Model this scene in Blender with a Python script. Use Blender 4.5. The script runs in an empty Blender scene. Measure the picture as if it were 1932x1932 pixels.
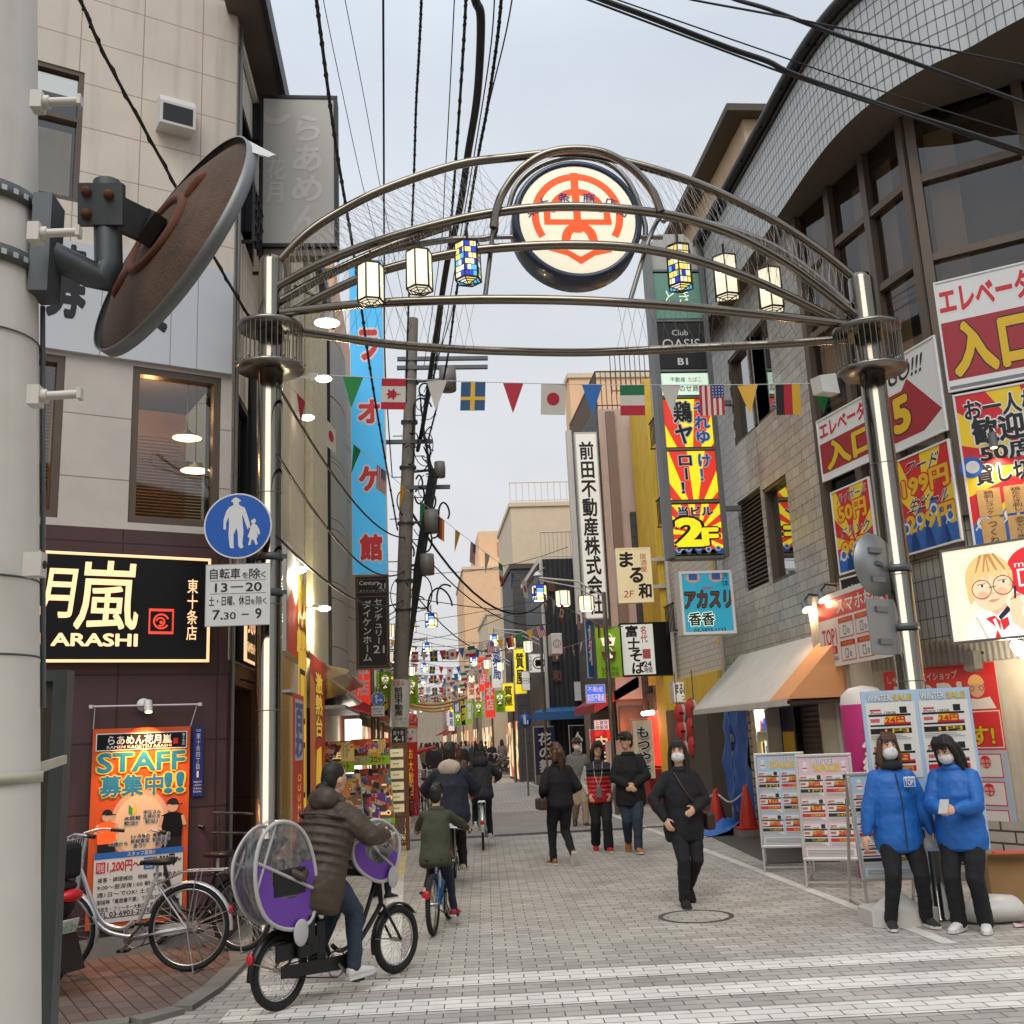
import bpy, math, random
from mathutils import Vector as V, Matrix
random.seed(7)
R = math.radians
SC = bpy.context.scene
COL = SC.collection
# ------------------------------------------------ camera, sky, sun, exposure
CAM_H, PITCH, YAW, ROLL, FPX = 1.75, R(12.4), R(5.55), R(2.6), 2050/2048*1932
fw = V((math.sin(YAW)*math.cos(PITCH), math.cos(YAW)*math.cos(PITCH), math.sin(PITCH)))
r0 = V((math.cos(YAW), -math.sin(YAW), 0)); u0 = r0.cross(fw)
UP = u0*math.cos(ROLL)+r0*math.sin(ROLL); RT = r0*math.cos(ROLL)-u0*math.sin(ROLL)
EYE = V((0, 0, CAM_H))
cd = bpy.data.cameras.new("camera"); cam = bpy.data.objects.new("camera", cd); COL.objects.link(cam)
cd.sensor_width = 36; cd.lens = 36*2050/2048; cd.clip_start = .05; cd.clip_end = 3000
mw = Matrix((RT, UP, -fw)).transposed().to_4x4(); mw.translation = EYE; cam.matrix_world = mw
SC.camera = cam
wd = bpy.data.worlds.new("World"); SC.world = wd; wd.use_nodes = True
nt = wd.node_tree; nn = nt.nodes; lk = nt.links
bg = nn['Background']; sky = nn.new('ShaderNodeTexSky'); sky.sky_type = 'NISHITA'; sky.sun_disc = False
SUN_EL, SUN_AZ = R(52), R(195)
sky.sun_elevation = SUN_EL; sky.sun_rotation = SUN_AZ
tc = nn.new('ShaderNodeTexCoord'); no = nn.new('ShaderNodeTexNoise'); no.inputs['Scale'].default_value = 2.2
no.inputs['Detail'].default_value = 5; no.inputs['Roughness'].default_value = .5
mp = nn.new('ShaderNodeMapping'); mp.inputs['Scale'].default_value = (1, 1, 2.6)
lk.new(tc.outputs['Generated'], mp.inputs[0]); lk.new(mp.outputs[0], no.inputs['Vector'])
# an even stratus deck: blue-grey aloft, faintly warm grey low down, brighter overhead
sx = nn.new('ShaderNodeSeparateXYZ'); lk.new(tc.outputs['Generated'], sx.inputs[0])
cr = nn.new('ShaderNodeValToRGB'); e = cr.color_ramp.elements
e[0].position = 0.0; e[0].color = (7.4, 7.1, 7.0, 1); e[1].position = 1; e[1].color = (11.5, 12.6, 14.2, 1)
a = cr.color_ramp.elements.new(.3); a.color = (7.35, 7.5, 7.75, 1)
a = cr.color_ramp.elements.new(.6); a.color = (6.9, 7.55, 8.3, 1)
lk.new(sx.outputs[2], cr.inputs[0])
ov = nn.new('ShaderNodeMix'); ov.data_type = 'RGBA'; ov.blend_type = 'MULTIPLY'; ov.inputs[0].default_value = 1
mr = nn.new('ShaderNodeMapRange'); mr.inputs[1].default_value = .3; mr.inputs[2].default_value = .7; mr.inputs[3].default_value = .88; mr.inputs[4].default_value = 1.07
lk.new(no.outputs[0], mr.inputs[0]); lk.new(cr.outputs[0], ov.inputs[6]); lk.new(mr.outputs[0], ov.inputs[7])
mx = nn.new('ShaderNodeMix'); mx.data_type = 'RGBA'; mx.inputs[0].default_value = .92
lk.new(sky.outputs[0], mx.inputs[6]); lk.new(ov.outputs[2], mx.inputs[7]); lk.new(mx.outputs[2], bg.inputs[0])
bg.inputs[1].default_value = .085
sd = bpy.data.lights.new("sun", 'SUN'); sd.energy = 1.4; sd.angle = R(38); sd.color = (1, .95, .88)
so = bpy.data.objects.new("sun", sd); COL.objects.link(so)
so.rotation_euler = (R(90)-SUN_EL, 0, R(180)-SUN_AZ); so.location = (0, -5, 30)
SC.view_settings.view_transform = 'Standard'; SC.view_settings.look = 'None'
SC.view_settings.exposure = .35; SC.view_settings.gamma = 1
SC.render.engine = 'CYCLES'
cy = SC.cycles; cy.max_bounces = 6; cy.diffuse_bounces = 3; cy.glossy_bounces = 3; cy.transmission_bounces = 4
cy.transparent_max_bounces = 12; cy.use_denoising = True; cy.sample_clamp_indirect = 4; cy.caustics_reflective = False; cy.caustics_refractive = False

# ------------------------------------------------ measuring helpers (photo pixel at 1932 px -> point on a plane of the place)
def ray(x, y): return fw+RT*((x-966)/FPX)-UP*((y-966)/FPX)
def G(x, y, z=0): d = ray(x, y); return EYE+d*((z-EYE.z)/d.z)
def PY(x, y, Y): d = ray(x, y); return EYE+d*(Y/d.y)
def PX(x, y, X): d = ray(x, y); return EYE+d*(X/d.x)
def PP(x, y, P0, d2):
    d = ray(x, y); n = V((d2[1], -d2[0], 0)); P = V((P0[0], P0[1], EYE.z)); return EYE+d*((P-EYE).dot(n)/d.dot(n))
def dirv(a): return V((math.sin(R(a)), math.cos(R(a)), 0))
Z = V((0, 0, 1)); EX = V((1, 0, 0)); EY = V((0, 1, 0))

# ------------------------------------------------ materials
MT = {}
def S(c):
    if isinstance(c, str): c = tuple(int(c[i:i+2], 16) for i in (0, 2, 4))
    return tuple((v/255/12.92 if v/255 <= .04045 else ((v/255+.055)/1.055)**2.4) for v in c)+(1,)
def mat(name, c='808080', rough=.6, metal=0, var=.1, vs=2.5, bump=0, bs=60, emit=0, brick=None, stripe=None, spec=.5, coat=0, dirt=0, ecol=None, alpha=1, blot=0):
    """c: hex base colour; brick=(w,h,mortar,angle or ('floor',deg),mortarhex,var); stripe=(period,depth,axisangle or 'z')"""
    if name in MT: return MT[name]
    m = bpy.data.materials.new(name); m.use_nodes = True; MT[name] = m
    t = m.node_tree; N = t.nodes; L = t.links; b = N['Principled BSDF']
    b.inputs['Roughness'].default_value = rough; b.inputs['Metallic'].default_value = metal
    b.inputs['Specular IOR Level'].default_value = spec; b.inputs['Coat Weight'].default_value = coat
    col = S(c); geo = N.new('ShaderNodeNewGeometry'); src = None
    def mixc(kind, fac, a, bb):
        x = N.new('ShaderNodeMix'); x.data_type = 'RGBA'; x.blend_type = kind
        for s, i in ((fac, 0), (a, 6), (bb, 7)):
            if hasattr(s, 'is_output'): L.new(s, x.inputs[i])
            else: x.inputs[i].default_value = s
        return x.outputs[2]
    base = col; hgt = None
    if brick:
        w, h, mo, ang, mh, bv = brick
        cmb = N.new('ShaderNodeCombineXYZ'); sp = N.new('ShaderNodeSeparateXYZ'); L.new(geo.outputs['Position'], sp.inputs[0])
        if isinstance(ang, tuple):
            for k_, a_ in ((0, 90+ang[1]), (1, ang[1])):
                dt = N.new('ShaderNodeVectorMath'); dt.operation = 'DOT_PRODUCT'; dt.inputs[1].default_value = dirv(a_)
                L.new(geo.outputs['Position'], dt.inputs[0]); L.new(dt.outputs['Value'], cmb.inputs[k_])
        else:
            dt = N.new('ShaderNodeVectorMath'); dt.operation = 'DOT_PRODUCT'; d = dirv(ang); dt.inputs[1].default_value = d
            L.new(geo.outputs['Position'], dt.inputs[0]); L.new(dt.outputs['Value'], cmb.inputs[0]); L.new(sp.outputs[2], cmb.inputs[1])
        br = N.new('ShaderNodeTexBrick'); L.new(cmb.outputs[0], br.inputs['Vector'])
        br.inputs['Scale'].default_value = 1; br.inputs['Brick Width'].default_value = w; br.inputs['Row Height'].default_value = h
        br.inputs['Mortar Size'].default_value = mo; br.inputs['Mortar Smooth'].default_value = .2
        if bv < 0: br.offset = 0
        k = abs(bv); br.inputs['Color1'].default_value = tuple(min(1, v*(1+k)) for v in col[:3])+(1,)
        br.inputs['Color2'].default_value = tuple(v*(1-k) for v in col[:3])+(1,); br.inputs['Mortar'].default_value = S(mh)
        base = br.outputs['Color']; hgt = br.outputs['Fac']
    if var:
        n1 = N.new('ShaderNodeTexNoise'); n1.inputs['Scale'].default_value = vs; n1.inputs['Detail'].default_value = 6; n1.inputs['Roughness'].default_value = .65
        L.new(geo.outputs['Position'], n1.inputs['Vector'])
        r = N.new('ShaderNodeMapRange'); r.inputs[1].default_value = .25; r.inputs[2].default_value = .75; r.inputs[3].default_value = 1-var*1.6; r.inputs[4].default_value = 1+var
        L.new(n1.outputs[0], r.inputs[0]); base = mixc('MULTIPLY', 1.0, base, r.outputs[0])
        r2 = N.new('ShaderNodeMapRange'); r2.inputs[3].default_value = max(.02, rough-.12); r2.inputs[4].default_value = min(1, rough+.14)
        L.new(n1.outputs[0], r2.inputs[0]); L.new(r2.outputs[0], b.inputs['Roughness'])
    if dirt:   # rain streaks: vertical stains of their own shape
        mpn = N.new('ShaderNodeMapping'); mpn.inputs['Scale'].default_value = (3, 3, .22); L.new(geo.outputs['Position'], mpn.inputs[0])
        n2 = N.new('ShaderNodeTexNoise'); n2.inputs['Scale'].default_value = 2; n2.inputs['Detail'].default_value = 5; L.new(mpn.outputs[0], n2.inputs['Vector'])
        r3 = N.new('ShaderNodeMapRange'); r3.inputs[1].default_value = .52; r3.inputs[2].default_value = .75; r3.inputs[3].default_value = 0; r3.inputs[4].default_value = dirt
        L.new(n2.outputs[0], r3.inputs[0]); base = mixc('MIX', r3.outputs[0], base, S('3a332c'))
    if blot:   # scattered stains and worn patches
        for sc_, lo_b, hi_b, cc in ((1.1, .5, .78, '4c4640'), (7, .62, .72, '35302b')):
            n2 = N.new('ShaderNodeTexNoise'); n2.inputs['Scale'].default_value = sc_; n2.inputs['Detail'].default_value = 7; n2.inputs['Roughness'].default_value = .7; L.new(geo.outputs['Position'], n2.inputs['Vector'])
            r3 = N.new('ShaderNodeMapRange'); r3.inputs[1].default_value = lo_b; r3.inputs[2].default_value = hi_b; r3.inputs[3].default_value = 0; r3.inputs[4].default_value = blot
            L.new(n2.outputs[0], r3.inputs[0]); base = mixc('MIX', r3.outputs[0], base, S(cc))
    if hasattr(base, 'is_output'): L.new(base, b.inputs['Base Color'])
    else: b.inputs['Base Color'].default_value = base
    if stripe:
        p, dep, ang = stripe; wv = N.new('ShaderNodeTexWave'); wv.bands_direction = 'X'; cmb = N.new('ShaderNodeCombineXYZ')
        if ang == 'z':
            sp = N.new('ShaderNodeSeparateXYZ'); L.new(geo.outputs['Position'], sp.inputs[0]); L.new(sp.outputs[2], cmb.inputs[0])
        else:
            dt = N.new('ShaderNodeVectorMath'); dt.operation = 'DOT_PRODUCT'; dt.inputs[1].default_value = dirv(ang)
            L.new(geo.outputs['Position'], dt.inputs[0]); L.new(dt.outputs['Value'], cmb.inputs[0])
        wv.inputs['Scale'].default_value = .314/p; L.new(cmb.outputs[0], wv.inputs['Vector']); hgt = wv.outputs['Fac']; bump = dep; bs = 0
    if bump or hgt is not None:
        bp = N.new('ShaderNodeBump'); bp.inputs['Distance'].default_value = .01
        bp.inputs['Strength'].default_value = bump if bump else .5
        if hgt is not None:
            if brick: bp.invert = True
            L.new(hgt, bp.inputs['Height'])
        else:
            n3 = N.new('ShaderNodeTexNoise'); n3.inputs['Scale'].default_value = bs; n3.inputs['Detail'].default_value = 4
            L.new(geo.outputs['Position'], n3.inputs['Vector']); L.new(n3.outputs[0], bp.inputs['Height'])
        L.new(bp.outputs[0], b.inputs['Normal'])
    if emit:
        b.inputs['Emission Color'].default_value = S(ecol) if ecol else col; b.inputs['Emission Strength'].default_value = emit
        if not ecol and hasattr(base, 'is_output'): L.new(base, b.inputs['Emission Color'])
    if alpha < 1: b.inputs['Alpha'].default_value = alpha
    return m
def glass(name, tint='8a8f8c', clear=.5, rough=.03):
    if name in MT: return MT[name]
    m = bpy.data.materials.new(name); m.use_nodes = True; MT[name] = m; t = m.node_tree; N = t.nodes; L = t.links
    N.remove(N['Principled BSDF']); tr = N.new('ShaderNodeBsdfTransparent'); gl = N.new('ShaderNodeBsdfGlossy'); gl.inputs['Roughness'].default_value = rough
    tr.inputs[0].default_value = S(tint); fr = N.new('ShaderNodeFresnel'); fr.inputs[0].default_value = 1.5
    r = N.new('ShaderNodeMapRange'); r.inputs[3].default_value = 1-clear; r.inputs[4].default_value = .55; L.new(fr.outputs[0], r.inputs[0])
    mi = N.new('ShaderNodeMixShader'); L.new(r.outputs[0], mi.inputs[0]); L.new(tr.outputs[0], mi.inputs[1]); L.new(gl.outputs[0], mi.inputs[2])
    L.new(mi.outputs[0], N['Material Output'].inputs[0]); return m
def collage(name, cols, scale=7, emit=0):
    """jumble of coloured patches"""
    if name in MT: return MT[name]
    m = bpy.data.materials.new(name); m.use_nodes = True; MT[name] = m; t = m.node_tree; N = t.nodes; L = t.links; b = N['Principled BSDF']
    geo = N.new('ShaderNodeNewGeometry'); vo = N.new('ShaderNodeTexVoronoi'); vo.inputs['Scale'].default_value = scale
    n = N.new('ShaderNodeTexNoise'); n.inputs['Scale'].default_value = scale*.8; L.new(geo.outputs['Position'], n.inputs['Vector'])
    mx = N.new('ShaderNodeMix'); mx.data_type = 'RGBA'; mx.blend_type = 'LINEAR_LIGHT'; mx.inputs[0].default_value = .25
    L.new(geo.outputs['Position'], mx.inputs[6]); L.new(n.outputs[1], mx.inputs[7]); L.new(mx.outputs[2], vo.inputs['Vector'])
    sp = N.new('ShaderNodeSeparateColor'); L.new(vo.outputs['Color'], sp.inputs[0]); cr = N.new('ShaderNodeValToRGB'); cr.color_ramp.interpolation = 'CONSTANT'
    L.new(sp.outputs[0], cr.inputs[0]); el = cr.color_ramp.elements
    el[0].color = S(cols[0]); el[1].position = 1/len(cols); el[1].color = S(cols[1])
    for i, c in enumerate(cols[2:]): q = el.new((i+2)/len(cols)); q.color = S(c)
    L.new(cr.outputs[0], b.inputs['Base Color']); b.inputs['Roughness'].default_value = .35
    if emit: L.new(cr.outputs[0], b.inputs['Emission Color']); b.inputs['Emission Strength'].default_value = emit
    return m

# ------------------------------------------------ mesh builder
GLY = {}
_fc = bpy.data.curves.new('glyphs', 'FONT'); _fo = bpy.data.objects.new('glyphs', _fc); COL.objects.link(_fo); _fc.resolution_u = 3
def glyph(s, bold=0):
    k = (s, bold)
    if k not in GLY:
        _fc.body = s; _fc.offset = bold; bpy.context.view_layer.update()
        ev = _fo.evaluated_get(bpy.context.evaluated_depsgraph_get()); me = ev.to_mesh()
        GLY[k] = ([(v.co.x, v.co.y) for v in me.vertices], [tuple(p.vertices) for p in me.polygons]); ev.to_mesh_clear()
    return GLY[k]
def top_loc(o):
    l = V((0, 0, 0))
    while o is not None: l += o.location; o = o.parent
    return l
class MB:
    def __init__(s): s.v = []; s.f = []; s.m = []; s.mats = []; s.sm = []
    def mi(s, m):
        if isinstance(m, str): m = MT[m]
        if m not in s.mats: s.mats.append(m)
        return s.mats.index(m)
    def add(s, vs, fs, m, smooth=False):
        o = len(s.v); i = s.mi(m); s.v += [V(p) for p in vs]
        for f in fs: s.f.append(tuple(o+k for k in f)); s.m.append(i); s.sm.append(smooth)
        return s
    def poly(s, pts, m): return s.add(pts, [tuple(range(len(pts)))], m)
    def box(s, c, sz, m, ax=None):
        X, Y, Zz = ax or (EX, EY, Z); c = V(c); X = X*sz[0]/2; Y = Y*sz[1]/2; Q = Zz*sz[2]/2
        vs = [c+X*a+Y*b+Q*d for a in (-1, 1) for b in (-1, 1) for d in (-1, 1)]
        return s.add(vs, [(0, 1, 3, 2), (4, 6, 7, 5), (0, 4, 5, 1), (2, 3, 7, 6), (0, 2, 6, 4), (1, 5, 7, 3)], m)
    def bx(s, x0, x1, y0, y1, z0, z1, m): return s.box(((x0+x1)/2, (y0+y1)/2, (z0+z1)/2), (x1-x0, y1-y0, z1-z0), m)
    def bar(s, a, b, w, h, m, up=Z):
        a = V(a); b = V(b); d = (b-a); l = d.length; d.normalize(); x = d.cross(up)
        if x.length < 1e-4: x = d.cross(EX)
        x.normalize(); return s.box((a+b)/2, (w, l, h), m, (x, d, x.cross(d)))
    def tube(s, pts, r, m, n=8, closed=False, smooth=True, caps=True, flat=1):
        pts = [V(p) for p in pts]; k = len(pts); rs = r if isinstance(r, (list, tuple)) else [r]*k; vs = []; fs = []; pu = None
        for i, p in enumerate(pts):
            if closed: d = pts[(i+1) % k]-pts[i-1]
            else: d = pts[min(i+1, k-1)]-pts[max(i-1, 0)]
            d.normalize()
            if pu is None: pu = d.cross(Z) if abs(d.z) < .95 else d.cross(EX)
            x = pu-d*pu.dot(d); x.normalize(); y = d.cross(x); pu = x
            for j in range(n):
                a = 2*math.pi*j/n; vs.append(p+x*math.cos(a)*rs[i]+y*math.sin(a)*rs[i]*flat)
        for i in range(k if closed else k-1):
            for j in range(n): q = ((i+1) % k)*n; fs.append((i*n+j, i*n+(j+1) % n, q+(j+1) % n, q+j))
        s.add(vs, fs, m, smooth)
        if caps and not closed: s.poly(vs[:n][::-1], m); s.poly(vs[-n:], m)
        return s
    def cyl(s, a, b, r, m, n=16, r2=None, smooth=True): return s.tube([a, b], [r, r if r2 is None else r2], m, n, smooth=smooth)
    def lathe(s, prof, o, m, n=16, ax=(EX, EY, Z), smooth=True):
        o = V(o); vs = []; fs = []
        for r, h in prof:
            for j in range(n): a = 2*math.pi*j/n; vs.append(o+ax[0]*r*math.cos(a)+ax[1]*r*math.sin(a)+ax[2]*h)
        for i in range(len(prof)-1):
            for j in range(n): fs.append((i*n+j, i*n+(j+1) % n, (i+1)*n+(j+1) % n, (i+1)*n+j))
        return s.add(vs, fs, m, smooth)
    def ball(s, c, r, m, nu=12, nv=8, ax=(EX, EY, Z)):
        c = V(c); r = r if isinstance(r, (tuple, list)) else (r,)*3; vs = [c-ax[2]*r[2]]; fs = []
        for i in range(1, nv):
            t = math.pi*i/nv-math.pi/2
            for j in range(nu): a = 2*math.pi*j/nu; vs.append(c+ax[0]*r[0]*math.cos(t)*math.cos(a)+ax[1]*r[1]*math.cos(t)*math.sin(a)+ax[2]*r[2]*math.sin(t))
        vs.append(c+ax[2]*r[2]); T = len(vs)-1
        for j in range(nu):
            k = (j+1) % nu; fs.append((0, 1+k, 1+j)); fs.append((T, 1+(nv-2)*nu+j, 1+(nv-2)*nu+k))
            for i in range(nv-2): a = 1+i*nu; b = a+nu; fs.append((a+j, a+k, b+k, b+j))
        return s.add(vs, fs, m, True)
    def torus(s, c, r, t, m, ax=(EX, Z), n=28, k=8, flat=1):
        c = V(c); return s.tube([c+ax[0]*r*math.cos(2*math.pi*i/n)+ax[1]*r*math.sin(2*math.pi*i/n) for i in range(n)], t, m, k, closed=True, flat=flat)
    def prism(s, pts, d, m, m2=None):
        """planar outline swept by vector d"""
        p = [V(q) for q in pts]; d = V(d); k = len(p); m2 = m2 or m
        s.poly(p, m2); s.poly([q+d for q in p][::-1], m2)
        for i in range(k): j = (i+1) % k; s.poly([p[i], p[i]+d, p[j]+d, p[j]], m)
        return s
    def make(s, name, parent=None, label=None, cat=None, group=None, kind=None, bev=0, org=None, sub=0):
        me = bpy.data.meshes.new(name); off = top_loc(parent)
        if parent is None and s.v:
            if org is None:
                xs = [p.x for p in s.v]; ys = [p.y for p in s.v]; org = V(((min(xs)+max(xs))/2, (min(ys)+max(ys))/2, min(p.z for p in s.v)))
            off = V(org)
        me.from_pydata([tuple(p-off) for p in s.v], [], s.f)
        for m in s.mats: me.materials.append(m)
        me.polygons.foreach_set('material_index', s.m); me.polygons.foreach_set('use_smooth', s.sm); me.update()
        o = bpy.data.objects.new(name, me); COL.objects.link(o)
        if parent is None: o.location = off
        else: o.parent = parent
        if bev: b = o.modifiers.new('bevel', 'BEVEL'); b.width = bev; b.segments = 2; b.limit_method = 'ANGLE'; b.angle_limit = R(50)
        return tag(o, label, cat, group, kind)
def tag(o, label=None, cat=None, group=None, kind=None):
    for k, v in (('label', label), ('category', cat), ('group', group), ('kind', kind)):
        if v: o[k] = v
    return o
def thing(name, label, cat, loc=(0, 0, 0), group=None):
    o = bpy.data.objects.new(name, None); o.empty_display_size = .1; o.location = loc; COL.objects.link(o); return tag(o, label, cat, group)
def copy_tree(o, parent=None):
    c = o.copy(); COL.objects.link(c)
    if parent: c.parent = parent
    for ch in list(o.children): copy_tree(ch, c)
    return c
def put_ring(put, vs, fs, r, m, l):
    """thicker strokes: shifted copies, each a hair above the last"""
    put(vs, fs, m, l)
    if r:
        n = 4 if r < .03 else 8
        for i in range(n): a = 2*math.pi*(i+.5)/n; put([(x+r*math.cos(a), y+r*math.sin(a)) for x, y in vs], fs, m, l-.04*(i+1))
class Face:
    """a flat printed face: u,v in 0..1 of a w x h rectangle at O; layers lie 2 mm apart"""
    def __init__(s, mb, O, ex, w, h, ey=Z, n=None):
        s.mb, s.O, s.ex, s.ey, s.w, s.h = mb, V(O), V(ex), V(ey), w, h
        s.n = n or s.ex.cross(s.ey)
    def P(s, u, v, l=1): return s.O+s.ex*(u*s.w)+s.ey*(v*s.h)+s.n*(.002*l)
    def poly(s, pts, m, l=1): s.mb.poly([s.P(u, v, l) for u, v in pts], m)
    def rect(s, u0, v0, u1, v1, m, l=1): s.poly([(u0, v0), (u1, v0), (u1, v1), (u0, v1)], m, l)
    def frame(s, u0, v0, u1, v1, t, m, l=1):
        a = t/s.w; b = t/s.h
        for q in ((u0, v0, u1, v0+b), (u0, v1-b, u1, v1), (u0, v0+b, u0+a, v1-b), (u1-a, v0+b, u1, v1-b)): s.rect(*q, m, l)
    def circ(s, u, v, r, m, l=1, a0=0, a1=360, r0=0, n=28, sy=1):
        """disc or ring sector, r in metres"""
        A = [R(a0+(a1-a0)*i/n) for i in range(n+1)]
        f = lambda q, t: s.P(u+q*math.cos(t)/s.w, v+q*sy*math.sin(t)/s.h, l)
        if r0:
            for i in range(n): s.mb.poly([f(r0, A[i]), f(r, A[i]), f(r, A[i+1]), f(r0, A[i+1])], m)
        elif a1-a0 >= 360: s.mb.poly([f(r, t) for t in A[:-1]], m)
        else: s.mb.poly([s.P(u, v, l)]+[f(r, t) for t in A], m)
    def text(s, t, u0, v0, u1, v1, m, l=2, bold=0, out=None, ob=.06, vert=False, slant=0, rot=0):
        """lettering stretched to a box; out = outline colour; vert = stacked; slant shears"""
        if vert:
            k = len(t)
            for i, ch in enumerate(t):
                if ch in ' 　': continue
                a = v1-(v1-v0)*(i+1)/k; b = v1-(v1-v0)*i/k
                s._em(ch, u0, a, u1, b, m, l, bold, out, ob, slant, ch in 'ー〜')
            return
        vs, fs = glyph(t)
        if not vs: return
        x0 = min(p[0] for p in vs); x1 = max(p[0] for p in vs); y0 = min(p[1] for p in vs); y1 = max(p[1] for p in vs)
        def put(vs, fs, mm, ll):
            c, q = math.cos(R(rot)), math.sin(R(rot)); P = []
            for x, y in vs:
                a = (x-x0)/(x1-x0)*(u1-u0)+u0+slant*(y-y0)/(y1-y0)*(u1-u0); b = (y-y0)/(y1-y0)*(v1-v0)+v0
                if rot:
                    X = (a-(u0+u1)/2)*s.w; Y = (b-(v0+v1)/2)*s.h; a = (u0+u1)/2+(X*c-Y*q)/s.w; b = (v0+v1)/2+(X*q+Y*c)/s.h
                P.append(s.P(a, b, ll))
            s.mb.add(P, fs, mm)
        if out: put_ring(put, vs, fs, bold+ob, out, l-.5)
        put_ring(put, vs, fs, bold, m, l)
    def _em(s, ch, u0, v0, u1, v1, m, l, bold, out, ob, slant, turn):
        vs, fs = glyph(ch); asc = ch.isascii()
        if turn: vs = [(.5+(y-.38), .38-(x-.5)) for x, y in vs]
        def put(vs, fs, mm, ll): s.mb.add([s.P(u0+(x+.15 if asc else x)*(u1-u0)+slant*y*(u1-u0), v0+(y+.12)*(v1-v0), ll) for x, y in vs], fs, mm)
        if out: put_ring(put, vs, fs, bold+ob, out, l-.5)
        put_ring(put, vs, fs, bold, m, l)
def on_face(bl, tr, plane):
    """photo corners (bottom-left, top-right) on a vertical plane -> O, ex, w, h"""
    k = plane[0]
    if k == 'y': a = PY(*bl, plane[1]); b = PY(*tr, plane[1])
    elif k == 'x': a = PX(*bl, plane[1]); b = PX(*tr, plane[1])
    else: a = PP(*bl, plane[1], plane[2]); b = PP(*tr, plane[1], plane[2])
    d = V((b.x-a.x, b.y-a.y, 0)); w = d.length; return a, d.normalized(), w, b.z-a.z
def sign_box(t, O, ex, w, h, dep, mbody, mface, rim=.03, mrim=None, name='housing'):
    """a box sign behind its face: housing + rim; returns Face in front (add graphics then .done())"""
    n = ex.cross(Z); b = MB(); c = O+ex*w/2+Z*h/2-n*(dep/2); b.box(c, (w, dep, h), mbody, (ex, n, Z)); b.make(name, t, bev=.006)
    if rim:
        r = MB(); mr_ = mrim or mbody
        for a0, a1, z0, z1 in ((-.004, w+.004, -.004, rim), (-.004, w+.004, h-rim, h+.004), (-.004, rim, rim, h-rim), (w-rim, w+.004, rim, h-rim)):
            r.box(O+ex*(a0+a1)/2+Z*(z0+z1)/2, (a1-a0, .03, z1-z0), mr_, (ex, n, Z))
        r.make('frame', t, bev=.004)
    f = Face(MB(), O+n*.003, ex, w, h); f.rect(rim/w, rim/h, 1-rim/w, 1-rim/h, mface, .5); f.t = t
    f.done = lambda nm='sign_face': f.mb.make(nm, t)
    return f
def holed(mb, O, ex, w, h, holes, m, dep=.12, mrev=None, ey=Z):
    """wall rectangle with openings (u0,v0,u1,v1 in metres) and their reveals, m may be a function of height"""
    us = sorted({0, w, *[q[0] for q in holes], *[q[2] for q in holes]}); vs = sorted({0, h, *[q[1] for q in holes], *[q[3] for q in holes]})
    n = ex.cross(ey); P = lambda u, v, d=0: O+ex*u+ey*v-n*d
    for i in range(len(us)-1):
        for j in range(len(vs)-1):
            a, b, c, d = us[i], vs[j], us[i+1], vs[j+1]
            if any(q[0] <= a+1e-6 and q[2] >= c-1e-6 and q[1] <= b+1e-6 and q[3] >= d-1e-6 for q in holes): continue
            mb.poly([P(a, b), P(c, b), P(c, d), P(a, d)], m)
    for a, b, c, d in holes:
        for p, q in (((a, b), (c, b)), ((c, b), (c, d)), ((c, d), (a, d)), ((a, d), (a, b))):
            mb.poly([P(*p), P(*q), P(*q, dep), P(*p, dep)], mrev or m)
def window_in(par, O, ex, q, dep, mfr, mgl, fr=.05, bars=(), name='window'):
    """frame (part) with its pane (sub-part) set in opening q of a wall"""
    n = ex.cross(Z); a, b, c, d = q; P = lambda u, v, e: O+ex*u+Z*v-n*e; f = MB()
    for u0, v0, u1, v1 in [(a, b, c, b+fr), (a, d-fr, c, d), (a, b+fr, a+fr, d-fr), (c-fr, b+fr, c, d-fr)]+[((a+(c-a)*t-fr*.4), b+fr, (a+(c-a)*t+fr*.4), d-fr) if k == 'v' else (a+fr, b+(d-b)*t-fr*.4, c-fr, b+(d-b)*t+fr*.4) for k, t in bars]:
        f.box(P((u0+u1)/2, (v0+v1)/2, dep*.5), (u1-u0, dep*.8, v1-v0), mfr, (ex, n, Z))
    fo = f.make(name, par); g = MB(); g.poly([P(a+fr, b+fr, dep*.6), P(c-fr, b+fr, dep*.6), P(c-fr, d-fr, dep*.6), P(a+fr, d-fr, dep*.6)], mgl); g.make('pane', fo)
    return fo
def lamp(loc, e, c, r=.05):
    d = bpy.data.lights.new('lamp', 'POINT'); d.energy = e; d.color = S(c)[:3]; d.shadow_soft_size = r
    return d
# ================================================ GROUND
FA = ('floor', 3.5)
mat('asphalt', '75736f', .85, var=.18, vs=1.2, bump=.4, bs=180)
mat('paver', 'aaa59d', .8, var=.16, vs=.9, brick=(.225, .112, .005, FA, '625c55', .15), blot=.38)
mat('paver_pale', 'aaa59d', .8, var=.12, vs=.9, brick=(.225, .112, .004, FA, '5c564e', .09), blot=.35)
mat('paver_white', 'dad7ce', .7, var=.1, vs=2, brick=(.225, .112, .005, FA, '6e6961', .08), blot=.24)
mat('paver_red', '6d5a50', .85, var=.2, vs=1.5, brick=(.22, .11, .006, ('floor', 64), '3a302b', .16), blot=.35)
mat('kerb', '77736c', .85, var=.2, vs=3, bump=.3); mat('drain', '4a4845', .7, var=.2); mat('concrete', '8d8983', .85, var=.15, vs=1.5, bump=.3)
mat('white_line', 'd0cdc4', .7, var=.2, vs=5, blot=.4); mat('line_yellow_lit', 'c9b68a', .75, var=.15); mat('black', '141416', .5, var=0); mat('iron', '3b3835', .6, .6)
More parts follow.
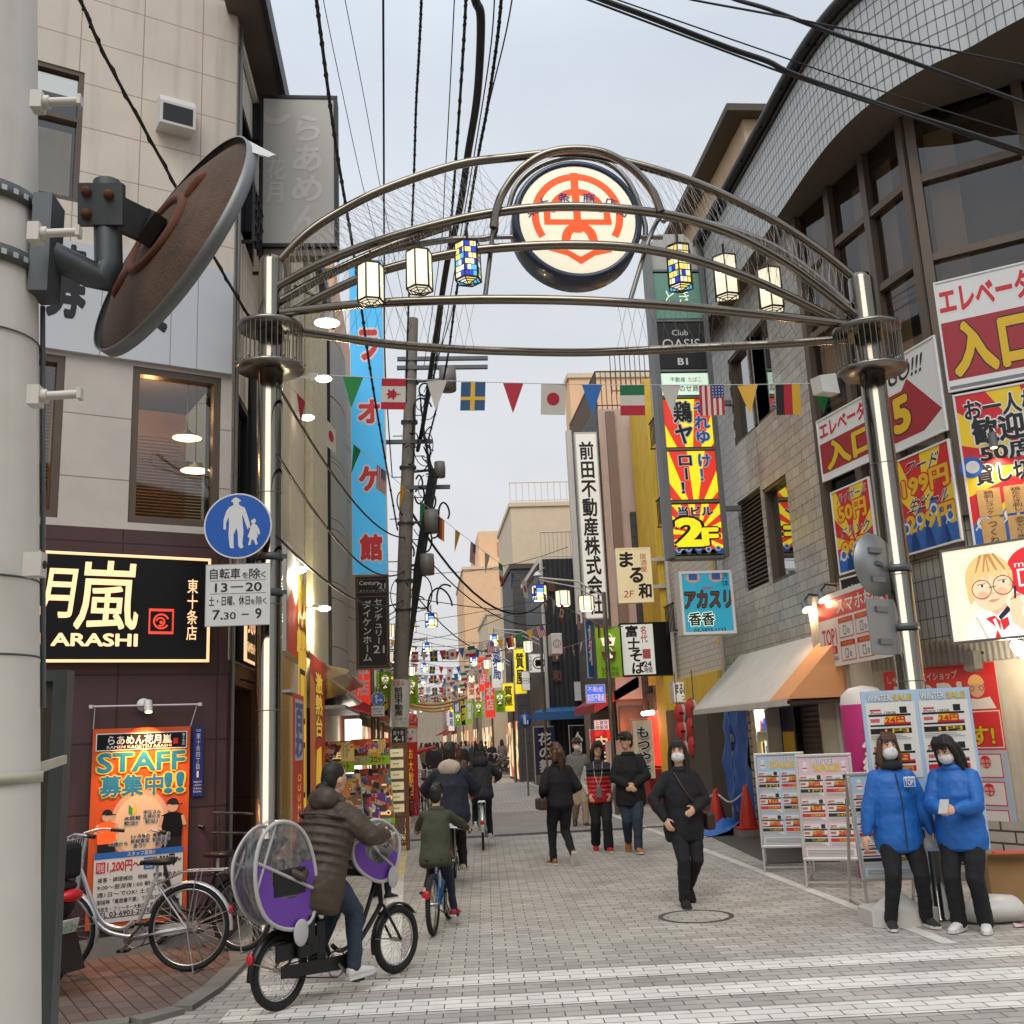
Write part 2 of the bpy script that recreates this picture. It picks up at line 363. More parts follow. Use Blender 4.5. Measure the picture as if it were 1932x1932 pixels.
def sheet(name, pts, m, z, kind='structure', **k):
    b = MB(); b.poly([V((p[0], p[1], z)) for p in pts], m); return b.make(name, kind=kind, **k)
sheet('ground', [(-300, -60), (300, -60), (300, 700), (-300, 700)], 'asphalt', 0)
sheet('road', [(-12, 2.5), (12, 2.5), (12, 8), (5.6, 12.5), (5.6, 19.4), (-1.9, 19.4), (-1.9, 9.5), (-12, 6)], 'paver', .004)
sheet('road', [(-1.9, 19.85), (9, 19.85), (9, 25.6), (-1.9, 25.6)], 'concrete', .004)
sheet('road', [(-2.2, 25.6), (7, 25.6), (7, 200), (-2.2, 200)], 'paver_pale', .004)
b = MB(); b.bx(-1.9, 5.6, 19.4, 19.85, -.05, .006, 'drain')
for i in range(14): b.bx(-1.8+i*.53, -1.35+i*.53, 19.5, 19.75, .0, .009, 'iron')
b.make('road', kind='structure')
def rband(y0, y1, x0, x1): return [V((x0, y, 0)) for y in ()] or [(x0*1+y0*.061, y0-x0*.061), (x1+y0*.061, y0-x1*.061), (x1+y1*.061, y1-x1*.061), (x0+y1*.061, y1-x0*.061)]
for y0 in (8.0, 7.33, 6.66, 5.99, 5.32): sheet('crosswalk', rband(y0, y0+.336, -1.75-(8-y0)*.1, 6.5), 'paver_white', .008)
sheet('road_marking', [(4.07, 8.33), (4.2, 8.3), (4.2, 60), (4.07, 60)], 'white_line', .008)
sheet('road_marking', [(-.38, 8.45), (-.2, 8.44), (-.26, 14.5), (-.44, 14.5)], 'white_line', .008)
sheet('road_marking', [(-.44, 14.5), (-.26, 14.5), (-.26, 30), (-.44, 30)], 'line_yellow_lit', .008)  # white strip continued, yellow light put into its colour
b = MB(); q = Face(b, (2.58, 10.21, .006), EX, 1, 1, EY, Z); q.circ(0, 0, .36, 'drain', r0=.315, n=40); q.circ(0, 0, .31, 'paver', r0=0, n=40, l=.5)
b.make('manhole_cover', label='round manhole cover set flush in the grey paving near the woman in black', cat='manhole')
# left pavement with its kerb
kp = [(-1.88, 10.2), (-1.72, 9.8), (-1.62, 9.3), (-1.66, 8.4), (-1.76, 7.85), (-1.98, 7.62), (-2.5, 7.5), (-9, 6.6)]
b = MB(); b.prism([V((x, y, 0)) for x, y in kp+[(-9, 7.2), (-9, 10.4)]], (0, 0, .035), 'paver_red'); b.make('pavement', kind='structure')
b = MB()
for (x0, y0), (x1, y1) in zip(kp, kp[1:]):
    d = V((x1-x0, y1-y0, 0)).normalized(); n = V((-d.y, d.x, 0))
    b.prism([V((x0, y0, 0)), V((x1, y1, 0)), V((x1, y1, 0))+n*.15, V((x0, y0, 0))+n*.15], (0, 0, .042), 'kerb')
b.make('kerb', kind='structure')
sheet('pavement', [(4.22, 8.9), (5.3, 9.2), (5.9, 12), (5.6, 26), (4.22, 26)], 'paver', .007)
b = MB(); b.prism([V((4.45, 13.6, .004)), V((5.35, 13.4, .004)), V((5.5, 17.6, .004)), V((4.75, 17.6, .004))], (0, 0, .012), 'drain'); b.make('entrance_mat', label='dark brown mat on the paving in front of the tobacco shop', cat='mat')

# ================================================ LEFT CORNER BUILDING
mat('beige_panel', 'd2c7b9', .75, var=.07, vs=1.2, brick=(.62, .5, .006, 64, 'a4927e', -.02), bump=.35, dirt=.2)
mat('stucco', 'c2bbb2', .8, var=.08, bump=.5, bs=40, brick=(3.2, .62, .006, 64, '8e857a', -.02))
mat('maroon_tile', '4a3233', .55, var=.12, brick=(.92, .62, .01, 64, '2b1c1d', -.07), bump=.3, dirt=.12)
mat('brown_frame', '62554a', .4, .3, var=.05); mat('dark_metal', '26262a', .45, .4, var=.08); mat('grey_metal', '787a7a', .45, .5, var=.1); mat('steel_white', 'c9c7c2', .5, .1, var=.05)
mat('white_panel', 'c2c5c9', .5, var=.04, vs=1); mat('cream', 'd8cdb8', .7, var=.06, dirt=.1); mat('soffit', '554d44', .8, var=.1)
glass('glass', 'b0b0a8', .86); glass('glass_clear', 'e0dcd0', .86); glass('glass_dark', '4a4c4c', .35); glass('glass_brown', 'b4a898', .9)
mat('blind', '9a8468', .6, var=.1); mat('warm_wall', 'b9966a', .8, var=.15); mat('lamp_warm', 'ffd9a0', emit=4, var=0); mat('lamp_white', 'fff6e6', emit=7, var=0)
W0 = V((-1.86, 10.335, 0)); WX = dirv(64); WN = WX.cross(Z)
def WU(x, y): p = PP(x, y, W0, WX); return ((p-W0).dot(WX)+6, p.z)   # wall coords, 6 m wide wall ending at the corner
WO = W0-WX*6
def wq(x0, y0, x1, y1): a = WU(x0, y1); c = WU(x1, y0); return (a[0], a[1], c[0], c[1])
T = thing('corner_building', 'beige panelled building on the left corner with dark maroon tiled ground floor', 'building', W0)
qm = wq(240, 692, 420, 1000); qm = (qm[0], 3.93, qm[2]-.01, 5.52)
ql = (qm[0]-1.62, 3.93, qm[0]-.62, 5.52); qu = (qm[0]-1.6, 7.15, qm[0]-.58, 8.62)
b = MB(); holed(b, WO+Z*3.86, WX, 6, 1.72, [(q[0], q[1]-3.86, q[2], q[3]-3.86) for q in (qm, ql)], 'stucco', .14)
holed(b, WO+Z*5.58, WX, 6, 5.4, [(qu[0], qu[1]-5.58, qu[2], qu[3]-5.58)], 'beige_panel', .12); b.make('upper_wall', T)
b = MB(); holed(b, WO, WX, 6, 3.86, [], 'maroon_tile'); b.poly([WO+WX*(-.1)-WN*-.02, WO+WX*6+WN*.02, WO+WX*6+WN*.02+Z*.2, WO-WX*.1+WN*.02+Z*.2], 'concrete'); b.make('lower_wall', T)
fq = window_in(T, WO, WX, qm, .14, 'brown_frame', 'glass_clear', .07); window_in(T, WO, WX, ql, .14, 'brown_frame', 'glass_clear', .07)
fu = window_in(T, WO, WX, qu, .12, 'brown_frame', 'glass_clear', .05, (('h', .62), ('v', .5)))
# room behind the first-floor windows: warm wall, slatted blinds, pendant lamps
b = MB(); P = lambda u, z, d: WO+WX*u+Z*z-WN*d
b.poly([P(.5, 3.7, 1.9), P(6, 3.7, 1.9), P(6, 5.75, 1.9), P(.5, 5.75, 1.9)], 'warm_wall'); b.poly([P(.5, 5.7, .15), P(6, 5.7, .15), P(6, 5.7, 1.9), P(.5, 5.7, 1.9)], 'soffit'); b.poly([P(.5, 3.8, .15), P(6, 3.8, .15), P(6, 3.8, 1.9), P(.5, 3.8, 1.9)], 'soffit')
b.make('interior', T)
b = MB()
for a0, a1, z0, z1, d, st in ((qm[0]+.1, qm[0]+1.0, 4.25, 4.95, 1.2, .035), (qm[0]+.1, qm[2]-.05, 4.98, 5.3, 1.5, .04), (ql[0]+.08, ql[2]-.08, 4.25, 5.46, .22, .036)):
    b = MB(); z = z0
    while z < z1: b.box(P((a0+a1)/2, z, d), (a1-a0, .03, .006), 'blind', (WX, (WN+Z*.6).normalized(), Z)); z += st
    b.make('blind', T)
for i, (u, z, d) in enumerate(((qm[0]+.66, 4.98, .5), (qm[0]+.74, 4.62, .45))):
    b = MB(); c = P(u, z, d); b.lathe([(.16, 0), (.15, .015), (.05, .06), (.02, .1)], c, 'brown_frame', 20); b.lathe([(.0, .004), (.15, .004)], c, 'lamp_warm', 20); b.cyl(c+Z*.1, c+Z*(5.7-z), .006, 'black', 6); b.make('pendant_lamp', T)
L_ = lamp(0, 20, 'ffc68a'); lo = bpy.data.objects.new('lamp', L_); COL.objects.link(lo); lo.parent = T; lo.location = P(qm[0]+.3, 5.35, .7)-T.location
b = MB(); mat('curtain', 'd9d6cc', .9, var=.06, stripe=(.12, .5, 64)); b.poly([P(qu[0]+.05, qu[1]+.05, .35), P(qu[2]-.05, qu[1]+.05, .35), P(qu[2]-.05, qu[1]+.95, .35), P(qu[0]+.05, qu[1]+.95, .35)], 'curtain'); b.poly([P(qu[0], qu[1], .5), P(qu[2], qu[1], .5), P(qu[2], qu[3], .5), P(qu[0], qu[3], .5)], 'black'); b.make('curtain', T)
# street-side wall, eave and its windows
SX = W0.x+.0; so_ = V((SX, W0.y, 0)); sw = 3.2
b = MB(); sh = [(.25, 4.0, 1.2, 5.5), (1.4, 4.0, 2.5, 5.5), (.35, 7.4, 1.3, 9.0)]
holed(b, so_+Z*2.62, EY, sw, 8.3, [(q[0], q[1]-2.62, q[2], q[3]-2.62) for q in sh], 'beige_panel', .1)
holed(b, so_, EY, sw, 2.62, [(.35, .15, 1.5, 2.4)], 'maroon_tile', .5); b.make('side_wall', T)
for q in sh: window_in(T, so_, EY, q, .1, 'dark_metal', 'glass_dark', .05)
b = MB(); b.bx(SX-.3, SX-.28, W0.y+.2, W0.y+sw-.1, 3.8, 9.5, 'black'); b.bx(SX-1.2, SX-.6, W0.y+.3, W0.y+1.6, .1, 2.5, 'soffit'); b.make('interior', T)  # black sheet stands in for the darkness behind the side windows
b = MB(); b.bx(SX-.1, SX+.3, W0.y-2.2, W0.y+9, 9.86, 9.98, 'soffit'); b.bx(SX+.3, SX+.36, W0.y-2.2, W0.y+9, 9.82, 10.1, 'black'); b.bx(SX+.02, SX+.06, W0.y+.1, W0.y+9, 9.5, 9.56, 'steel_white'); b.make('eave', T)
b = MB()
for z in (7.35, 7.55, 7.75, 7.95): b.bx(SX+.12, SX+.15, W0.y+.4, W0.y+1.3, z, z+.03, 'dark_metal')
for i in range(6): b.bx(SX+.12, SX+.15, W0.y+.4+i*.17, W0.y+.43+i*.17, 7.3, 8.0, 'dark_metal')
for y in (.45, 1.25): b.bx(SX, SX+.13, W0.y+y-.02, W0.y+y+.02, 7.3, 7.33, 'dark_metal')
b.make('window_guard', T)
b = MB(); b.cyl((SX+.03, W0.y+.1, 0.1), (SX+.03, W0.y+.1, 9.8), .022, 'grey_metal', 8); b.make('drainpipe', T); b = MB(); b.cyl((SX+.09, W0.y+.75, 2.7), (SX+.09, W0.y+.75, 5.9), .05, 'black', 8); b.make('drainpipe', T)
# vent hood
b = MB(); a = WU(293, 250); c = WU(358, 200); u0, u1, z0, z1 = a[0], c[0]+.02, a[1]+.02, a[1]+.38; d = .2; Q = lambda u, z, e: WO+WX*u+Z*z+WN*e
b.prism([Q(u0, z0, 0), Q(u0, z0, d), Q(u0, z1-.1, d), Q(u0, z1, d-.07), Q(u0, z1, 0)], WX*(u1-u0), 'steel_white'); b.poly([Q(u0+.03, z0+.03, d+.002), Q(u1-.03, z0+.03, d+.002), Q(u1-.03, z1-.13, d+.002), Q(u0+.03, z1-.13, d+.002)], 'black')
b.make('vent_hood', T)
# ------------------------------------------------ left row building (cream, with pilasters)
mat('cream_wall', 'd2ccb6', .8, var=.08, brick=(30, .9, .008, 0, '8f8870', -.01), bump=.2); mat('yellow_plaster', 'd6ccac', .85, var=.12, vs=6, bump=.9, bs=22); mat('grey_cladding', 'aeaca4', .55, .2, var=.05, brick=(30, 1.15, .012, 0, '6a6862', -.02), bump=.2)
mat('tan_col', 'd0c2a6', .7, var=.05)
LX = -1.62
T = thing('pilaster_building', 'cream building with full height pilasters and grey half round columns beside the blue vertical sign', 'building', (LX, 17, 0))
b = MB(); b.bx(-9, LX, 13.4, 21.2, 0, 9.1, 'cream_wall'); b.make('wall', T)
def xs(px, py=900, X=LX+.12): return PX(px, py, X).y
for x0, x1, m, X, zb in ((538, 568, 'tan_col', .14, 0), (590, 618, 'yellow_plaster', .12, 0)):
    b = MB(); b.bx(LX, LX+X, max(12.2, xs(x0)), xs(x1), zb, 9.0, m); b.make('pilaster', T, bev=.02)
for x0, x1, zb in ((623, 645, 3.05), (647, 664, 3.1)):
    y0, y1 = xs(x0), xs(x1); b = MB(); n = 12; r = (y1-y0)/2
    for z0 in [zb+.02+i*1.25 for i in range(5)]:
        b.prism([V((LX, y0+r-math.cos(math.pi*i/n)*r, z0)) + EX*(math.sin(math.pi*i/n)*.3) for i in range(n+1)], (0, 0, 1.235), 'grey_cladding')
    b.make('column', T)
b = MB(); y = xs(619.5); b.bx(LX, LX+.16, y-.05, y+.05, 2.6, 9.0, 'dark_metal'); b.make('conduit', T)
b = MB(); b.bx(-9, LX+.1, 13.2, 21.4, 9.1, 9.3, 'grey_cladding'); b.make('parapet', T)
b = MB(); mat('pink_wall', 'dcb79c', .8); b.bx(-9, -1.68, 21.7, 30, 0, 12.4, 'pink_wall'); T2 = b.make('rear_block', label='pinkish rear block rising above the cream building behind the arch', cat='building')  # plain pinkish wall colour
for z in (11.6, 12.2):
    b = MB(); b.bx(-4, -1.66, 21.6, 21.66, z, z+.05, 'brown_frame'); b.make('balcony_rail', T2)
# low shop rows farther down the left side
FARC = ['8c8479', '9c8f7c', '77736f', 'a39a8b', '85786a', '7d7f80', '94877a']
for i, c in enumerate(FARC): mat('far%d' % i, c, .8, var=.1, dirt=.25)
mat('shop_red', 'a3262b', .6); collage('shop_glow', ['ffe8bc', '6a4a34', 'f2d8a8', 'c84a34', '3a3230', 'ffeccc', '8a6a4a', 'e8c48a', '5a6a4a', 'd8b890'], 1.6, .75); mat('shop_blue', '2b4f78', .6); mat('shop_green', '4a8c3a', .6)  # shop_glow paints lit shop interiors as glowing patches on flat fronts
def row_house(lab, x0, x1, y0, y1, h, m, side, seed, aw=None, front=None):
    rnd = random.Random(seed); t = thing('shop_house', lab, 'building', ((x0+x1)/2, (y0+y1)/2, 0))
    X = x1 if side < 0 else x0; ex = EY if side < 0 else -EY; O = V((X, y0 if side < 0 else y1, 0)); L = y1-y0; hs = []
    nw = max(2, int(L/1.8))
    for fl in range(1, int(h/2.9)):
        for k in range(nw): hs.append((L*(k+.22)/nw, fl*2.9+.9, L*(k+.78)/nw, fl*2.9+2.1))
    b = MB(); holed(b, O, ex, L, h, hs, m, .1); n = ex.cross(Z)
    xo = x0 if side < 0 else x1
    b.poly([V((xo, y0, 0)), V((X, y0, 0)), V((X, y0, h)), V((xo, y0, h))], m); b.poly([V((xo, y1, 0)), V((X, y1, 0)), V((X, y1, h)), V((xo, y1, h))], m); b.make('wall', t)
    for q in hs: window_in(t, O, ex, q, .1, 'steel_white', 'glass_dark', .05, (('v', .5),))
    b = MB(); b.bx(min(xo, X)-.05, max(xo, X)+.08, y0-.0, y1+.0, h, h+.18, 'soffit'); b.make('roof', t)
    b = MB(); b.poly([O+ex*.3+n*.012+Z*.1, O+ex*(L-.3)+n*.012+Z*.1, O+ex*(L-.3)+n*.012+Z*2.3, O+ex*.3+n*.012+Z*2.3], front or 'shop_glow'); b.make('shopfront', t)
    if aw:
        b = MB(); b.prism([O+n*.01+Z*2.9, O+n*.9+Z*2.45, O+n*.9+Z*2.3, O+n*.01+Z*2.6], ex*L, aw); b.make('awning', t)
    return t
LH = [(21.6, 29, 6.0, 0, 'shop_red'), (29, 36, 6.4, 2, 'shop_green'), (36, 44, 6.0, 3, 'shop_red'), (44, 53, 6.6, 1, 'shop_blue'), (53, 64, 6.1, 5, 'shop_red'), (64, 78, 6.8, 4, 'shop_green'), (78, 95, 6.4, 6, None), (95, 120, 7, 2, 'shop_blue')]
ADJ = ['with a red awning behind the wooden utility pole', 'with a green awning past the red one', 'of pale render past the green awning', 'of tan render halfway down the street', 'of grey render beyond the tan one', 'of dull brown render far down the street', 'of pinkish render near the far end', 'at the far left end of the street']
for i, (y0, y1, h, m, aw) in enumerate(LH): row_house('low shop house on the left '+ADJ[i], -8, -1.75+min(i*.1, .6)*0, y0, y1-.05, h, 'far%d' % m, -1, i, aw)
# ================================================ RIGHT CORNER BUILDING
mat('tile_grey', 'b0ada6', .28, var=.14, vs=2, brick=(.3, .15, .006, 0, '5d564e', .12), dirt=.3, spec=.6)
mat('tile_small', 'a09b93', .35, var=.14, vs=2, brick=(.1, .22, .006, -40, '3f3a34', -.06), dirt=.25)
mat('tile_white', 'c9ccce', .3, var=.06, vs=1.5, brick=(.1, .22, .006, -20, '55585a', -.04), dirt=.1)
mat('corrugated', 'b4b0a8', .6, .2, var=.1, stripe=(.075, .8, -20), dirt=.35); mat('wall_white', 'c4bcae', .75, var=.1, dirt=.3, bump=.3)
mat('curtain_tan', 'd9cab2', .85, var=.08, stripe=(.2, .9, -55)); mat('peach', 'c98f66', .7, emit=.0)
RB = 5.5; SOZ = 8.8
B0 = V((5.5, 13.02, 0)); dB = -dirv(-10); C0 = V(PP(1765, 690, B0, dirv(-10))); C0.z = 0; dC = -dirv(-55); D0 = C0+dC*3.2
T = thing('corner_building', 'grey tiled building on the right corner with a curved tiled fascia and advertising windows', 'building', (6.5, 12, 0))
# street wall with its slit windows (outer face looks to -X)
exW = -EY; Ow = V((RB, 18.3, 0)); LW = 18.3-13.02
def rw(x0, y0, x1, y1): a = PX(x0, y1, RB); c = PX(x1, y0, RB); return (18.3-a.y, a.z, 18.3-c.y, c.z)
hl = rw(1403, 905, 1432, 1080); hl = (hl[0], 3.95, hl[2], 5.5); hw = rw(1452, 880, 1480, 1060); hw = (hw[0], 3.9, hw[2], 5.4)
h2 = rw(1382, 600, 1410, 780); h2 = (h2[0], 6.45, h2[2], 8.0); h3 = rw(1420, 600, 1446, 780); h3 = (h3[0], 6.45, h3[2], 8.0)
b = MB(); holed(b, Ow+Z*2.55, exW, LW, 6.6, [(q[0], q[1]-2.55, q[2], q[3]-2.55) for q in (hl, hw, h2, h3)], 'tile_grey', .2)
b.poly([V((RB, 18.3, 0)), V((12, 18.3, 0)), V((12, 18.3, 10)), V((RB, 18.3, 10))], 'tile_grey'); b.poly([V((RB+.5, 18.2, 2.6)), V((RB+.5, 13.1, 2.6)), V((RB+.5, 13.1, 8.6)), V((RB+.5, 18.2, 8.6))], 'black'); b.make('street_wall', T)  # black backing stands in for dark rooms and hides the sky behind
for q in (hw, h2, h3): window_in(T, Ow, exW, q, .2, 'brown_frame', 'glass_dark', .05)
b = MB(); n_ = 22
for i in range(n_): z = hl[1]+(hl[3]-hl[1])*(i+.5)/n_; b.box((RB+.07, 18.3-(hl[0]+hl[2])/2, z), (.02, hl[2]-hl[0], .07), 'brown_frame', (V((.7, 0, -.7)), EY, V((.7, 0, .7))))
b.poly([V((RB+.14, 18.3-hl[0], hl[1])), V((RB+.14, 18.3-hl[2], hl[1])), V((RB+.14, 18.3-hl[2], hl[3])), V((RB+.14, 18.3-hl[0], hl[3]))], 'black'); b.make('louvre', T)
# faceted glazed corner: mullions, panes, curtains behind
def facet(P0, d, L, z0, z1, cols, rows, deep=.5):
    b = MB()
    for t in cols: b.box(P0+d*t+Z*(z0+z1)/2, (.11, .12, z1-z0), 'brown_frame', (d, d.cross(Z), Z))
    for z in rows: b.box(P0+d*L/2+Z*z, (L-.12, .09, .09), 'brown_frame', (d, d.cross(Z), Z))
    b.make('window_frame', T); g = MB(); n = d.cross(Z)
    g.poly([P0+Z*z0-n*.03, P0+d*L+Z*z0-n*.03, P0+d*L+Z*z1-n*.03, P0+Z*z1-n*.03], 'glass_brown'); return g.make('pane', T)
L1_ = (C0-B0).length
zB = 5.35
facet(B0, dB, L1_, 3.55, SOZ, (.06, L1_*.36, L1_*.68, L1_-.02), (3.6, 5.45, 6.95, 7.95))
facet(C0, dC, 3.2, 3.9, SOZ, (.08, 1.25, 2.45), (4.05, 5.45, 6.95, 7.95))
b = MB(); mat('mauve_back', '8d7f6e', .8, var=.15, stripe=(.3, .6, -55))
for P0, d, L in ((B0, dB, L1_), (C0, dC, 3.2)):
    n = d.cross(Z); b.poly([P0-n*.35+d*.05+Z*5.2, P0-n*.35+d*L+Z*5.2, P0-n*.35+d*L+Z*8.7, P0-n*.35+d*.05+Z*8.7], 'mauve_back')
    for k in range(int(L/.5)):
        if (k*7) % 3 != 1: b.poly([P0-n*.15+d*(k*.5+.16)+Z*5.2, P0-n*.15+d*(k*.5+.5)+Z*5.2, P0-n*.15+d*(k*.5+.52)+Z*8.6, P0-n*.15+d*(k*.5+.2)+Z*8.6], 'curtain_tan')
b.make('curtain', T)
b = MB()   # tiled apron below the glazing, then ribbed sheet, then the white ground floor
crv = [V((RB, 13.02, 0)), C0, C0+dC*3.2]
W1 = V((6.19, 11.47, 0)); dW = -dirv(-24); WA = W1-dW*2.2; WB = W1+dW*3.0
for P0, d, L, z0, z1 in ((B0, dB, L1_, 2.6, 3.6), (C0, dC, 3.2, 3.3, 4.0)): b.poly([P0+Z*z0, P0+d*L+Z*z0, P0+d*L+Z*z1, P0+Z*z1], 'tile_small')
b.make('tiled_apron', T)
b = MB(); b.poly([WA+Z*2.35, WB+Z*2.35, WB+Z*3.42, WA+Z*3.42], 'corrugated'); b.poly([WA+Z*3.42, WB+Z*3.42, D0+Z*3.42, C0+Z*3.42, B0+Z*3.42], 'soffit'); b.make('ribbed_band', T)
b = MB(); b.poly([WA, WB, WB+Z*2.36, WA+Z*2.36], 'wall_white'); b.make('ground_wall', T)
mat('brick_pale', 'b3aca0', .75, var=.12, brick=(.34, .13, .012, -24, '4b463f', .06), bump=.9)
nW = dW.cross(Z); b = MB(); b.poly([WA+dW*1.9+nW*.03, WB+nW*.03, WB+nW*.03+Z*.62, WA+dW*1.9+nW*.03+Z*.62], 'brick_pale'); b.prism([WA+dW*1.9+nW*.04, WB+nW*.04, WB+nW*.5, WA+dW*1.7+nW*.35], Z*.1, 'concrete'); b.make('brick_base', T)
# projecting curved fascia with a dark gutter
lo = [G(x, y, SOZ) for x, y in ((1469, 405), (1519, 330), (1569, 265), (1630, 205), (1694, 160), (1758, 122), (1824, 92), (1880, 60), (1932, 32))]
fx = lo[0].x; pl = [V((fx, 18.3, 0)), V((fx, 15, 0))]+[V((p.x, p.y, 0)) for p in lo]; pl.append(pl[-1]+(pl[-1]-pl[-2])*3)
def smooth_path(p, k=4):
    o = []
    for i in range(len(p)-1):
        a, b_, c, d = p[max(i-1, 0)], p[i], p[i+1], p[min(i+2, len(p)-1)]
        for j in range(k): t = j/k; o.append(.5*((2*b_)+(c-a)*t+(2*a-5*b_+4*c-d)*t*t+(3*b_-a-3*c+d)*t**3))
    return o+[p[-1]]
pl = smooth_path(pl, 5); FTOP = 10.25
mat('tile_fascia', 'b9bcbd', .3, var=.05, vs=1.5, dirt=.06)
b = MB(); s_ = 0
for i in range(len(pl)-1): b.add([pl[i]+Z*SOZ, pl[i+1]+Z*SOZ, pl[i+1]+Z*FTOP, pl[i]+Z*FTOP], [(0, 1, 2, 3)], 'tile_fascia', True)
fa = b.make('fascia', T)
# tile joints as real thin lines standing on the curve
b = MB(); mat('grout', '4b4d4e', .8, var=0)
def along(p, st):
    out = []; acc = 0; nxt = st
    for a, c in zip(p, p[1:]):
        l = (c-a).length
        while acc+l >= nxt: out.append((a+(c-a)*((nxt-acc)/l), (c-a).normalized())); nxt += st
        acc += l
    return out
off = lambda p, i: p
nrm = []
for i in range(len(pl)): d = (pl[min(i+1, len(pl)-1)]-pl[max(i-1, 0)]).normalized(); nrm.append(d.cross(Z))
for p, d in along(pl, .1): n = d.cross(Z); q = p+n*.004; b.poly([q-d*.004+Z*SOZ, q+d*.004+Z*SOZ, q+d*.004+Z*FTOP, q-d*.004+Z*FTOP], 'grout')
z = SOZ+.17
while z < FTOP:
    for i in range(len(pl)-1): b.poly([pl[i]+nrm[i]*.005+Z*(z-.004), pl[i+1]+nrm[i+1]*.005+Z*(z-.004), pl[i+1]+nrm[i+1]*.005+Z*(z+.004), pl[i]+nrm[i]*.005+Z*(z+.004)], 'grout')
    z += .17
b.make('tile_joints', fa)
b = MB(); inn = [p-n*1.1 for p, n in zip(pl, nrm)]
for i in range(len(pl)-1): b.poly([pl[i]+Z*SOZ, inn[i]+Z*SOZ, inn[i+1]+Z*SOZ, pl[i+1]+Z*SOZ], 'soffit')
for i in range(len(pl)-1): b.poly([pl[i]+Z*FTOP, pl[i+1]+Z*FTOP, inn[i+1]+Z*(FTOP+.05), inn[i]+Z*(FTOP+.05)], 'soffit')
b.poly([pl[-1]+Z*FTOP, V((14, 18.3, FTOP)), V((RB, 18.3, FTOP))], 'soffit'); b.poly([C0+Z*SOZ, D0+Z*SOZ, inn[-1]+Z*SOZ, inn[len(inn)//2]+Z*SOZ], 'soffit'); b.make('soffit', T)
b = MB(); b.tube([p+n*.07+Z*(FTOP+.03) for p, n in zip(pl, nrm)], .085, 'black', 8); b.tube([p+n*.02+Z*(FTOP-.1) for p, n in zip(pl, nrm)], .025, 'dark_metal', 6)
for p, d in along(pl, .9): n = d.cross(Z); b.bar(p+Z*(FTOP-.02), p+n*.16+Z*(FTOP-.06), .03, .02, 'dark_metal')
b.make('gutter', T)
# pillars of the ground floor
mat('pillar_cream', 'c2ad8e', .75, var=.1, dirt=.35)
b = MB(); p = PX(1613, 1622, 5.62); b.bx(5.45, 5.85, 13.25, 13.75, 0, 2.62, 'pillar_cream'); b.bx(5.4, 5.9, 12.6, 12.85, 0, 2.62, 'wall_white'); b.make('pillar', T, bev=.01)
b = MB(); b.cyl((5.42, 13.15, 0), (5.42, 13.15, 2.6), .03, 'steel_white', 8); b.make('drainpipe', T); b = MB(); b.cyl((5.41, 18.0, 2.6), (5.41, 18.0, 9), .04, 'steel_white', 8); b.make('drainpipe', T)
b = MB(); b.bx(5.55, 9, 12.9, 18.2, 0, .02, 'concrete'); b.poly([V((7.2, 12.9, 0)), V((7.2, 18.3, 0)), V((7.2, 18.3, 2.6)), V((7.2, 12.9, 2.6))], 'dark_metal'); b.poly([V((5.5, 12.9, 2.57)), V((9, 12.9, 2.57)), V((9, 18.3, 2.57)), V((5.5, 18.3, 2.57))], 'soffit'); b.make('interior', T)
# ------------------------------------------------ buildings beyond on the right
mat('yellow_paint', 'e6c040', .6, var=.1, dirt=.3); mat('pale_tile', 'd0cabc', .6, var=.06, brick=(.3, .12, .006, 0, '8a8478', .05)); mat('siding_tan', 'c9b090', .7, var=.08, stripe=(.12, .4, 0))
RX = 6.1
T = thing('yellow_trim_building', 'narrow tiled building with yellow corner strips and a yellow ground floor pillar hung with lanterns', 'building', (7, 22, 0))
b = MB(); b.bx(RX, 12, 18.35, 26.8, 0, 10.3, 'pale_tile'); b.make('wall', T)
b = MB(); b.bx(RX-.16, RX, 24.6, 26.6, 2.9, 10.6, 'yellow_paint'); b.bx(RX-.1, RX, 19.4, 20.3, 3.4, 10.6, 'yellow_paint'); b.bx(5.78, RX+.1, 24.2, 25.1, 0, 3.3, 'yellow_paint'); b.bx(RX-.1, RX, 20.4, 24.2, 2.2, 2.9, 'yellow_paint'); b.make('trim', T, bev=.01)
for y, z in ((23, 4.0), (23, 6.6), (21.4, 6.6), (23.1, 8.6)):
    window_in(T, V((RX, y+1, 0)), -EY, (0, z, .9, z+1.3), .04, 'dark_metal', 'glass_dark', .05)
    b = MB()
    for i in range(7): b.bx(RX-.24, RX-.22, y+.1+i*.13, y+.115+i*.13, z-.02, z+.6, 'dark_metal')
    b.bx(RX-.25, RX-.21, y+.06, y+.96, z+.6, z+.63, 'dark_metal'); b.bx(RX-.25, RX, y+.06, y+.09, z-.04, z-.01, 'dark_metal'); b.bx(RX-.25, RX, y+.93, y+.96, z-.04, z-.01, 'dark_metal'); b.make('balcony_rail', T)
b = MB(); b.tube([V((RX-.1, 23.9, z)) for z in (0.2, 5, 10.4)], .05, 'steel_white', 8); b.make('drainpipe', T)
T = thing('penthouse', 'tan sided top storey with railed terrace above the curved tiled fascia', 'building', (9, 20, 9.7))
c = PX(1395, 230, 6.3)
b = MB(); b.bx(6.6, 12, 17.5, 22.2, 9.7, 13.5, 'siding_tan'); b.make('wall', T)
b = MB(); b.prism([V((6.2, 17.2, 13.55)), V((6.2, 22.6, 13.55)), V((6.2, 22.6, 13.4)), V((6.2, 17.2, 13.4))], EX*6, 'soffit'); b.make('roof', T)
b = MB()
